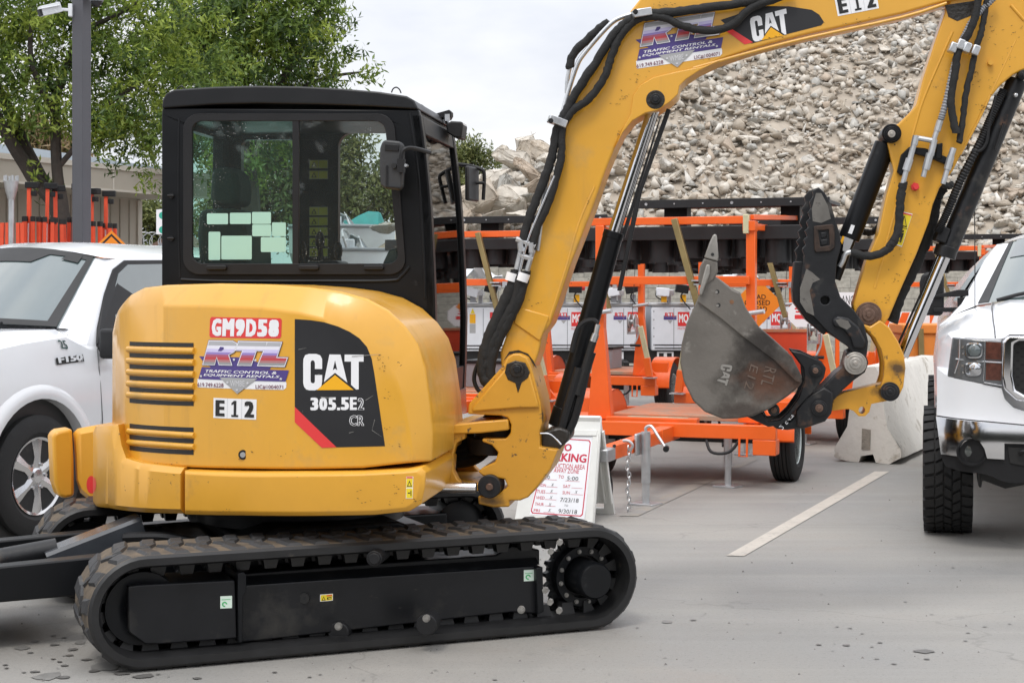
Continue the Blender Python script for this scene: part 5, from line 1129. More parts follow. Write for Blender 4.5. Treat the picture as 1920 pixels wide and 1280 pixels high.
# ================= building on the left =================
BEI = mk('beige_siding', (.44,.40,.335), .75, var=.06, vs=2, spots=[((.33,.29,.24), 3, .62, .2, (1,1,.15))]); BEID = mk('beige_soffit', (.37,.335,.28), .8, var=.06)
SHG = mk('blue_grey_shingle', (.17,.20,.225), .85, var=.2, vs=20, bump=.3); TRIM = mk('pale_trim', (.56,.52,.45), .7, var=.05)
b_u = V((1.41, 2.7, 0)).normalized(); b_n = V((-b_u.y, b_u.x, 0)); b0 = V((-6.4, 20.0, 0))
MX = Matrix((( b_u.x, b_n.x, 0, b0.x), (b_u.y, b_n.y, 0, b0.y), (0, 0, 1, 0), (0, 0, 0, 1)))
bd = thing('building', 'long beige one-storey building with a deep flat fascia and board siding', 'building', b0+b_n*4)
mb = MB(MX); mb.mat(BEI); mb.b2((-9, 0, 2.92), (4.1, 6, 3.22)); mb.build('fascia', None, bd, bevel=.01)
mb = MB(MX); mb.mat(TRIM); mb.b2((-9, -.03, 3.20), (4.13, .04, 3.27)); mb.b2((-9,-.015,2.905),(4.12,.02,2.935))
for x in (-7, -5.4, -3.8, -2.2, -.6, 1.0, 2.05, 2.6, 3.4): mb.b2((x, -.008, 2.935), (x+.035, .01, 3.2))
mb.build('trim', None, bd)
mb = MB(MX); mb.mat(SHG); mb.add([(-9,.02,3.272),(4.1,.02,3.272),(3.4,3,3.75),(-9,3,3.75),(-9,6,3.272),(4.1,6,3.272)], [(0,1,2,3),(1,5,2),(3,2,5,4)]); mb.build('roof', None, bd)
mb = MB(MX); mb.mat(BEI); mb.b2((-9, 1.15, 0), (3.95, 5.8, 2.92)); mb.build('wall', None, bd)
mb = MB(MX); mb.mat(BEID)
for i in range(62): mb.b2((-8.8+i*.205, 1.135, .1), (-8.8+i*.205+.018, 1.16, 2.9))
mb.build('batten', None, bd)
mb = MB(MX); mb.mat(TRIM); mb.b2((3.88, 1.12, 0), (3.97, 1.2, 2.9)); mb.build('corner_trim', None, bd)

# ================= lamp post with camera =================
POST = mk('bronze_grey_paint', (.075,.075,.085), .5, var=.08)
lp = thing('lamp_post', 'tall square grey lamp post rising in front of the tree', 'lamp post', (at(153,545,14).x, 14, 0))
mb = MB(); mb.mat(POST); mb.box(lp.location+V((0,0,3.8)), (.118,.118,7.6), Matrix.Rotation(R(-24),3,'Z')); mb.build('pole', None, lp, bevel=.008)
mb = MB(); mb.mat(POST); mb.box(lp.location+V((0,0,.02)), (.34,.34,.04)); mb.build('base_plate', None, lp, bevel=.005)
mb = MB(); mb.mat(POST); mb.bar(lp.location+V((0,0,7.5)), lp.location+V((.7,-.2,7.6)), .06, .06); mb.box(lp.location+V((.95,-.27,7.6)), (.6,.35,.12), Matrix.Rotation(R(-16),3,'Z')); mb.build('lamp_head', None, lp, bevel=.02)
WPL = mk('white_housing', (.68,.70,.72), .4, var=.05)
sc_ = thing('security_camera', 'white bullet security camera on the left side of the lamp post', 'camera', at(137,15,13.95))
mb = MB(); mb.mat(WPL); mb.bar(at(112,14,13.9), at(76,22,13.8), .085, .085); mb.add([tuple(at(x,y,D)) for x,y,D in ((113,9,13.95),(70,17,13.84),(70,17,13.72),(113,9,13.83))]+[tuple(at(x,y+1.5,D)) for x,y,D in ((113,9,13.95),(70,17,13.84),(70,17,13.72),(113,9,13.83))], [(0,1,2,3),(7,6,5,4),(0,4,5,1),(1,5,6,2),(2,6,7,3),(3,7,4,0)]); mb.build('housing', None, sc_, bevel=.012)
mb = MB(); mb.mat(INK); mb.bar(at(77,24,13.8), at(73,25,13.79), .065, .06); mb.build('lens', None, sc_)
mb = MB(); mb.mat(WPL); mb.bar(at(112,18,13.92), at(130,19,13.95), .025, .025); mb.box(at(133,20,13.96), (.035,.06,.11)); mb.build('wall_mount', None, sc_, bevel=.004)
s2 = thing('security_camera', 'dark dome camera on the right side of the lamp post at the top edge', 'camera', at(172,0,13.95))
mb = MB(); mb.mat(GREY); mb.lathe([(0,.055),(.03,.07),(.08,.07)], at(181,3,13.95), Z3, 20); mb.mat(INK); mb.ball(at(181,3,13.95), .05, 14); mb.build('dome', None, s2)
mb = MB(); mb.mat(WPL); mb.bar(at(167,-4,13.98), at(186,-10,13.95), .03, .03); mb.build('wall_mount', None, s2)

# ================= sign stands leaning upright on the left =================
SORG = mk('stand_orange', (.74,.085,.03), .5, var=.12, vs=9)
def stand(px, D, first=None):
    base = V((at(px,545,D).x, D, 0))
    t = thing('sign_stand', '', 'sign stand', base, 'folded orange sign stands in a row'); top = 2.55
    mb = MB(); mb.mat(SORG); mb.bar(base, base+V((0,0,top)), .036, .036, (0,1,0)); mb.build('mast', None, t)
    mb = MB(); mb.mat(WHT); mb.bar(base+V((0,-.0195,1.95)), base+V((0,-.0195,2.2)), .014, .002, (0,1,0)); mb.build('scale_label', None, t)
    mb = MB(); mb.mat(BLKM); mb.box(base+V((.03,0,top+.02)), (.13,.07,.06)); mb.box(base+V((.05,0,top-.06)), (.05,.05,.05)); mb.build('clamp', None, t, bevel=.006)
    for k, (x, y) in enumerate(((-.055,.03),(-.02,-.05),(.05,-.04),(.085,.03))):
        mb = MB(); mb.mat(SORG); mb.bar(base+V((x*1.5,y,0)), base+V((x,y,2.22)), .034, .034, (0,1,0)); l_ = mb.build('leg', None, t)
        mb = MB(); mb.mat(INK); mb.box(base+V((x,y,2.24)), (.04,.04,.05)); mb.build('leg_cap', None, l_)
    return t
names = [('first', 51), ('second', 80), ('third', 109), ('fourth', 137), ('fifth', 170), ('sixth', 196)]
st0 = None; lab = ['orange sign stand nearest to the galvanised post, dark clamp on top', 'orange sign stand just left of the middle leaning stem', 'orange sign stand in front of the upright tree stem', 'orange sign stand touching the lamp post on its left', 'orange sign stand touching the lamp post on its right', 'rightmost orange sign stand with its top clamp tilted, beside the diamond sign']
rs = random.Random(5)
for i, (n_, px) in enumerate(names):
    D_ = 15.6+.12*i; loc = (at(px,545,D_).x, D_, 0)
    if st0 is None: st0 = stand(px, D_); o = st0
    else: o = dup(st0, loc, rs.uniform(-.5,.5))
    o['label'] = lab[i]; o.rotation_euler.y = rs.uniform(-.012,.02); o.scale.z = rs.uniform(.985,1.01)
gp = thing('post', 'galvanised post with a forked top beside the orange stands', 'post', (at(21,545,15.3).x, 15.3, 0))
mb = MB(); mb.mat(GALV); p = gp.location; mb.cyl(p, p+V((0,0,2.5)), .028); mb.build('pole', None, gp)
mb = MB(); mb.mat(GALV); mb.lathe([(2.42,.03),(2.5,.055),(2.6,.07)], p, Z3, 12); 
for a in range(6): mb.box(p+V((.062*cos(a*pi/3),.062*sin(a*pi/3),2.62)), (.02,.02,.06))
mb.build('fork', None, gp)
mb = MB(); mb.mat(SORG)
for x in (-.09,-.04,.06,.1): mb.bar(p+V((x*1.4,.02,0)), p+V((x,.02,2.2)), .034, .034, (0,1,0))
mb.build('leg', None, gp)
ds = thing('warning_sign', 'orange diamond warning sign with black border, tip above the pickup roof', 'sign', (at(209,545,14.6).x, 14.6, 0))
dp = Pl(at(209,545,14.6).x, 14.6, R(8)); mb = MB(); mb.mat(mk('sign_orange', (.86,.26,.015), .5, var=.04)); hz = 1.55+113*14.6/3000-.54
mb.prism(dp, [(0,hz-.54),(.54,hz),(0,hz+.54),(-.54,hz)], -.006, .0); mb.build('panel', None, ds)
D = Decal(dp, 0); s_ = .51; D.it.append(([(0,hz-s_),(s_,hz),(0,hz+s_),(-s_,hz)], [(0,1,2,3)], INK, 0)); s_ = .485; D.it.append(([(0,hz-s_),(s_,hz),(0,hz+s_),(-s_,hz)], [(0,1,2,3)], bpy.data.materials['sign_orange'], 1)); D.build('border', ds)
mb = MB(); mb.mat(GALV); mb.bar(ds.location+V((0,.03,0)), ds.location+V((0,.03,hz+.3)), .04, .04, (0,1,0)); mb.build('post', None, ds)
gs = thing('sign', 'white sign with green discs half hidden by the cab', 'sign', (at(303,545,15).x, 15, 0)); gpn = Pl(at(303,545,15).x, 15, R(15))
mb = MB(); mb.mat(WHT); mb.prism(gpn, gpn.pts([(293,393),(318,391),(318,440),(293,439)]), -.004, 0); mb.build('panel', None, gs)
D = Decal(gpn, 0); GR = mk('sign_green', (.03,.36,.25), .5)
for y in (404, 431): D.poly([(305+7*cos(i*pi/9), y+7*sin(i*pi/9)) for i in range(18)], GR, 0)
D.build('mark', gs); mb = MB(); mb.mat(GREY); mb.bar(gs.location+V((0,.03,0)), gs.location+V((0,.03,2.0)), .06, .04, (0,1,0)); mb.build('post', None, gs)
# wire fence with razor coil, roof of a brown shed behind
fn = thing('fence', 'wire mesh fence topped by coiled razor wire, left of the cab', 'fence', (at(275,545,29).x, 29, 0)); mb = MB(); mb.mat(GALV)
for i in range(7):
    c = at(236+i*16, 452, 29); mb.tube([c+V((.03*sin(a*.5),0,0))+V((.16*cos(a*pi/9),.03*sin(a),.16*sin(a*pi/9))) for a in range(19)], .008, n=5)
mb.build('razor_coil', None, fn)
mb = MB(); mb.mat(GALV)
for i in range(9): p = at(230+i*22,545,29); mb.cyl((p.x,29,0),(p.x,29,2.35),.02,n=6)
for z in (.1,1.2,2.3): mb.cyl((at(230,545,29).x,29,z),(at(406,545,29).x,29,z),.012,n=6)
mb.build('post_and_rail', None, fn)
sh = thing('shed', 'low brown-roofed shed behind the wire fence', 'shed', (at(280,545,33).x, 33, 0)); mb = MB(); mb.mat(mk('brown_roof', (.16,.10,.075), .8, var=.2)); p = at(270,545,33); mb.add([(p.x-.6,33,2.1),(p.x+1.6,33,2.1),(p.x+1.6,35,2.1),(p.x-.6,35,2.1),(p.x+.6,33,2.75),(p.x+.6,35,2.75)], [(0,1,4),(3,5,2),(0,4,5,3),(1,2,5,4)]); mb.build('roof', None, sh)
mb = MB(); mb.mat(BEID); mb.b2((p.x-.5,33.1,0),(p.x+1.5,34.9,2.1)); mb.build('wall', None, sh)

# ================= rubble heap =================
def noise2(x, y): return sin(x*1.7+1.3)*cos(y*1.3+.4)+.5*sin(x*3.9+y*2.7)+.35*cos(x*6.1-y*4.3)
def ridge(x):
    if x < .6: return 4.45-max(0, .6-x-.2)*.62
    return 4.45+(x-.6)*.74
def hz_(x, y):
    s = 1.9+.60*(y-30.7)+.12*noise2(x, y); r = ridge(x)+.10*noise2(x*1.3, 3); yr = 30.7+(r-1.9)/.60
    return s if y < yr else r-.25*(y-yr)
CON = [mk('rubble_'+n_, c, .9, var=.24, vs=3.5, bump=.9, bs=22, spots=[((.30,.24,.175), 2.2, .56, .12), ((.62,.59,.53), 5, .62, .08)]) for n_, c in (('pale', (.52,.475,.41)), ('tan', (.47,.41,.335)), ('grey', (.40,.385,.35)), ('brown', (.42,.345,.27)), ('white', (.58,.55,.50)))]
DIRT = mk('rubble_fines', (.36,.31,.25), .95, var=.25, vs=3, spots=[((.33,.285,.23), 1.6, .5, .25)], bump=.6, bs=9)
nx, ny = 90, 60; xs = np.linspace(-2.6, 18.5, nx); ys = np.linspace(30.55, 49, ny)
vs = [(x, y, hz_(x, y)-.075) for x in xs for y in ys]; fs = [(i*ny+j, (i+1)*ny+j, (i+1)*ny+j+1, i*ny+j+1) for i in range(nx-1) for j in range(ny-1)]
mb = MB(); mb.add(vs, fs); o = mb.build('rubble_slope', DIRT, smooth=60); o['kind'] = 'structure'
def rockmesh(rs, flat):
    bm = bmesh.new(); n = rs.choice((8, 9, 10, 11)); dm = (1.1, rs.uniform(.6, 1.0), rs.uniform(.26, .55)*flat)
    for i in range(n):
        v = V((rs.gauss(0,1), rs.gauss(0,1), rs.gauss(0,1))).normalized(); m_ = max(abs(v.x), abs(v.y), abs(v.z)); v = v/(m_**.97)*rs.uniform(.72, 1.0)
        bm.verts.new((v.x*dm[0]*.5, v.y*dm[1]*.5, v.z*dm[2]*.5))
    r = bmesh.ops.convex_hull(bm, input=bm.verts[:]); bmesh.ops.delete(bm, geom=[g_ for g_ in r['geom_interior'] if isinstance(g_, bmesh.types.BMVert)], context='VERTS')
    bmesh.ops.triangulate(bm, faces=bm.faces[:]); bmesh.ops.recalc_face_normals(bm, faces=bm.faces)
    bm.verts.index_update(); o = (np.array([tuple(v.co) for v in bm.verts]), np.array([[v.index for v in f.verts] for f in bm.faces])); bm.free(); return o
rs = random.Random(17); VAR = [rockmesh(rs, 1.0 if i % 3 else 1.5) for i in range(26)]
g = np.random.default_rng(5)
def rotm():
    e = V((g.normal(0,.35), g.normal(0,.35), g.random()*6.28)); from mathutils import Euler
    return np.array(Euler((e.x, e.y-.0, e.z)).to_matrix() if g.random() < .8 else Euler((g.random()*6, g.random()*6, e.z)).to_matrix())
Vv, Ff, Mm = [], [], []; o_ = 0; cnt = 0
tries = 0
while cnt < 11000 and tries < 60000:
    tries += 1; y = 30.7+ (g.random()**.9)*14.5; x = -1.6+g.random()*18.5
    z = hz_(x, y); px = HX+FOC*x/y; py = HY-FOC*(z-CAMH)/y
    if px < 835 or px > 2350 or py < -110 or z > ridge(x)+.2 or y > 30.7+(ridge(x)-1.9)/.6+.8: continue
    s = .09+.30*g.random()**2.6+(.06 if y < 34 else 0); vv, ff = VAR[g.integers(len(VAR))]
    P = (vv*s) @ rotm().T+np.array([x, y, z-.02+s*.12]); Vv.append(P); Ff.append(ff+o_); o_ += len(P); Mm.append(np.full(len(ff), g.choice(5, p=(.38,.26,.16,.08,.12)))); cnt += 1
Vv = np.concatenate(Vv); Ff = np.concatenate(Ff); Mm = np.concatenate(Mm)
me = bpy.data.meshes.new('rubble'); me.vertices.add(len(Vv)); me.vertices.foreach_set('co', Vv.astype(np.float32).ravel()); me.loops.add(Ff.size); me.loops.foreach_set('vertex_index', Ff.astype(np.int32).ravel())
me.polygons.add(len(Ff)); me.polygons.foreach_set('loop_start', np.arange(0, Ff.size, 3, dtype=np.int32))
for m in CON: me.materials.append(m)
me.polygons.foreach_set('material_index', Mm.astype(np.int32)); me.update(); me.validate(); o = bpy.data.objects.new('rubble', me); COL.objects.link(o); o['kind'] = 'stuff'
# the largest chunks, each an object of its own
RK = []
for i, (vv, ff) in enumerate(VAR):
    bm = bmesh.new(); q = [bm.verts.new(tuple(p)) for p in vv]
    for f in ff: bm.faces.new([q[k] for k in f])
    bmesh.ops.dissolve_limit(bm, angle_limit=R(9), verts=bm.verts[:], edges=bm.edges[:]); bmesh.ops.bevel(bm, geom=bm.edges[:], offset=.03, segments=2, affect='EDGES', profile=.6)
    bmesh.ops.triangulate(bm, faces=bm.faces[:])
    for k in range(2): bmesh.ops.subdivide_edges(bm, edges=bm.edges[:], cuts=1, use_grid_fill=True)
    for v in bm.verts: v.co += V((noise2(v.co.x*7+i, v.co.y*7), noise2(v.co.y*6, v.co.z*8+i), noise2(v.co.z*7, v.co.x*6)))*.013+V((rnd.gauss(0,1), rnd.gauss(0,1), rnd.gauss(0,1)))*.008
    me = bpy.data.meshes.new('concrete_chunk'); bm.to_mesh(me); bm.free(); me.shade_smooth(); me.set_sharp_from_angle(angle=R(28)); me.materials.append(CON[(0,1,0,4,2,0,1,3)[i % 8]]); RK.append(me)
def chunk(x, y, s, group, label, name='concrete_chunk', lift=.1, cat='rubble chunk'):
    from mathutils import Euler
    o = bpy.data.objects.new(name, RK[g.integers(len(RK))]); COL.objects.link(o); o.location = (x, y, hz_(x, y)+s*lift); o.scale = (s, s*g.uniform(.85,1.1), s*g.uniform(.85,1.2)); o.rotation_euler = Euler((g.normal(0,.35)-.25, g.normal(0,.35), g.random()*6.28)); return tag(o, label, cat, group)
n_ = 0
while n_ < 240:
    y = 31.0+g.random()**1.3*12; x = .9+g.random()*12; z = hz_(x, y); px = HX+FOC*x/y; py = HY-FOC*(z-CAMH)/y
    if px > 1960 or py < 0 or z > ridge(x): continue
    chunk(x, y, .30+.34*g.random()**1.8, 'broken concrete chunks on the big rubble slope', 'broken pale concrete chunk lying on the grey rubble slope behind the boom'); n_ += 1
for px, py, D_, s in ((865,395,31.6,.85),(905,372,31.7,.95),(955,380,31.8,.9),(940,352,32.2,1.0),(990,372,31.6,.7),(1005,345,32.2,.8),(875,362,32.3,.7),(985,318,33,.95),(930,328,33,.8),(1020,318,32.8,.7),(960,300,34,.95),(1000,285,34.6,.9),(1030,295,34,.8),(900,345,33.3,.6),(860,420,31.2,.7),(920,405,31.2,.6),(975,402,31.2,.65),(1015,385,31.3,.6),(1060,330,32.5,.6),(1060,290,34.5,.7),(945,285,35,.6),(985,272,35.5,.75)):
    p = at(px, py, D_); o = chunk(p.x, p.y, s, 'big pale boulders heaped beside the cab', 'large pale angular boulder in the heap between the cab and the boom', 'boulder', 0, 'boulder'); o.location = p; o.data = RK[g.integers(len(RK))]
    
# block retaining wall
def blockmat():
    m = bpy.data.materials.new('split_face_block'); m.use_nodes = True; nt = m.node_tree; L = nt.links.new; b = nt.nodes['Principled BSDF']; b.inputs['Roughness'].default_value = .9
    tc = _n(nt, 'ShaderNodeTexCoord'); mp = _n(nt, 'ShaderNodeMapping'); mp.inputs['Rotation'].default_value = (R(90), 0, 0); L(tc.outputs['Object'], mp.inputs[0])
    br = _n(nt, 'ShaderNodeTexBrick'); br.inputs['Scale'].default_value = 1; br.inputs['Brick Width'].default_value = .4; br.inputs['Row Height'].default_value = .2; br.inputs['Mortar Size'].default_value = .007
    br.inputs['Color1'].default_value = (.33,.31,.265,1); br.inputs['Color2'].default_value = (.40,.375,.32,1); br.inputs['Mortar'].default_value = (.22,.205,.18,1); L(mp.outputs[0], br.inputs['Vector'])
    nz = _n(nt, 'ShaderNodeTexNoise', i_Scale=12.0, i_Detail=5.0); L(tc.outputs['Object'], nz.inputs['Vector']); mx = _n(nt, 'ShaderNodeMix', data_type='RGBA', blend_type='OVERLAY'); mx.inputs[0].default_value = .5; L(br.outputs['Color'], mx.inputs[6]); L(nz.outputs['Fac'], mx.inputs[7]); L(mx.outputs[2], b.inputs['Base Color'])
    bp = _n(nt, 'ShaderNodeBump', i_Strength=.6, i_Distance=.03); L(nz.outputs['Fac'], bp.inputs['Height']); L(bp.outputs['Normal'], b.inputs['Normal']); return m
x0, x1 = at(560,545,30).x, at(2150,545,30).x; mb = MB(); mb.mat(blockmat()); mb.b2((x0,30,0),(x1,30.3,2.2))
o = rebase(mb.build('retaining_wall', None, smooth=0), ((x0+x1)/2, 30.15, 0)); tag(o, 'tan split-face block retaining wall below the rubble heap', 'wall')
# things in the next yard, seen through the right cab pane
def boat(px, D_, zt, k, label):
    bt = thing('boat', label, 'boat', (at(px,545,D_).x, D_, 0), 'open boats laid up in the next yard'); p = bt.location; mb = MB(); mb.mat(CABW)
    sec = [(-1.2,.42,.55),(-.6,.52,.5),(.2,.55,.46),(.8,.40,.5),(1.3,.06,.62)]; vs = []
    for x, w_, q in sec: vs += [p+V((x*k,-w_,zt)), p+V((x*k,-w_*.8,zt-.45)), p+V((x*k,0,zt-.6)), p+V((x*k,w_*.8,zt-.45)), p+V((x*k,w_,zt))]
    mb.add(vs, [(5*i+j,5*i+j+1,5*i+6+j,5*i+5+j) for i in range(4) for j in range(4)]+[(0,1,2,3,4)]); mb.build('hull', None, bt, bevel=.01)
    mb = MB(); mb.mat(GREY)
    for s in (-1, 1): mb.tube([p+V((x*k,s*w_,zt+.01)) for x, w_, q in sec], .03, samp=4)
    mb.build('gunwale', None, bt)
    mb = MB(); mb.mat(GALV); mb.tube([p+V((-.1*k,-.5,zt)),p+V((-.25*k,-.45,zt+.3)),p+V((-.25*k,.45,zt+.3)),p+V((-.1*k,.5,zt))], .02, samp=3); mb.tube([p+V((.3*k,-.5,zt)),p+V((.1*k,0,zt+.22)),p+V((.3*k,.5,zt))], .02, samp=3); mb.build('rail', None, bt)
    mb = MB(); mb.mat(CABW); mb.box(p+V((-.2*k,0,zt+.06)),(.5*k,.7,.24)); mb.mat(SGLASS); mb.box(p+V((-.0*k,0,zt+.16)),(.25*k,.6,.16),Matrix.Rotation(R(25),3,'Y')); mb.build('console', None, bt, bevel=.02)
    mb = MB(); mb.mat(GALV)
    for x in (-.7,.5): mb.b2((p.x+x*k-.05,p.y-.4,0),(p.x+x*k+.05,p.y+.4,zt-.5))
    mb.build('cradle', None, bt)
boat(665, 25.4, 2.18, .62, 'white open boat nearest to the right cab pane, grey rail along its edge'); boat(640, 27.2, 2.62, .7, 'white open boat on a tall cradle below the teal tarpaulin')
tp = MB(); tp.mat(mk('teal_tarpaulin', (.03,.30,.29), .6, var=.2)); p = at(672,545,28.6)
gx = [(i/8, j/6) for i in range(9) for j in range(7)]; vs = [(p.x-.75+1.5*a, 28.0+1.4*b, .0+2.83*min(1,4*a*(1-a)*1.6)**.4*min(1,4*b*(1-b)*1.3)**.5*(1-.05*sin(7*a))) for a, b in gx]
tp.add(vs, [(i*7+j,(i+1)*7+j,(i+1)*7+j+1,i*7+j+1) for i in range(8) for j in range(6)]); o = rebase(tp.build('tarpaulin', None), (p.x, 28.6, 0)); tag(o, 'teal tarpaulin thrown over a load, seen through the cab glass', 'tarpaulin')
o = bpy.data.objects.new('boulder', RK[4]); COL.objects.link(o); o.location = at(728,428,26.5); o.scale = (.62,.7,.75); tag(o, 'single grey boulder beside the white boats seen through the cab glass', 'boulder')
p = o.location; mb = MB(); mb.mat(DIRT); mb.lathe([(0,1.3),(1.2,.9),(p.z-.4,.3),(p.z-.2,0)], (p.x,p.y,0), Z3, 14); q = rebase(mb.build('soil_mound', None), (p.x,p.y,0)); q['kind'] = 'structure'
# wood across the street, behind the photographer: it shows only mirrored in glass and paint
g_ = random.Random(9); bl = [((x, -17+g_.uniform(-3,3), g_.uniform(1.2,5.6)), (g_.uniform(2.2,3.4), 2.0, g_.uniform(1.6,2.6))) for x in range(-26, 30, 2)]
tl = leaves('treeline', None, bl, 1500, 22, .8, .34, 1.2, 77, [leafmat('far_leaf', (.06,.065,.045)), leafmat('far_leaf_mid', (.04,.046,.032)), leafmat('far_leaf_dark', (.026,.03,.023))], (.25,.45,.30)); tl['kind'] = 'stuff'
# ================= wheels =================
def wheel(par, c, ax, r, w, rimr, rim='white', nm='wheel', spokes=0):
    """tyre with grooved tread + rim; ax points to the outside"""
    c = V(c); ax = V(ax).normalized(); h = w/2
    mb = MB(); mb.mat(TYRE); g = .012
    prof = [(-h*.8, rimr*.98), (-h, rimr*1.12), (-h, r*.86), (-h*.86, r*.975)]
    for k in range(5):
        a = -h*.80+k*(h*1.6/5); b = a+h*1.6/5
        prof += [(a+.003, r), (b-.006, r), (b-.005, r-g), (b+.002, r-g)] if k < 4 else [(a+.003, r), (b, r)]
    prof += [(h*.86, r*.975), (h, r*.86), (h, rimr*1.12), (h*.8, rimr*.98)]
    mb.lathe(prof, c, ax, 48); ty = mb.build(nm, None, par, smooth=30)
    mb = MB(); m_ = RIMW if rim == 'white' else CHR; mb.mat(m_)
    if spokes:
        AL = bpy.data.materials.get('alloy_rim') or mk('alloy_rim', (.62,.62,.63), .16, .95, var=.05)
        mb.mat(AL); mb.lathe([(h*.55, rimr*.90), (h*.86, rimr*.93), (h*.92, rimr), (h*.75, rimr*1.02), (-h*.6, rimr*1.0), (-h*.6, rimr*.9), (h*.55, rimr*.9)], c, ax, 48)
        x = ax.orthogonal().normalized(); y = ax.cross(x); up = Z3-ax*Z3.dot(ax); up.normalize(); sd = ax.cross(up)
        for k in range(spokes):
            a = 2*pi*k/spokes+pi/2; d = sd*cos(a)+up*sin(a); t = ax.cross(d)
            def q(rr, ww, z): return [c+d*rr+t*ww+ax*z, c+d*rr-t*ww+ax*z]
            r0, r1, r2 = rimr*.16, rimr*.5, rimr*.95
            A = q(r0, .040, h*.78)+q(r1, .028, h*.86)+q(r2, .050, h*.82); Bk = q(r0, .040, h*.55)+q(r1, .036, h*.55)+q(r2, .056, h*.55)
            mid = [c+d*r0+ax*h*.84, c+d*r1+ax*h*.95, c+d*r2+ax*h*.90]
            mb.add(A+Bk+mid, [(0,12,13,2),(2,13,14,4),(12,1,3,13),(13,3,5,14),(0,2,8,6),(2,4,10,8),(1,7,9,3),(3,9,11,5)])
        mb.lathe([(h*.5, rimr*.25), (h*.82, rimr*.23), (h*.90, rimr*.17), (h*.92, 0)], c, ax, 24)
        ri = mb.build('rim', None, ty, smooth=30)
        mb = MB(); mb.mat(INK); mb.lathe([(-h*.2, rimr*.95), (h*.3, rimr*.92), (h*.3, 0)], c, ax, 32); mb.mat(GREY); mb.lathe([(h*.3, rimr*.62), (h*.36, rimr*.62), (h*.36, rimr*.2)], c, ax, 28); mb.build('brake_disc', None, ty)
        for k in range(6):
            a = 2*pi*(k+.5)/6+pi/2; p = c+(sd*cos(a)+up*sin(a))*rimr*.33
            mb = MB(); mb.mat(ZINC); mb.cyl(p+ax*h*.6, p+ax*h*.88, .011, n=6); mb.build('wheel_nut', None, ri, smooth=25)
    else:
        mb.lathe([(h*.80, rimr*1.0), (h*.86, rimr*.97), (h*.70, rimr*.90), (h*.30, rimr*.82), (h*.25, rimr*.5), (h*.38, rimr*.38), (h*.38, .0)], c, ax, 36)
        mb.lathe([(-h*.8, 0), (-h*.75, rimr*.9), (-h*.85, rimr)], c, ax, 36); mb.build('rim', None, ty)
        mb = MB(); mb.mat(BLKW); mb.lathe([(h*.38, .035), (h*.75, .03), (h*.78, 0)], c, ax, 14); mb.build('hub', None, ty)
    return ty

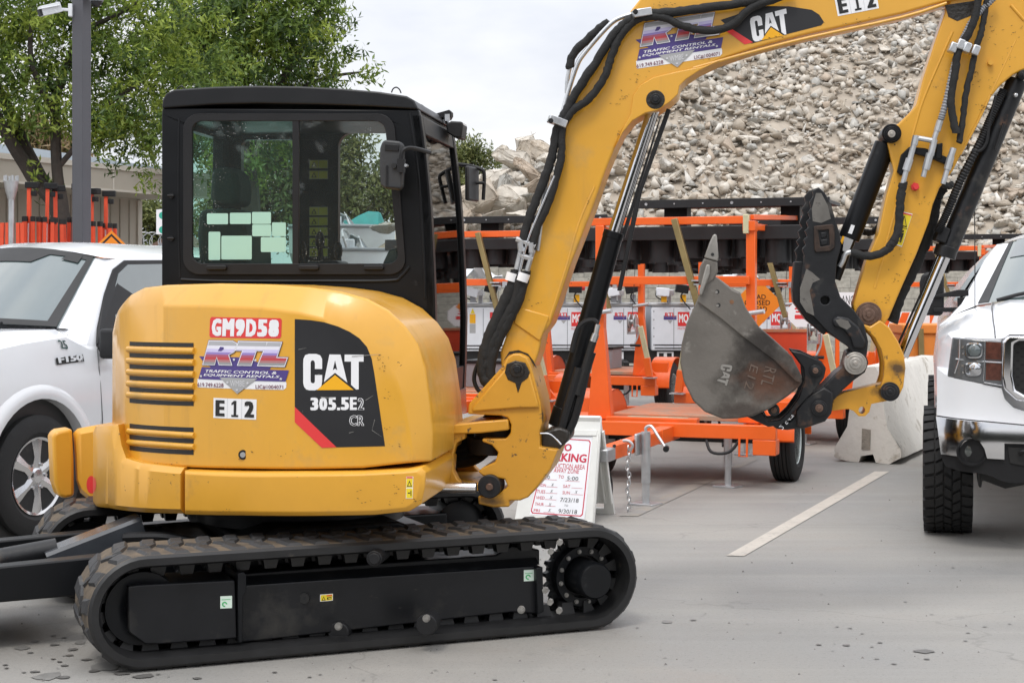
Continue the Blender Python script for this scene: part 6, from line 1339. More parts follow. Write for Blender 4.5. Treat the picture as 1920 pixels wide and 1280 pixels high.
# ================= arrow-board trailers =================
TY = R(20)
def trailer_mat(x, y, yaw=TY): return Matrix(((cos(yaw), -sin(yaw), 0, x), (-sin(yaw), -cos(yaw), 0, y), (0,0,1,0), (0,0,0,1)))
def trailer(x, y):
    M_ = trailer_mat(x, y); t = thing('arrow_board_trailer', 'orange arrow-board trailer with empty deck nearest to the camera, tongue behind the A-frame sign', 'trailer', (x, y, 0), 'orange arrow-board trailers parked in the yard')
    def mb_(m): q = MB(M_); q.mat(m); return q
    m = mb_(ORG); m.b2((-.86,.74,.40),(.86,.82,.51)); m.b2((-.86,-.92,.40),(.86,-.84,.51))
    for s in (-1,1): m.b2((s*.60-.04,-.84,.41),(s*.60+.04,.74,.50))
    m.b2((-.55,.55,.46),(.20,.66,.535)); m.b2((.68,.66,.28),(.86,.82,.40)); m.b2((-.86,.66,.28),(-.68,.82,.40))
    m.add([(.62,.74,.52),(.86,.74,.52),(.74,.74,.66),(.62,.70,.52),(.86,.70,.52),(.74,.70,.66)],[(0,1,2),(5,4,3),(0,3,4,1),(1,4,5,2),(2,5,3,0)])
    ch = m.build('chassis', None, t, bevel=.006)
    m = mb_(ORGD); m.b2((-.56,-.82,.51),(.58,.52,.55)); m.build('deck', None, t, bevel=.004)
    m = mb_(PALEW); m.b2((-.38,.57,.536),(.12,.64,.538)); m.build('label', None, ch)
    m = mb_(ORG); m.bar((0,.74,.43),(0,2.45,.43),.09,.10); m.bar((0,.6,.43),(0,1.15,.43),.105,.115); m.build('tongue', None, t, bevel=.006)
    m = mb_(GALV); m.b2((-.05,2.42,.38),(.05,2.62,.47)); m.b2((.048,1.78,.36),(.07,1.95,.52)); m.each('coupler', t, bevel=.01)
    def jack(px_, py_, z0, z1, nm):
        m = mb_(GALV); m.cyl((px_,py_,.16),(px_,py_,z1),.033,n=18); m.cyl((px_,py_,.01),(px_,py_,.2),.027,n=18); j = m.build(nm, None, t)
        m = mb_(GALV); m.box((px_,py_,.008),(.19,.16,.016),Matrix.Rotation(R(15),3,'Z')); m.build('foot', None, j, bevel=.003); return j
    j = jack(.11, 1.85, .0, .53, 'jack')
    m = mb_(GALV); m.tube([(.11,1.85,.53),(.11,1.85,.56),(.15,1.85,.57),(.20,1.87,.51),(.27,1.90,.42)],.011,samp=4); m.mat(BLKM); m.cyl((.27,1.88,.42),(.29,1.97,.42),.022,n=10); m.build('crank', None, j)
    jack(.44, .60, 0, .42, 'jack')
    m = mb_(GALV)                      # safety chain hanging from a hook
    for k in range(17):
        c = V((.10+.008*sin(k), 2.28, .45-.027*k)); f = k % 2
        pts = [c+V(((.012*cos(a*pi/5)) if f else 0, 0 if f else .012*cos(a*pi/5), .021*sin(a*pi/5))) for a in range(11)]; m.tube(pts, .0045, n=5)
    m.tube([(.06,2.28,.50),(.10,2.28,.50),(.13,2.28,.47),(.11,2.28,.43)],.011,samp=4); m.build('safety_chain', None, t)
    m = mb_(BLKM); m.tube([(0.05,2.45,.48),(-.06,2.3,.40),(-.05,2.2,.2),(-.02,2.3,.12)],.012,samp=5); m.tube([(.3,.78,.42),(.36,.85,.30),(.5,.84,.30),(.58,.80,.40)],.012,samp=5); m.tube([(-.2,.82,.42),(-.15,.9,.33),(-.06,.9,.38)],.012,samp=5); m.build('cable', None, t)
    m = mb_(ORG); m.tube([(.58,.83,.41),(.58,.84,.27),(.64,.84,.27),(.64,.83,.41)],.009,n=6); m.build('hook_loop', None, ch)
    for s in (-1, 1):
        ax = (M_.to_3x3() @ V((s,0,0))); wheel(t, M_ @ V((s*.80,0,.325)), ax, .325, .20, .19)
        m = mb_(ORG); vs = []; n = 14
        for k in range(n+1):
            a = pi*k/n; yy = .42*cos(a); zz = .36+.36*sin(a)
            vs += [(s*.66,yy,zz),(s*.93,yy,zz),(s*.93,yy*.965,zz-.012),(s*.66,yy*.965,zz-.012)]
        m.add(vs, [(4*k+a,4*k+b,4*k+4+b,4*k+4+a) for k in range(n) for a,b in ((0,1),(1,2),(2,3),(3,0))]); m.add([(s*.66,.42*cos(pi*k/n),.36+.36*sin(pi*k/n)) for k in range(n+1)], [tuple(range(n+1))])
        m.b2((s*.62,.30,.50),(s*.90,.36,.66)); m.build('fender', None, t)
    m = mb_(BLKW); m.bar((-.75,0,.325),(.75,0,.325),.06,.06,(0,0,1)); m.build('axle', None, t)
    for s in (-1, 1):                  # masts with a splayed foot
        m = mb_(ORG); m.b2((s*.62-.036,.52,.52),(s*.62+.036,.60,2.08)); m.add([(s*.62-.10,.51,.51),(s*.62+.10,.51,.51),(s*.62+.036,.52,1.25),(s*.62-.036,.52,1.25),(s*.62-.10,.61,.51),(s*.62+.10,.61,.51),(s*.62+.036,.60,1.25),(s*.62-.036,.60,1.25)],[(0,1,2,3),(7,6,5,4),(0,4,5,1),(1,5,6,2),(2,6,7,3),(3,7,4,0)]); ms = m.build('mast', None, t, bevel=.005)
        m = mb_(GALV); m.cyl((s*.62-.09,.62,1.36),(s*.62+.12,.66,1.39),.02,n=12); m.mat(INK); m.cyl((s*.62-.093,.62,1.36),(s*.62-.088,.62,1.36),.015,n=10); m.build('lock_pin', None, ms)
    m = mb_(ORG); m.b2((-.70,.53,2.08),(.56,.59,2.14)); m.b2((-.62,.605,1.60),(.62,.66,1.665)); m.b2((.56,.50,2.02),(.66,.62,2.10)); m.build('cross_beam', None, t, bevel=.004)
    m = mb_(ORG); m.bar((.62,.56,2.06),(.80,-.5,2.04),.04,.05); m.bar((.62,.56,2.13),(.86,-.4,2.16),.04,.04); m.bar((-.62,.56,2.05),(-.62,-.6,2.03),.05,.05); m.each('side_arm', t, bevel=.004)
    m = mb_(PALEW); m.b2((.565,.49,2.0),(.61,.63,2.15)); m.build('hinge_plate', None, t, bevel=.004)
    m = mb_(BRASS); m.bar((.02,.66,2.12),(.27,.72,1.28),.05,.05,(0,1,0)); m.build('brace', None, t, bevel=.004)
    m = mb_(GALV); m.box((.23,.70,1.63),(.10,.10,.012)); m.box((.24,.70,1.60),(.09,.08,.012)); m.box((.32,.68,1.61),(.05,.06,.06)); m.build('brace_clamp', None, t)
    # board folded flat, lamp hoods hanging below
    m = mb_(BOARD); m.b2((-1.12,-1.0,1.98),(1.16,.30,2.06)); m.b2((-1.14,.28,1.965),(1.18,.32,2.075)); bo = m.build('arrow_board', None, t, bevel=.004)
    rr = random.Random(4)
    for iy, yy in enumerate((.16,-.2,-.6)):
        for k in range(9):
            xx = -.98+k*.25+rr.uniform(-.02,.02); L_ = rr.uniform(.15,.21)
            m = mb_(BOARD); n = 12; vs = []
            for z in (1.98, 1.98-L_): vs += [(xx+.105*cos(pi*1.25*j/n-.4), yy+.105*sin(pi*1.25*j/n-.4), z) for j in range(n+1)]
            m.add(vs, [(j,j+1,n+2+j,n+1+j) for j in range(n)]); m.build('lamp_hood', None, bo)
    m = mb_(BOARD); m.b2((-.45,-.75,2.27),(1.12,-.05,2.30)); m.b2((-.47,-.06,2.245),(1.14,-.03,2.315)); sp = m.build('solar_panel', None, t, bevel=.003)
    m = mb_(GALV)
    for k in range(7): m.cyl((-.4+k*.245,-.03,2.28),(-.4+k*.245,-.024,2.28),.007 if k % 3 else .013,n=8)
    m.build('bolt', None, sp)
    m = mb_(BLKM); m.b2((-.30,-.4,2.06),(-.1,-.25,2.27)); m.b2((.7,-.4,2.06),(.86,-.25,2.27)); m.each('panel_stand', sp)
    # winch on the right mast
    m = mb_(GALV); m.b2((.50,.63,1.02),(.60,.76,1.05)); m.b2((.495,.63,1.02),(.505,.78,1.22)); m.b2((.595,.63,1.02),(.605,.78,1.22)); m.cyl((.50,.72,1.17),(.60,.72,1.17),.03,n=14); wn = m.build('winch', None, t)
    for xx in (.515,.575): m = mb_(GALV); m.lathe([(0,.085),(.008,.09),(.016,.085),(.016,0)], (xx,.72,1.18), (1,0,0), 24); m.lathe([(0,.085),(0,0)], (xx,.72,1.18), (1,0,0), 24); m.build('drum_flange', None, wn)
    m = mb_(GALV); m.tube([(.605,.72,1.12),(.63,.72,1.12),(.62,.72,1.0),(.58,.74,.90)],.011,samp=3); m.mat(BLKM); m.cyl((.53,.74,.885),(.66,.76,.885),.017,n=10); m.build('crank', None, wn)
    m = mb_(INK); m.tube([(.545,.72,1.2),(.57,.66,1.9)],.004,n=5); m.build('cable', None, wn)
    # pale outrigger legs folded up at the corners
    for s in (-1, 1):
        m = mb_(PALEW); m.bar((s*.78,.86,.72),(s*.70,.90,1.12),.055,.055,(0,1,0)); m.mat(ORG); m.bar((s*.80,.85,.52),(s*.77,.865,.74),.075,.075,(0,1,0)); lg = m.build('outrigger', None, t, bevel=.003)
        m = mb_(GALV); m.box((s*.81,.85,.50),(.15,.13,.012)); m.build('foot', None, lg)
    m = mb_(GREY); m.b2((-.42,-.55,.55),(.05,-.1,.80)); m.mat(BLKM); m.b2((-.44,-.57,.80),(.07,-.08,.83)); m.build('battery_box', None, t, bevel=.008)
    return t
trA = trailer(1.5, 13.37)
for ch in list(trA.children):      # the front trailer carries no legs or winch in the photo
    if ch.name.split('.')[0] in ('winch', 'outrigger', 'battery_box'):
        ch['_x'] = 1
trs = [(-.13,16.4,'orange arrow-board trailer directly behind the swing bracket and black boom hoses'), (1.2,20.4,'orange arrow-board trailer with hand winch, wheel seen just left of the bucket'), (2.75,16.9,'orange arrow-board trailer behind the bucket and thumb, wheel beside the concrete barrier'), (5.8,21.8,'orange arrow-board trailer farthest right, beside the white pickup windscreen'), (3.4,22.4,'orange arrow-board trailer deepest in the row, seen between bucket and thumb')]
for x, y, l_ in trs:
    o = dup(trA, (x, y, 0), 0, l_, skip=('safety_chain',))
def kill(o):
    for c in list(o.children): kill(c)
    bpy.data.objects.remove(o)
for ch in [c for c in trA.children if '_x' in c.keys()]: kill(ch)
for o in bpy.data.objects:
    if '_x' in o.keys(): del o['_x']
# orange steel box standing on the deepest trailer's deck
# ================= generator cabinets =================
def label_plate(D, txt, q, bold=.03): D.poly(q, WHT, 0); e = .8; D.text(txt, [(q[0][0]+e,q[0][1]-e),(q[1][0]-e,q[1][1]-e),(q[2][0]-e,q[2][1]+e),(q[3][0]+e,q[3][1]+e)], INK, 1, bold)
def generator(x, y, w, seed, lab, logo=True, num=None):
    base = V((x, y, 0)); t = thing('light_tower_generator', lab, 'generator', base, 'white generator cabinets on trailers'); y0 = y
    z0, z1 = .62, 1.36
    m = MB(); m.mat(CABW); m.b2((x-w/2,y0,z0),(x+w/2,y0+1.5,z1-.06)); cb = m.build('cabinet', None, t, bevel=.015)
    m = MB(); m.mat(SILV); m.b2((x-w/2-.015,y0-.015,z1-.055),(x+w/2+.015,y0+1.52,z1)); m.build('hood', None, t, bevel=.02)
    m = MB(); m.mat(INK); m.b2((x-w/2-.03,y0+.05,z0-.2),(x+w/2+.03,y0+1.5,z0-.003)); m.build('skid', None, t)
    m = MB(); m.mat(GREY)
    m.b2((x-.006,y0-.004,z0+.02),(x+.002,y0,z1-.08))
    for i in range(5): m.b2((x-w/2+.03,y0-.006,z0+.08+i*.13),(x-w/2+.045,y0,z0+.1+i*.13))
    m.build('door_gap', None, cb)
    m = MB(); m.mat(BLKM)
    for i in (0, 1): m.b2((x-w/2+.05,y0-.006,z0+.03+i*.05),(x+w/2-.06,y0,z0+.045+i*.05))
    m.build('vent_slot', None, cb)
    pl = Pl(x, y0, 0); D = Decal(pl, .002); q = lambda u0, z0_, u1, z1_: ([(u0,z0_),(u1,z0_),(u1,z1_),(u0,z1_)])
    def rect(u0, a, u1, b, m_, k): D.it.append((q(u0,a,u1,b), [(0,1,2,3)], m_, k))
    def txt(s, u0, a, u1, b, m_, k, bold=.02): D.text(s, q(u0,a,u1,b), m_, k, bold, 0, False)
    if logo:
        rect(.06, 1.0, .24, 1.22, RED, 0); txt('MQ', .075, 1.03, .225, 1.19, WHT, 1, .03); txt('MULTIQUIP', .06, .94, .24, .98, RED, 1, .0)
        rect(-.16, 1.14, .04, 1.16, NAVY, 0); txt('RTL', -.14, 1.15, .02, 1.21, RED, 1, .03); rect(-.16, 1.10, .04, 1.135, NAVY, 0); D.it.append(([(-.1,1.09),(-.06,1.04),(-.02,1.09)], [(0,1,2)], SILV, 1))
    else:
        D.it.append(([(-.2,1.2),(-.13,1.2),(-.165,1.28)], [(0,1,2)], WARN, 0)); rect(-.21,1.05,-.12,1.19,CATY,0); rect(-.21,.90,-.12,1.04,SILV,0); rect(.1,1.12,.2,1.22,RED,0)
    D.build('label', cb)
    if num:
        D = Decal(pl, -.04); rect(-.26,.44,-.0,.60,WHT,0); txt(num, -.23,.46,-.03,.58,INK,1,.03); D.build('number_plate', t)
    rr = random.Random(seed)
    m = MB(); m.mat(GALV); m.bar((x-.05,y0-.1,z1+.16),(x-.05,y0+1.7,z1+.16),.09,.09); m.bar((x-.05,y0+.3,z1),(x-.05,y0+.3,z1+.16),.07,.07,(0,1,0)); m.build('folded_mast', None, t, bevel=.006)
    for k, dx in enumerate((-.18, .12)):
        m = MB(); m.mat(BLKM if k else CABW); a = rr.uniform(-.3,.3); m.box((x+dx,y0-.05,z1+.17+.05*k),(.2,.14,.13),Matrix.Rotation(a,3,'Y')); m.mat(CATY if seed % 2 else GREY); m.box((x+dx+.02,y0-.04,z1+.07),(.09,.06,.12)); m.build('lamp_head', None, t, bevel=.01)
    m = MB(); m.mat(RED if seed % 2 else ZINC); m.cyl((x+.2,y0,z1+.24),(x+.27,y0,z1+.24),.05,n=14); m.mat(INK); m.tube([(x+.2,y0,z1+.2),(x+.1,y0-.08,z1+.1),(x+.25,y0-.05,z1-.1)],.01,samp=4); m.tube([(x-.25,y0-.03,z1+.25),(x-.28,y0-.06,z1+.1),(x-.1,y0-.05,z1+.02)],.01,samp=4); m.build('winch', None, t)
    for s in (-1, 1): wheel(t, (x+s*(w/2+.06),y0+.8,.32), (s,0,0), .32, .18, .18)
    m = MB(); m.mat(INK); m.bar((x,y0+.1,.45),(x,y0-.6,.42),.08,.08); m.bar((x-w/2,y0+.8,.32),(x+w/2,y0+.8,.32),.05,.05); m.build('tow_bar', None, t)
    return t
generator(-.44, 24.6, .72, 2, 'white generator cabinet with a yellow round label, between cab and boom hoses', False)
generator(.86, 24.8, .72, 3, 'white generator cabinet with a red square logo, between boom and boom cylinder')
generator(1.74, 24.9, .68, 4, 'white generator cabinet with a number plate, behind the hand winch', True, '19')
generator(2.52, 24.9, .70, 5, 'white generator cabinet just left of the bucket', True, '1')
generator(4.05, 25.4, .70, 6, 'white generator cabinet behind the orange mast right of the bucket', True)
# stowed white canopy sheets bundled over the cabinets
for px, D_, w_, l_ in ((895, 24.2, .75, 'crumpled white plastic sheet over the leftmost generator'), (1392, 23.8, .55, 'crumpled white plastic sheet right of the bucket tooth')):
    c = at(px, 512, D_); mb = MB(); mb.mat(WPL); rr = random.Random(px); N = 7
    vs = [(c.x-w_/2+w_*i/N, D_+.5*j/4, c.z-.10+.22*math.exp(-((i-N*.5)/2.6)**2)*(.5+.5*math.sin(2.2*i+j))+rr.uniform(-.03,.05)) for i in range(N+1) for j in range(5)]
    vs += [(v[0], v[1], v[2]-.012) for v in vs]; k = (N+1)*5
    mb.add(vs, [(i*5+j,(i+1)*5+j,(i+1)*5+j+1,i*5+j+1) for i in range(N) for j in range(4)]+[(k+i*5+j,k+i*5+j+1,k+(i+1)*5+j+1,k+(i+1)*5+j) for i in range(N) for j in range(4)])
    o = mb.build('plastic_sheet', None, smooth=0); rebase(o, (c.x, D_, c.z-.1)); tag(o, l_, 'plastic sheet')

# ================= signs and barricades in the yard =================
sg = thing('road_sign', 'orange diamond road sign with black lettering leaning behind the trailer mast', 'sign', (at(1420,545,19).x, 19.0, 0)); sp_ = Pl(at(1420,545,19).x, 19.0, 0)
mb = MB(); mb.mat(bpy.data.materials['sign_orange']); hz = sp_.P(1420,568)[1]; q_ = .30; mb.prism(sp_, [(0,hz-q_),(q_*.72,hz-q_*.28+.0),(q_,hz),(0,hz+q_),(-q_,hz)], -.006, 0); mb.build('panel', None, sg)
D = Decal(sp_, 0)
for tx_, y0, y1, x0, x1 in (('ROAD',575,566,1401,1436),('CLOSED',586,576.5,1396,1444),('AHEAD',598,588.5,1402,1438)): D.text(tx_, [(x0,y0-14),(x1,y0-14),(x1,y1-14),(x0,y1-14)], INK, 0, .01)
D.build('lettering', sg); mb = MB(); mb.mat(GALV); mb.bar(sg.location+V((0,.03,0)), sg.location+V((0,.03,hz)), .04,.04,(0,1,0)); mb.build('post', None, sg)
dg_ = thing('danger_sign', 'white danger sign on a rail, seen between thumb and stick', 'sign', (at(1592,545,21).x, 21, 0)); dp = Pl(at(1592,545,21).x, 21, 0); mb = MB(); mb.mat(WHT); mb.prism(dp, dp.pts([(1566,548),(1618,548),(1618,592),(1566,592)]), -.01, 0); mb.build('panel', None, dg_)
D = Decal(dp, 0); D.text('DANGER', [(1570,571),(1615,571),(1615,554),(1570,554)], INK, 0, .0); D.poly([(1570,586),(1614,586),(1614,578),(1570,578)], RED, 0); D.build('lettering', dg_); mb = MB(); mb.mat(ORG)
for s in (-.15,.15): mb.bar(dg_.location+V((s,.03,0)), dg_.location+V((s,.03,1.5)), .05,.05,(0,1,0))
mb.build('post', None, dg_)
ws = thing('sign', 'white eight-sided sign with faded red marks left of the thumb', 'sign', (at(1503,545,21).x, 21, 0)); wp = Pl(at(1503,545,21).x, 21, 0); c_ = wp.P(1503,588); mb = MB(); mb.mat(WHT); mb.prism(wp, [(c_[0]+.19*cos(pi/8+k*pi/4), c_[1]+.19*sin(pi/8+k*pi/4)) for k in range(8)], -.008, 0); mb.build('panel', None, ws)
D = Decal(wp, 0)
for x0,y0,x1,y1 in ((1490,580,1506,577),(1492,586,1508,583),(1490,598,1512,590)): D.poly([(x0,y0),(x1,y0),(x1,y1),(x0,y1)], RED, 0)
D.build('mark', ws); mb = MB(); mb.mat(GALV); mb.bar(ws.location+V((0,.03,0)), ws.location+V((0,.03,c_[1])), .04,.04,(0,1,0)); mb.build('post', None, ws)
bx = thing('steel_bin', 'open orange steel bin behind the bucket linkage', 'bin', (at(1468,545,18.6).x, 18.6, 0)); p = bx.location; mb = MB(); mb.mat(mk('bin_red_orange', (.74,.07,.02), .45, var=.08))
z0, z1 = .1, 1.07; W2 = .28
for a, b in (((-W2,0,z0),(W2,.03,z1)),((-W2,.5,z0),(W2,.53,z1)),((-W2,.03,z0),(-W2+.03,.5,z1)),((W2-.03,.03,z0),(W2,.5,z1)),((-W2,.0,0),(W2,.53,z0))): mb.b2(p+V(a), p+V(b))
mb.build('body', None, bx, bevel=.006); mb = MB(); mb.mat(ORGD); mb.b2(p+V((-W2-.01,-.015,z1)),p+V((W2+.01,.03,z1+.035))); mb.build('rim', None, bx)
eb = thing('equipment_box', 'orange equipment box with a lid and grey label beside the white pickup', 'box', (at(1755,545,18.2).x, 18.2, 0)); p = eb.location; mb = MB(); mb.mat(mk('box_orange', (.72,.22,.03), .45, var=.08)); mb.b2(p+V((-.36,0,.12)),p+V((.36,.6,1.06))); mb.build('body', None, eb, bevel=.015)
mb = MB(); mb.mat(bpy.data.materials['box_orange']); mb.b2(p+V((-.39,-.03,1.06)),p+V((.39,.63,1.17))); mb.box(p+V((.12,-.045,1.08)),(.14,.03,.04)); mb.build('lid', None, eb, bevel=.02)
mb = MB(); mb.mat(SILV); mb.b2(p+V((.0,-.006,.86)),p+V((.22,0,.97))); mb.mat(GREY); mb.b2(p+V((.03,-.006,.68)),p+V((.16,0,.78))); mb.build('label', None, eb)
mb = MB(); mb.mat(INK); mb.b2(p+V((-.32,.03,0)),p+V((.32,.57,.12))); mb.build('skid', None, eb)
mb = MB(); mb.mat(BRASS); mb.bar(p+V((-.16,-.05,0)),p+V((-.19,-.05,1.12)),.06,.05,(0,1,0)); mb.build('prop', None, eb)
bar0 = None
for i, (px, D_, l_) in enumerate(((1694, 19.2, 'folding barricade with orange and white stripes just right of the stick'), (1772, 19.6, 'folding barricade with orange and white stripes under the pickup mirror'))):
    b_ = V((at(px,545,D_).x, D_, 0))
    if bar0: dup(bar0, b_, .1, l_); continue
    bar0 = thing('barricade', l_, 'barricade', b_, 'striped folding barricades'); 
    for s in (-.26, .26):
        for k in (0, 1): mb = MB(); mb.mat(ORG); mb.bar(b_+V((s,-.02+.3*k,0)), b_+V((s,.08+.06*k,1.25)), .06,.03,(0,1,0)); mb.build('leg', None, bar0)
    for z in (.95, 1.2):
        mb = MB(); mb.mat(WHT); mb.box(b_+V((0,-.01,z)),(.62,.025,.19)); pn = mb.build('panel', None, bar0, bevel=.004); mb = MB(); mb.mat(ORG)
        for k in range(3): x = -.24+k*.2; mb.add([b_+V((x-.05,-.0245,z-.09)),b_+V((x+.04,-.0245,z-.09)),b_+V((x+.11,-.0245,z+.09)),b_+V((x+.02,-.0245,z+.09))],[(0,1,2,3)])
        mb.build('stripe', None, pn, smooth=0)
    mb = MB(); mb.mat(CATY); mb.cyl(b_+V((-.2,0,1.3)), b_+V((-.2,0,1.42)), .045); mb.build('lamp', None, bar0)

# ================= concrete barrier =================
KR = mk('white_barrier_concrete', (.66,.63,.575), .8, var=.1, vs=3, spots=[((.40,.36,.30), 3.2, .57, .08), ((.24,.22,.20), 5, .66, .05, (1,1,.25)), ((.50,.45,.38), 14, .6, .1)], bump=.5, bs=18)
kd = V((.42,.907,0)); ku = V((.907,-.42,0)); ko = V((3.2+.0, 14.42, 0))
kb = bpy.data.meshes.new('concrete_barrier'); mb = MB()
prof = [(-.30,.05),(-.295,.12),(-.19,.33),(-.12,.80),(-.08,.86),(.08,.86),(.12,.80),(.19,.33),(.30,.12),(.31,.05),(.20,0),(.08,.0),(.05,.07),(-.05,.07),(-.08,0),(-.2,0)]
rr = random.Random(8); L_ = 3.05; n = 16; vs = []
for i in range(n+1):
    for u, z in prof:
        j = .012 if 0 < i else .02
        q = ko+kd*(L_*i/n+(rr.uniform(-.03,.03) if i == 0 and z < .2 else 0))+ku*(u+rr.uniform(-j,j)*.5)+V((0,0,max(0,z+rr.uniform(-j,j)*.6))); vs.append(q)
k = len(prof); mb.mat(KR); mb.add(vs, [(i*k+j,i*k+(j+1)%k,(i+1)*k+(j+1)%k,(i+1)*k+j) for i in range(n) for j in range(k)]+[tuple(range(k)),tuple(n*k+j for j in range(k))])
kt = thing('concrete_barrier', 'chipped white concrete road barrier standing between trailers and pickup', 'barrier', ko); mb.build('barrier_body', None, kt, smooth=30)
mb = MB(); mb.mat(mk('exposed_concrete', (.27,.24,.20), .95, var=.3, vs=20, bump=.6)); p = ko-kd*.006
for a in ([(-.05,.12),(.03,.12),(.035,.30),(-.045,.31)],):
    mb.add([p+ku*u+V((0,0,z)) for u, z in a]+[p+kd*.03+ku*u+V((0,0,z)) for u, z in a],[(0,1,2,3),(0,4,5,1),(1,5,6,2),(2,6,7,3),(3,7,4,0)])
mb.build('end_slot', None, kt)

# ================= A-frame sign =================
af = thing('a_frame_sign', 'white plastic A-frame sign with a red bordered no parking notice', 'sign', gnd(1130,978)); AW = mk('aframe_plastic', (.70,.70,.67), .5, var=.08, vs=6, spots=[((.45,.42,.36), 9, .64, .1)])
aU = V((cos(R(-20)), sin(R(-20)), 0)); aN = V((sin(R(-20)), -cos(R(-20)), 0)); br_ = gnd(1113,982); top = V((0,0,.70))-aN*.26
FPn = PG(br_-aU*.56, aU, top); FPb = PG(br_-aU*.56-aN*.52, aU, V((0,0,.70))+aN*.26)
Lh = top.length
out = [(0,0),(.56,0),(.555,.2),(.535,Lh-.02),(.53,Lh),(.40,Lh),(.385,Lh-.045),(.27,Lh-.045),(.255,Lh),(.12,Lh),(.115,Lh-.06),(.06,Lh-.09),(.055,Lh-.15),(.03,Lh-.16)]
mb = MB(); mb.mat(AW); mb.prism(FPn, out, -.028, 0.0); fpn = mb.build('front_panel', None, af, bevel=.004)
mb = MB(); mb.mat(AW); mb.prism(FPn, [(.05,Lh-.155),(.52,Lh-.145),(.52,Lh-.105),(.06,Lh-.11)], 0, .014); mb.prism(FPn, [(.50,0),(.556,0),(.53,Lh-.12),(.49,Lh-.12)], 0, .008); mb.build('moulded_rib', None, fpn, bevel=.003)
FPb.N = -FPb.N if FPb.N.dot(aN) > 0 else FPb.N
mb = MB(); mb.mat(AW); mb.prism(FPb, [(0,0),(.56,0),(.53,Lh),(.03,Lh)], -.028, 0, holes=[[(.07,.05),(.49,.05),(.49,.09),(.07,.09)],[(.47,.40),(.51,.40),(.51,.47),(.47,.47)]]); bpn = mb.build('rear_panel', None, af, bevel=.004)
mb = MB(); mb.mat(AW)
for u in (.44,.50,.545): mb.prism(FPb, [(u,.1),(u+.012,.1),(u+.008,Lh-.1),(u-.004,Lh-.1)], -.05, -.02)
mb.build('moulded_rib', None, bpn)
D = Decal(FPn, 0); MAR = mk('sign_crimson', (.55,.02,.06), .5, var=.03); AL_ = mk('sign_sheet', (.80,.81,.84), .4, var=.02); PEN = mk('marker_ink', (.05,.05,.06), .6)
px_ = lambda x, y: (960+x/5.82, 770+y/5.82)
def Q(x0,y0,x1,y1,k=.055): # text box in crop pixels, sheared with the panel
    return [px_(x0-(y1-y0)*.0,y1), px_(x1,y1+(x1-x0)*k), px_(x1+(y1-y0)*.14,y0+(x1-x0)*k), px_(x0+(y1-y0)*.14,y0)]
D.poly([px_(190,1130),px_(790,1180),px_(945,260),px_(390,235)], AL_, 0)
def ring(o_, i_, m_, k):
    a = [FPn.P(*px_(*p)) for p in o_]; b = [FPn.P(*px_(*p)) for p in i_]; n = len(a); D.it.append((a+b, [(j,(j+1)%n,n+(j+1)%n,n+j) for j in range(n)], m_, k))
ring([(222,1118),(752,1152),(775,1130),(860,345),(845,318),(420,290),(398,305),(205,1090)],[(232,1108),(745,1140),(764,1122),(849,350),(836,329),(424,301),(408,313),(217,1086)], MAR, 1)
for s, x0,y0,x1,y1,m_,b_ in (('NO',490,352,648,434,MAR,.03),('PARKING',330,448,808,540,MAR,.03),('CONSTRUCTION AREA',290,560,795,612,MAR,-.004),('TOW AWAY ZONE',330,614,730,664,MAR,-.004),('TO',505,700,565,735,MAR,-.004),('MON',285,790,368,825,MAR,-.006),('TUES',270,860,362,895,MAR,-.006),('WED',262,928,355,962,MAR,-.006),('THUR',250,998,345,1032,MAR,-.006),('FRI',237,1068,302,1100,MAR,-.006),('SAT',557,805,635,838,MAR,-.006),('SUN',550,873,630,907,MAR,-.006),('8:30',312,700,412,738,PEN,-.01),('5:00',600,712,722,755,PEN,-.01),('7/23/18',525,945,725,990,PEN,-.012),('TO',570,1020,612,1042,PEN,-.012),('9/30/18',505,1068,708,1115,PEN,-.012)):
    D.text(s, [FPn.P(*c) for c in Q(x0,y0,x1,y1)], m_, 2, b_, 0, False)
for x, y in ((440,805),(430,875),(425,943),(412,1020),(408,1083),(698,885)): D.text('X', [FPn.P(*c) for c in Q(x-14,y-16,x+16,y+16)], PEN, 2, -.012, .2, False)
for x0,y0,x1 in ((378,825,498),(370,893,495),(362,963,485),(358,1033,475),(345,1105,465),(650,838,770),(640,908,775),(300,742,490),(585,762,740)): D.it.append(([FPn.P(*c) for c in Q(x0,y0,x1,y0+3)], [(0,1,2,3)], MAR, 2))
D.build('notice', fpn)
# ================= pickups =================
def ringloft(mb, secs, closed_ends=True):
    k = len(secs[0]); vs = [p for s in secs for p in s]
    fs = [(i*k+j, i*k+j+1, (i+1)*k+j+1, (i+1)*k+j) for i in range(len(secs)-1) for j in range(k-1)]
    if closed_ends: fs += [tuple(range(k)), tuple((len(secs)-1)*k+j for j in range(k))]
    return mb.add(vs, fs)
def gridm(mb, rows): return ringloft(mb, rows, False)
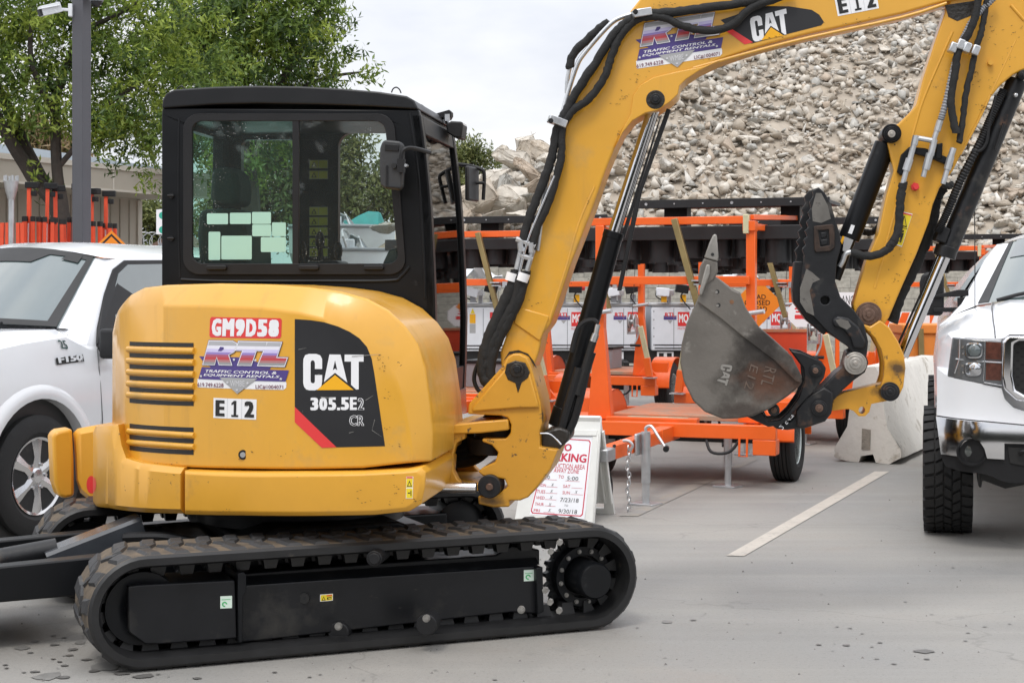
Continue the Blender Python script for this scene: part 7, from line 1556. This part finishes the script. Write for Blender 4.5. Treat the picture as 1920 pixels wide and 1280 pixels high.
# ---------- left pickup: nose towards the camera and out of the picture on the left ----------
yaw = R(67); pF = V((-cos(yaw), -sin(yaw), 0)); pN = V((sin(yaw), -cos(yaw), 0)); pO = V((-3.057, 10.1, 0))-pN*.90
pk = thing('pickup_truck', 'white pickup with chrome six-spoke wheels parked behind the excavator, number 25 on its fender', 'pickup truck', pO)
def L1_(x, y, z): return pO+pF*x+pN*y+V((0,0,z))
MP = Matrix(((pF.x, pN.x, 0, pO.x), (pF.y, pN.y, 0, pO.y), (0,0,1,0), (0,0,0,1)))
S1 = Pl(pO.x, pO.y, yaw)     # its left flank
half = lambda sec: [(y, z) for y, z in sec]+[(-y, z) for y, z in reversed(sec)]
ST = [(.97, [(.80,.42),(.86,.70),(.86,.92),(.82,1.03),(.70,1.07),(.35,1.10),(.02,1.11)]),
      (.85, [(.88,.42),(.94,.70),(.94,.95),(.89,1.08),(.78,1.13),(.38,1.16),(.02,1.17)]),
      (.50, [(.92,.42),(.99,.70),(.99,.97),(.95,1.17),(.85,1.21),(.40,1.22),(.02,1.23)]),
      (.10, [(.93,.40),(1.00,.70),(1.00,.98),(.955,1.22),(.86,1.265),(.42,1.26),(.02,1.27)]),
      (-.30, [(.93,.38),(1.00,.70),(1.005,.98),(.958,1.25),(.87,1.30),(.44,1.30),(.02,1.31)]),
      (-.55, [(.93,.36),(1.00,.70),(1.005,.98),(.975,1.15),(.94,1.19),(.44,1.19),(.02,1.19)]),
      (-1.6, [(.93,.36),(1.00,.70),(1.005,.98),(.98,1.16),(.94,1.20),(.44,1.20),(.02,1.20)]),
      (-2.9, [(.93,.36),(1.00,.70),(1.005,.98),(.98,1.20),(.94,1.24),(.44,1.24),(.02,1.24)]),
      (-4.9, [(.93,.45),(1.00,.72),(1.005,.98),(.98,1.26),(.94,1.28),(.44,1.28),(.02,1.28)])]
mb = MB(MP); mb.mat(CARW)
def interp(st):
    out = []
    for (xa, a), (xb, b) in zip(st[:-1], st[1:]):
        n = max(1, int(abs(xb-xa)/.12))
        for i in range(n): t = i/n; out.append((xa+(xb-xa)*t, [(p[0]+(q[0]-p[0])*t, p[1]+(q[1]-p[1])*t) for p, q in zip(a, b)]))
    out.append(st[-1]); return out
secs = [[V((x, y, z)) for y, z in half(s)] for x, s in interp(ST)]
k = len(secs[0]); vs = [p for s in secs for p in s]; nS = len(secs)
mb.add(vs, [(i*k+j, i*k+(j+1)%k, (i+1)*k+(j+1)%k, (i+1)*k+j) for i in range(nS-1) for j in range(k)]+[tuple(range(k)), tuple((nS-1)*k+j for j in range(k))])
body = mb.build('body', None, pk, smooth=50)
for x in (0, -3.68):
    cm = MB(); cm.cyl(L1_(x, 1.3, .40)-pO, L1_(x, -1.3, .40)-pO, .475, n=48); c_ = cm.build('cut', None, None, smooth=0); c_.location = pO; cut(body, c_)
# wheel-arch lips
for s in (1, -1):
    for x in (0, -3.68):
        mb = MB(MP); mb.mat(CARW); P_ = [(x+.50*cos(a), s*1.0, .40+.50*sin(a)) for a in [R(-12+204*i/24) for i in range(25)]]
        vs = []
        for (px0, py0, pz0), a in zip(P_, [R(-12+204*i/24) for i in range(25)]):
            for r_, y_ in ((.472, .93), (.472, 1.012), (.50, 1.022), (.545, 1.012), (.575, .992)): vs.append((x+r_*cos(a), s*y_, .40+r_*sin(a)))
        mb.add(vs, [(5*i+j,5*i+j+1,5*i+6+j,5*i+5+j) for i in range(24) for j in range(4)]); mb.build('wheel_arch', None, pk, smooth=60)
        mb = MB(MP); mb.mat(INK); mb.cyl((x, s*.93, .42), (x, s*.55, .42), .49, n=32); mb.build('arch_liner', None, pk)
        wheel(pk, L1_(x, s*.87, .385), pN*s, .385, .25, .245, 'alloy', spokes=6)
# cab: roof, pillars, glass
def wsb(t): return V((-.30-.20*abs(t)**2.2, .80*t, 1.325-.03*t*t))        # windscreen foot
def wst(t): return V((-.98-.10*abs(t)**2.2, .635*t, 1.845-.075*t*t))      # windscreen head
mb = MB(MP); mb.mat(CARW); N_ = 12
rows = []
for i in range(9):
    x = i/8; row = []
    for j in range(N_+1):
        t = -1+2*j/N_; a = wst(t); y = .70*t; z = 1.905-.035*(1-min(1, i/2))**2-.10*abs(t)**3.2; xx = a.x+(-2.75-a.x)*x
        row.append(V((xx, y*(1-.05*(1-x)), z if i else a.z+.01)))
    rows.append(row)
gridm(mb, rows)
for s in (1, -1):
    # flank above the belt: pillars + header around the side glass
    A = [(-.50,.955,1.165),(-.62,.90,1.27),(-.80,.83,1.45),(-1.00,.745,1.67),(-1.16,.705,1.775),(-1.4,.69,1.815),(-2.0,.69,1.82),(-2.75,.69,1.80)]
    Bq = [(-2.8,.95,1.20),(-2.8,.95,1.20),(-2.8,.87,1.45),(-2.78,.80,1.62),(-2.78,.76,1.74),(-2.78,.72,1.78),(-2.77,.70,1.80),(-2.75,.69,1.80)]
    mb.add([V((x,s*y,z)) for x,y,z in A]+[V((x,s*y,z)) for x,y,z in Bq], [(i,i+1,9+i,8+i) for i in range(7)])
    foot = [wsb(s*.93)]+[wsb(s*.93).lerp(wst(s*.93), q/4) for q in range(1,5)]
    mb.add([V(p) for p in foot]+[V((A[i][0],s*A[i][1],A[i][2])) for i in (0,1,2,3,4)], [(i,i+1,6+i,5+i) for i in range(4)])
    mb.add([rows[i][N_ if s > 0 else 0] for i in range(9)]+[V((-1.16-(1.59)*i/8, s*(.705-.015*min(1,i/2)), 1.775+.035*min(1,i/2)-.01*(i/8))) for i in range(9)], [(i,i+1,10+i,9+i) for i in range(8)])
mb.add([V((-2.75,y,z)) for y,z in ((-.69,1.8),(.69,1.8),(.95,1.2),(-.95,1.2))],[(0,1,2,3)])
mb.build('cab_shell', None, body, smooth=50)
mb = MB(MP); mb.mat(WGLASS); gridm(mb, [[wsb(t*.94/1.0).lerp(wst(t*.94), q/8)+V((-.004,0,.008))*1 for t in [-1+2*j/12 for j in range(13)]] for q in range(9)]); wsn = mb.build('windshield', None, pk, smooth=60)
mb = MB(MP); mb.mat(INK)      # black border of the screen
for s in (1,-1):
    E = [wsb(s*.93).lerp(wst(s*.93), q/8)+V((0,0,.012)) for q in range(9)]; I = [wsb(s*(.84-.03*0)).lerp(wst(s*.88), q/8)+V((0,0,.014)) for q in range(9)]; mb.add(E+I, [(i,i+1,10+i,9+i) for i in range(8)])
T0 = [wsb(-.93+1.86*j/12).lerp(wst(-.93+1.86*j/12), 1.0)+V((0,0,.013)) for j in range(13)]
T1 = [wsb(-.93+1.86*j/12).lerp(wst(-.93+1.86*j/12), .93-.12*(1 if 4 <= j <= 8 else 0))+V((0,0,.013)) for j in range(13)]; mb.add(T0+T1, [(i,i+1,14+i,13+i) for i in range(12)])
T1 = [wsb(-.93+1.86*j/12).lerp(wst(-.93+1.86*j/12), .07)+V((0,0,.013)) for j in range(13)]; T0 = [wsb(-.93+1.86*j/12)+V((0,0,.013)) for j in range(13)]; mb.add(T0+T1, [(i,i+1,14+i,13+i) for i in range(12)])
mb.build('screen_border', None, wsn)
mb = MB(MP); mb.mat(INK); mb.add([wsb(.62).lerp(wst(.62),.88)+V((0,0,.017)),wsb(.86).lerp(wst(.80),.86)+V((0,0,.017)),wsb(.86).lerp(wst(.82),.97)+V((0,0,.017)),wsb(.70).lerp(wst(.70),.98)+V((0,0,.017))],[(0,1,2,3)]); mb.build('sticker', None, wsn)  # dark patch near the upper corner of the screen
mb = MB(MP); mb.mat(BLKM); mb.tube([wsb(.55)+V((.06,0,.02)), wsb(.30)+V((-.02,0,.05)), wsb(-.1)+V((-.06,0,.08))], .011, samp=4); mb.ball(wsb(.30)+V((.03,0,.03)), .025, 8); mb.build('wiper', None, wsn)
mb = MB(MP); mb.mat(BLKM); mb.add([wsb(-1+2*j/10)+V((.02,0,.006)) for j in range(11)]+[wsb(-1+2*j/10)+V((-.03,0,.0)) for j in range(11)],[(i,i+1,12+i,11+i) for i in range(10)]); mb.build('cowl', None, body)
def onflank(x, z):   # point on the leaning side glass
    t = max(0, min(1, (z-1.2)/.6)); return V((x, .955-.25*t**.85+.006, z))
def glasspoly(name, L, m, par, lift=0.0):
    c = sum((V(onflank(*p)) for p in L), V())/len(L); v = [onflank(*p)+V((0,lift,0)) for p in L]; mb = MB(MP); mb.mat(m); n = len(v)
    mb.add(v+[p-V((0,.012,0)) for p in v], [tuple(range(n)), tuple(range(2*n-1,n-1,-1))]+[(i,(i+1)%n,n+(i+1)%n,n+i) for i in range(n)]); return mb.build(name, None, par, smooth=0)
trimL = [(-.64,1.10),(-.62,1.20),(-.70,1.30),(-.90,1.53),(-1.08,1.70),(-1.24,1.765),(-1.70,1.775),(-1.78,1.50),(-1.82,1.20),(-1.4,1.16),(-1.02,1.10)]
sg_ = glasspoly('window_trim', trimL, BLKM, pk)
glasspoly('side_glass', [(-.86,1.19),(-.95,1.50),(-1.11,1.67),(-1.25,1.735),(-1.66,1.745),(-1.74,1.50),(-1.78,1.22),(-1.4,1.19)], SGLASS, sg_, .008)
rw = glasspoly('window_trim', [(-1.84,1.22),(-1.78,1.5),(-1.74,1.77),(-2.3,1.77),(-2.5,1.6),(-2.6,1.25)], BLKM, pk); glasspoly('side_glass', [(-1.88,1.26),(-1.83,1.5),(-1.79,1.74),(-2.27,1.74),(-2.45,1.6),(-2.54,1.28)], SGLASS, rw, .008)
mb = MB(MP); mb.mat(BLKM); mb.bar((-.66,.95,1.17),(-.66,1.05,1.17),.09,.07,(0,0,1)); mb.box((-.64,1.10,1.20),(.13,.20,.20)); mb.build('mirror', None, pk, bevel=.025, seg=3)
mb = MB(MP); mb.mat(mk('panel_gap', (.16,.165,.17), .7)); 
def gap(L, w_=.005):
    for a, b in zip(L[:-1], L[1:]): mb.bar(a, b, w_, w_)
gap([(-.60,.975,1.165),(-.585,1.0,1.05),(-.60,1.003,.9),(-.62,1.003,.7),(-.62,.99,.42)]); gap([(-1.84,.978,1.18),(-1.84,1.004,.98),(-1.84,1.0,.70),(-1.84,.94,.4)])
gap([(-.32,.872,1.258),(-.05,.86,1.243),(.15,.855,1.225),(.45,.84,1.188),(.8,.80,1.14)]); gap([(-.44,.86,1.26),(-.36,.90,1.225),(-.2,.945,1.185)])
mb.build('panel_gap', None, body, smooth=0)
class FL:      # flank as decal plane
    bend = None
    def W(s, u, z, d): return L1_(-u, 1.008+d-max(0, z-.98)*.165, z)
    def P(s, px, py, d): return S1.P(px, py, 1.0)
FLp = FL(); D = Decal(FLp, 0)
D.poly([(108,684),(160,677),(159,664),(108,671)], INK, 0); D.text('F150', [(112,681),(158,674.5),(158,663),(111,669)], WPL, 3, .05, .0); D.text('XLT', [(148,678.5),(157,677),(157,673.5),(148,675)], WHT, 4, .02)
D.text('25', [(121,653),(134,655),(130,638),(115,637)], mk('dark_numeral', (.03,.07,.065), .5), 1, .03); D.build('badge', body)
mb = MB(MP); mb.mat(INK); mb.b2((-4.9,-.85,.35),(.9,.85,.55)); mb.build('underbody', None, pk)
mb = MB(MP); mb.mat(CHR); mb.b2((.95,-.90,.45),(1.06,.90,.68)); mb.build('bumper', None, pk, bevel=.03)
mb = MB(MP); mb.mat(BLKM); mb.b2((.93,-.55,.72),(1.01,.55,1.04)); gr = mb.build('grille', None, pk, bevel=.02)
for s in (-1,1): mb = MB(MP); mb.mat(SGLASS); mb.b2((.90,s*.58,.74),(.985,s*.86,1.04)); mb.build('headlight', None, pk, bevel=.02)

# ---------- right pickup: facing the camera, cut by the right edge ----------
gO = V((2.81, 10.32, 0)); G = Pl(gO.x, gO.y, R(-15)); gU, gN = G.U, G.N
GC = Pl(gO.x, gO.y, R(-15)); _gc = G.P(1845, 680, .80)[0]; _gr = .42
def gbend(u):
    def one(t): t = min(max(t, 0), _gr*.97); return _gr-math.sqrt(_gr*_gr-t*t)
    return one(_gc-u)+one(u-(2*.86-_gc))
GC.bend = gbend; DG = .82
gt = thing('pickup_truck', 'white pickup with chrome grille and bumper facing the camera at the right edge', 'pickup truck', gO)
CW = .86                              # its centreline
def mir(L): return L+[(2*CW-u, z) for u, z in reversed(L)]
GS = [(.70, [(.02,.80),(.01,1.02),(.015,1.20),(.03,1.255),(.10,1.27),(.27,1.265),(.42,1.27),(.86,1.29)]),
      (.55, [(-.04,.85),(-.05,1.05),(-.03,1.23),(.0,1.285),(.10,1.305),(.27,1.31),(.42,1.345),(.86,1.37)]),
      (.30, [(-.075,.90),(-.085,1.08),(-.06,1.25),(.035,1.325),(.14,1.345),(.27,1.345),(.40,1.395),(.86,1.42)]),
      (.0, [(-.08,.92),(-.09,1.10),(-.06,1.28),(.10,1.375),(.20,1.39),(.275,1.39),(.40,1.435),(.86,1.46)]),
      (-.30, [(-.08,.90),(-.09,1.12),(-.05,1.30),(.16,1.42),(.24,1.432),(.28,1.435),(.40,1.475),(.86,1.50)]),
      (-.50, [(-.08,.80),(-.09,1.12),(-.05,1.32),(.19,1.44),(.25,1.45),(.29,1.455),(.40,1.49),(.86,1.51)]),
      (-.52, [(-.08,.60),(-.09,1.12),(-.06,1.30),(.02,1.38),(.25,1.39),(.29,1.39),(.40,1.39),(.86,1.39)]),
      (-2.6, [(-.08,.60),(-.09,1.12),(-.06,1.30),(.02,1.38),(.25,1.39),(.29,1.39),(.40,1.39),(.86,1.39)]),
      (-4.8, [(-.08,.60),(-.09,1.12),(-.07,1.30),(-.02,1.40),(.25,1.40),(.29,1.40),(.40,1.40),(.86,1.40)])]
def gsec(st):
    out = []
    for (xa, a), (xb, b) in zip(st[:-1], st[1:]):
        n = max(1, int(abs(xb-xa)/.1))
        for i in range(n): t = i/n; out.append((xa+(xb-xa)*t, [(p[0]+(q[0]-p[0])*t, p[1]+(q[1]-p[1])*t) for p, q in zip(a, b)]))
    return out+[st[-1]]
mb = MB(); mb.mat(CARW); SS = [[G.W(u, z, d) for u, z in mir(s)] for d, s in gsec(GS)]; k = len(SS[0]); vs = [p for s in SS for p in s]; n = len(SS)
mb.add(vs, [(i*k+j, i*k+(j+1)%k, (i+1)*k+(j+1)%k, (i+1)*k+j) for i in range(n-1) for j in range(k)]+[tuple(range(k)), tuple((n-1)*k+j for j in range(k))]); gb = mb.build('body', None, gt, smooth=40)
for d in (0, -3.9):
    cm = MB(); cm.cyl(G.W(-.5,.44,d)-gO, G.W(2.3,.44,d)-gO, .52, n=40); c_ = cm.build('cut', None, None, smooth=0); c_.location = gO; cut(gb, c_)
mb = MB(); mb.mat(mk('panel_seam', (.10,.10,.105), .7)); 
for us in (1,): mb.tube([G.W(.272,1.272,.70), G.W(.272,1.325,.55), G.W(.272,1.36,.30), G.W(.277,1.402,0), G.W(.282,1.447,-.3), G.W(.30,1.468,-.48)], .0045, n=6)
mb.build('panel_gap', None, gb)
NP = lambda L: [GC.P(x, y, DG) for x, y in L]
def nose(name, L, m, d0, d1, par=gt, bevel=.006, mirror=True, bulge=0.0):
    pts = NP(L); mb = MB(); mb.mat(m)
    def one(P):
        bm = bmesh.new(); vv = [bm.verts.new((u, z, 0)) for u, z in P]; bm.faces.new(vv); u0 = min(p[0] for p in P); u1 = max(p[0] for p in P); nn = max(2, int((u1-u0)/.04))
        for i in range(1, nn): bmesh.ops.bisect_plane(bm, geom=bm.verts[:]+bm.edges[:]+bm.faces[:], plane_co=(u0+(u1-u0)*i/nn,0,0), plane_no=(1,0,0))
        z0 = min(p[1] for p in P); z1 = max(p[1] for p in P)
        if bulge:
            for i in range(1, 9): bmesh.ops.bisect_plane(bm, geom=bm.verts[:]+bm.edges[:]+bm.faces[:], plane_co=(0,z0+(z1-z0)*i/9,0), plane_no=(0,1,0))
        r = bmesh.ops.extrude_face_region(bm, geom=bm.faces[:])
        for v in r['geom']:
            if isinstance(v, bmesh.types.BMVert): v.co.z = 1
        bm.verts.index_update()
        mb.add([G.W(v.co.x, v.co.y, (d1-bulge*((v.co.y-z0)/(z1-z0)*2-.7)**2 if v.co.z < .5 else d0)-gbend(v.co.x)) for v in bm.verts], [tuple(v.index for v in f.verts) for f in bm.faces]); bm.free()
    one(pts)
    if mirror: one([(2*CW-u, z) for u, z in reversed(pts)])
    return mb.each(name, par, bevel=bevel, smooth=35)[0]
cpt = GC.P(1920, 740, DG)[0]
nose('front_panel', [(1757,690),(1770,700),(1790,709),(1878,727),(1884,748),(1900,764),(1925,772),(1925,796),(1850,789),(1790,783),(1756,778)], CARW, .55, DG, bevel=.012)
hl = nose('headlight', [(1786,632),(1881,640),(1882,716),(1880,726),(1776,706)], mk('headlight_glass', (.10,.105,.11), .06, var=.3, vs=10, coat=1.0), .6, DG+.004, bevel=.008, mirror=True)
DH_ = DG+.006
LCH = mk('lamp_reflector', (.55,.56,.58), .15, .9, var=.1); AMB = mk('amber_lens', (.095,.028,.016), .25, var=.5, vs=30, coat=.6)
def nring(cx, cy, rx, ry, m, t, name, par):
    mb = MB(); mb.mat(m); P_ = [GC.P(cx+rx*math.copysign(abs(cos(a))**.6, cos(a)), cy+ry*math.copysign(abs(sin(a))**.6, sin(a)), DH_) for a in [2*pi*i/24 for i in range(25)]]
    mb.tube([GC.W(u, z, DH_) for u, z in P_], t, n=6, caps=False); return mb.build(name, None, par)
for cy, dark in ((657, 1), (692, 0)):
    nring(1826+(0 if dark else -2), cy, 15, 13 if dark else 11, LCH, .008, 'projector_ring', hl)
    mb = MB(); mb.mat(SGLASS if dark else LCH); c = GC.W(*GC.P(1827, cy, DH_), DH_); mb.lathe([(-.005,.04),(.01,.035),(.018,.02),(.02,0)], c, gN, 20); mb.build('projector', None, hl)
    D = Decal(GC, DH_); D.poly([(1848,cy+(16 if dark else 20)),(1877,cy+(17 if dark else 21)),(1877,cy-15),(1849,cy-17)], AMB, 0); D.build('indicator', hl); D = Decal(GC, DH_); D.poly([(1802,cy-4),(1807,cy-4),(1807,cy-9),(1802,cy-9)], LCH, 0); D.poly([(1804,cy+8),(1808,cy+8),(1808,cy+4),(1804,cy+4)], LCH, 0); D.build('reflector', hl)
for L in ([(1792,673),(1846,678),(1880,680)], [(1847,641),(1846,678),(1844,715)], [(1844,717),(1879,723)], [(1800,636),(1799,672),(1790,700)]):
    mb = MB(); mb.mat(LCH); mb.tube([GC.W(*GC.P(x, y, DH_), DH_) for x, y in L], .005, n=6); mb.build('divider', None, hl)
# grille: chrome frame round a black mesh
mb = MB(); mb.mat(CHR); ug = G.P(1884, 700, DG+.02)[0]; zt_, zb_ = 1.285, .885
def frame_pts(o): return [(ug+.05-o,1.275+o*.3),(ug+.02-o,1.25),(ug+.015-o,1.05),(ug+.03-o,.97),(ug+.09-o*.8,.925-o*.5),(ug+.2,.91-o*.6),(2*CW-ug-.2,.91-o*.6),(2*CW-ug-.09+o*.8,.925-o*.5),(2*CW-ug-.03+o,.97),(2*CW-ug-.015+o,1.05),(2*CW-ug-.02+o,1.25),(2*CW-ug-.05+o,1.275+o*.3)]
mb.prism(G, frame_pts(.035), DG-.15, DG+.05, holes=[[(u, z-.012 if z > 1.2 else z) for u, z in frame_pts(-.03)]]); gf = mb.build('grille_frame', None, gt, bevel=.018, seg=3)
mb = MB(); mb.mat(CHR); mb.prism(G, [(ug-.02,1.262),(2*CW-ug+.02,1.262),(2*CW-ug-.02,1.305),(ug+.02,1.305)], DG-.25, DG+.03); mb.build('hood_strip', None, gf, bevel=.012)
mb = MB(); mb.mat(INK); mb.prism(G, frame_pts(-.02), DG-.1, DG-.02); gm = mb.build('grille_mesh', None, gf)
mb = MB(); mb.mat(BLKM)
for i in range(7):
    for j in range(12): mb.add([G.W(ug+.05+i*.05+(j%2)*.025+a*.009, .97+j*.024+b*.006, DG-.018) for a, b in ((-1,-1),(1,-1),(1,1),(-1,1))], [(0,1,2,3)])
mb.build('mesh_pattern', None, gm, smooth=0); gm['kind'] = 'structure' if False else 'part'
del gm['kind']
# bumper, lower valance, fog lamp
foc = [(1822+27*cos(a), 846+27*sin(a)) for a in [R(195-15*i) for i in range(14)]]
nose('bumper', [(1755,779),(1790,784),(1850,790),(1925,797),(1925,829),(1882,828),(1882,858),(1850,856)]+[(1845,838),(1836,824),(1822,820),(1808,825),(1798,838),(1795,852)]+[(1780,850),(1764,848),(1760,815)], mk('bumper_chrome', (.66,.66,.67), .11, 1.0, var=.03), .6, DG+.10, bevel=.014, bulge=.010)
nose('valance', [(1764,849),(1790,853),(1800,830),(1822,818),(1842,828),(1850,858),(1882,860),(1880,829),(1925,829),(1925,900),(1905,903),(1880,900),(1855,889),(1840,885),(1800,880),(1775,872),(1768,862)], BLKM, .55, DG+.075, bevel=.012)
mb = MB(); c = GC.W(*GC.P(1822,846,DG+.08), DG+.07); mb.mat(BLKM); mb.lathe([(.0,.085),(.025,.088),(.03,.078),(-.01,.062),(-.02,.058)], c, gN, 32); fg = mb.build('fog_lamp', None, gt); mb = MB(); mb.mat(mk('fog_lens', (.10,.11,.105), .1, .3, var=.4, vs=40, coat=1)); mb.lathe([(-.015,.06),(-.005,.055),(.003,.03),(.005,0)], c, gN, 24); mb.build('lens', None, fg)
mb = MB(); mb.mat(INK); mb.prism(G, G.pts([(1890,838),(1925,840),(1925,874),(1894,868)], DG+.10), DG+.02, DG+.085); mb.mat(BLKM); mb.tube([G.X(1912,850,DG+.1),G.X(1920,846,DG+.12),G.X(1930,850,DG+.1)],.012,samp=4); mb.build('tow_hook', None, gt)
mb = MB(); mb.mat(INK); mb.prism(G, [(.06,.62),(1.66,.62),(1.66,.95),(.06,.95)], -4.6, .62); mb.prism(G, G.pts([(1835,885),(1925,885),(1925,908),(1885,916),(1842,900),(1840,915),(1834,912)], .72), .3, .72); mb.build('underbody', None, gt, bevel=.01)
# all-terrain tyres: blocky staggered tread
def at_tyre(u, d):
    r, w_ = .405, .30; c = G.W(u, r, d); mb = MB(); mb.mat(TYRE); ax = gU; h = w_/2
    mb.lathe([(-h*.8,.21),(-h*1.0,.26),(-h*1.02,r*.83),(-h*.93,r*.94),(-h*.8,r*.965),(h*.8,r*.965),(h*.93,r*.94),(h*1.02,r*.83),(h,.26),(h*.8,.21)], c, ax, 56)
    x = gN; y = Z3; N = 34; rr = random.Random(3)
    def blk(a0, a1, u0, u1, sk, r0, r1):
        vs = []
        for q in (r0, r1):
            for a, uu in ((a0,u0),(a1,u0),(a1+sk,u1),(a0+sk,u1)): vs.append(c+(x*cos(a)+y*sin(a))*q+ax*uu)
        mb.add(vs, [(0,1,2,3),(4,5,6,7),(0,1,5,4),(1,2,6,5),(2,3,7,6),(3,0,4,7)])
    for i in range(N):
        a = 2*pi*i/N; st = 2*pi/N
        blk(a, a+st*.72, -.99*h, -.56*h, st*.18, r*.90, r*.995); blk(a+st*.5, a+st*1.22, .56*h, .99*h, -st*.18, r*.90, r*.995)
        blk(a+st*.15, a+st*.88, -.50*h, -.20*h, st*.35, r*.94, r); blk(a+st*.6, a+st*1.35, .20*h, .50*h, st*.35, r*.94, r); blk(a+st*.3, a+st*1.0, -.14*h, .14*h, -st*.3, r*.94, r)
    ty = mb.build('wheel', None, gt, smooth=30); mb = MB(); mb.mat(CHR); mb.lathe([(-h*.7,.21),(-h*.6,.19),(-h*.2,.17),(-h*.3,0)], c, ax, 32); mb.lathe([(h*.7,.21),(h*.6,.19),(h*.2,.17),(h*.3,0)], c, ax, 32); mb.build('rim', None, ty)
for u, d in ((0,0),(2*CW,0),(0,-3.9),(2*CW,-3.9)): at_tyre(u, d)
# cab
def gb_(t): return (CW+t*.675, -.42-.16*t*t, 1.50-.045*t*t)      # windscreen foot  (u, d, z)
def gh_(t): return (CW+t*.44, -1.18-.06*t*t, 1.945-.06*t*t)    # windscreen head
GW = lambda p: G.W(p[0], p[2], p[1])
mb = MB(); mb.mat(CARW); rows = []
for i in range(7):
    row = []
    for j in range(13):
        t = -1+2*j/12; a = gh_(t); row.append(G.W(CW+t*(.455+.035*min(1,i)), (a[2]+.012 if i == 0 else 1.985-.10*abs(t)**3), a[1]+(-2.5-a[1])*i/6))
    rows.append(row)
gridm(mb, rows)
for s in (-1, 1):
    A = [(.84,-.54,1.38),(.765,-.62,1.46),(.69,-.78,1.60),(.60,-1.0,1.77),(.515,-1.2,1.88),(.49,-1.5,1.89),(.49,-2.5,1.88)]
    Bq = [(.93,-2.55,1.36),(.87,-2.55,1.46),(.78,-2.55,1.60),(.68,-2.55,1.72),(.60,-2.55,1.80),(.53,-2.55,1.85),(.49,-2.5,1.88)]
    mb.add([G.W(CW+s*u, z, d) for u, d, z in A]+[G.W(CW+s*u, z, d) for u, d, z in Bq], [(i,i+1,8+i,7+i) for i in range(6)])
    E = [V(gb_(s*.97)).lerp(V(gh_(s*.97)), q/4) for q in range(5)]
    mb.add([GW(e) for e in E]+[G.W(CW+s*u, z, d) for u, d, z in A[:5]], [(i,i+1,6+i,5+i) for i in range(4)])
    mb.add([rows[i][12 if s > 0 else 0] for i in range(7)]+[G.W(CW+s*.495, 1.885, -1.2-1.3*i/6) for i in range(7)], [(i,i+1,8+i,7+i) for i in range(6)])
mb.build('cab_shell', None, gb, smooth=50)
for s in (-1, 1):
    mb = MB(); mb.mat(SGLASS); L_ = [(.80,-.86,1.48),(.70,-.98,1.64),(.585,-1.22,1.80),(.575,-1.75,1.80),(.80,-1.75,1.48)]
    mb.add([G.W(CW+s*(u+.022), z, d) for u, d, z in L_]+[G.W(CW+s*(u-.01), z, d) for u, d, z in L_], [(0,1,2,3,4),(9,8,7,6,5)]+[(i,(i+1)%5,5+(i+1)%5,5+i) for i in range(5)]); mb.build('side_glass', None, gt, smooth=0)
gl_ = lambda t, q, dz=0: GW(V(gb_(t)).lerp(V(gh_(t)), q)+V((0,.004,dz)))
mb = MB(); mb.mat(WGLASS); gridm(mb, [[gl_(-.98+1.96*j/12, q/8, .006) for j in range(13)] for q in range(9)]); gw = mb.build('windshield', None, gt, smooth=60)
mb = MB(); mb.mat(INK)
for s in (-1, 1): mb.add([gl_(s*.98, q/8, .010) for q in range(9)]+[gl_(s*(.88+.04*q/8), q/8, .011) for q in range(9)], [(i,i+1,10+i,9+i) for i in range(8)])
mb.each('screen_border', gw)
mb = MB(); mb.mat(mk('sun_band', (.10,.12,.13), .05, coat=1)); mb.add([gl_(-.86+1.72*j/12, 1.0, .012) for j in range(13)]+[gl_(-.86+1.72*j/12, .70, .012) for j in range(13)], [(i,i+1,14+i,13+i) for i in range(12)]); mb.build('tint_band', None, gw)
mb = MB(); mb.mat(BLKM); mb.tube([gl_(-.80,.0,.015), gl_(-.5,.05,.03), gl_(-.1,.08,.03)], .012, samp=3); mb.build('wiper', None, gw)
mb = MB(); mb.mat(INK); mb.tube([G.X(1828,592,-.45), G.X(1828,500,-.46), G.X(1827,340,-.47)], .0035, n=5); mb.cyl(G.X(1828,593,-.45),G.X(1828,585,-.45),.011); mb.build('aerial', None, gt)
mb = MB(); mb.mat(BLKM); q = G.pts([(1724,530),(1728,515),(1738,511),(1765,511),(1770,518),(1770,584),(1764,592),(1732,591),(1725,582)], -.70); mb.prism(G, q, -.80, -.70); mr = mb.build('mirror', None, gt, bevel=.025, seg=3)
mb = MB(); mb.mat(BLKM)
for L in ([(1740,556),(1796,543),(1816,543),(1816,555),(1796,556),(1740,558)], [(1795,558),(1830,556),(1830,573),(1795,575)], [(1750,577),(1832,575),(1820,585),(1750,585)]): mb.prism(G, G.pts(L, -.68), -.74, -.68)
mb.build('mirror_arm', None, mr, bevel=.008)
# trees across the street behind the photographer, mirrored only in glass and paint
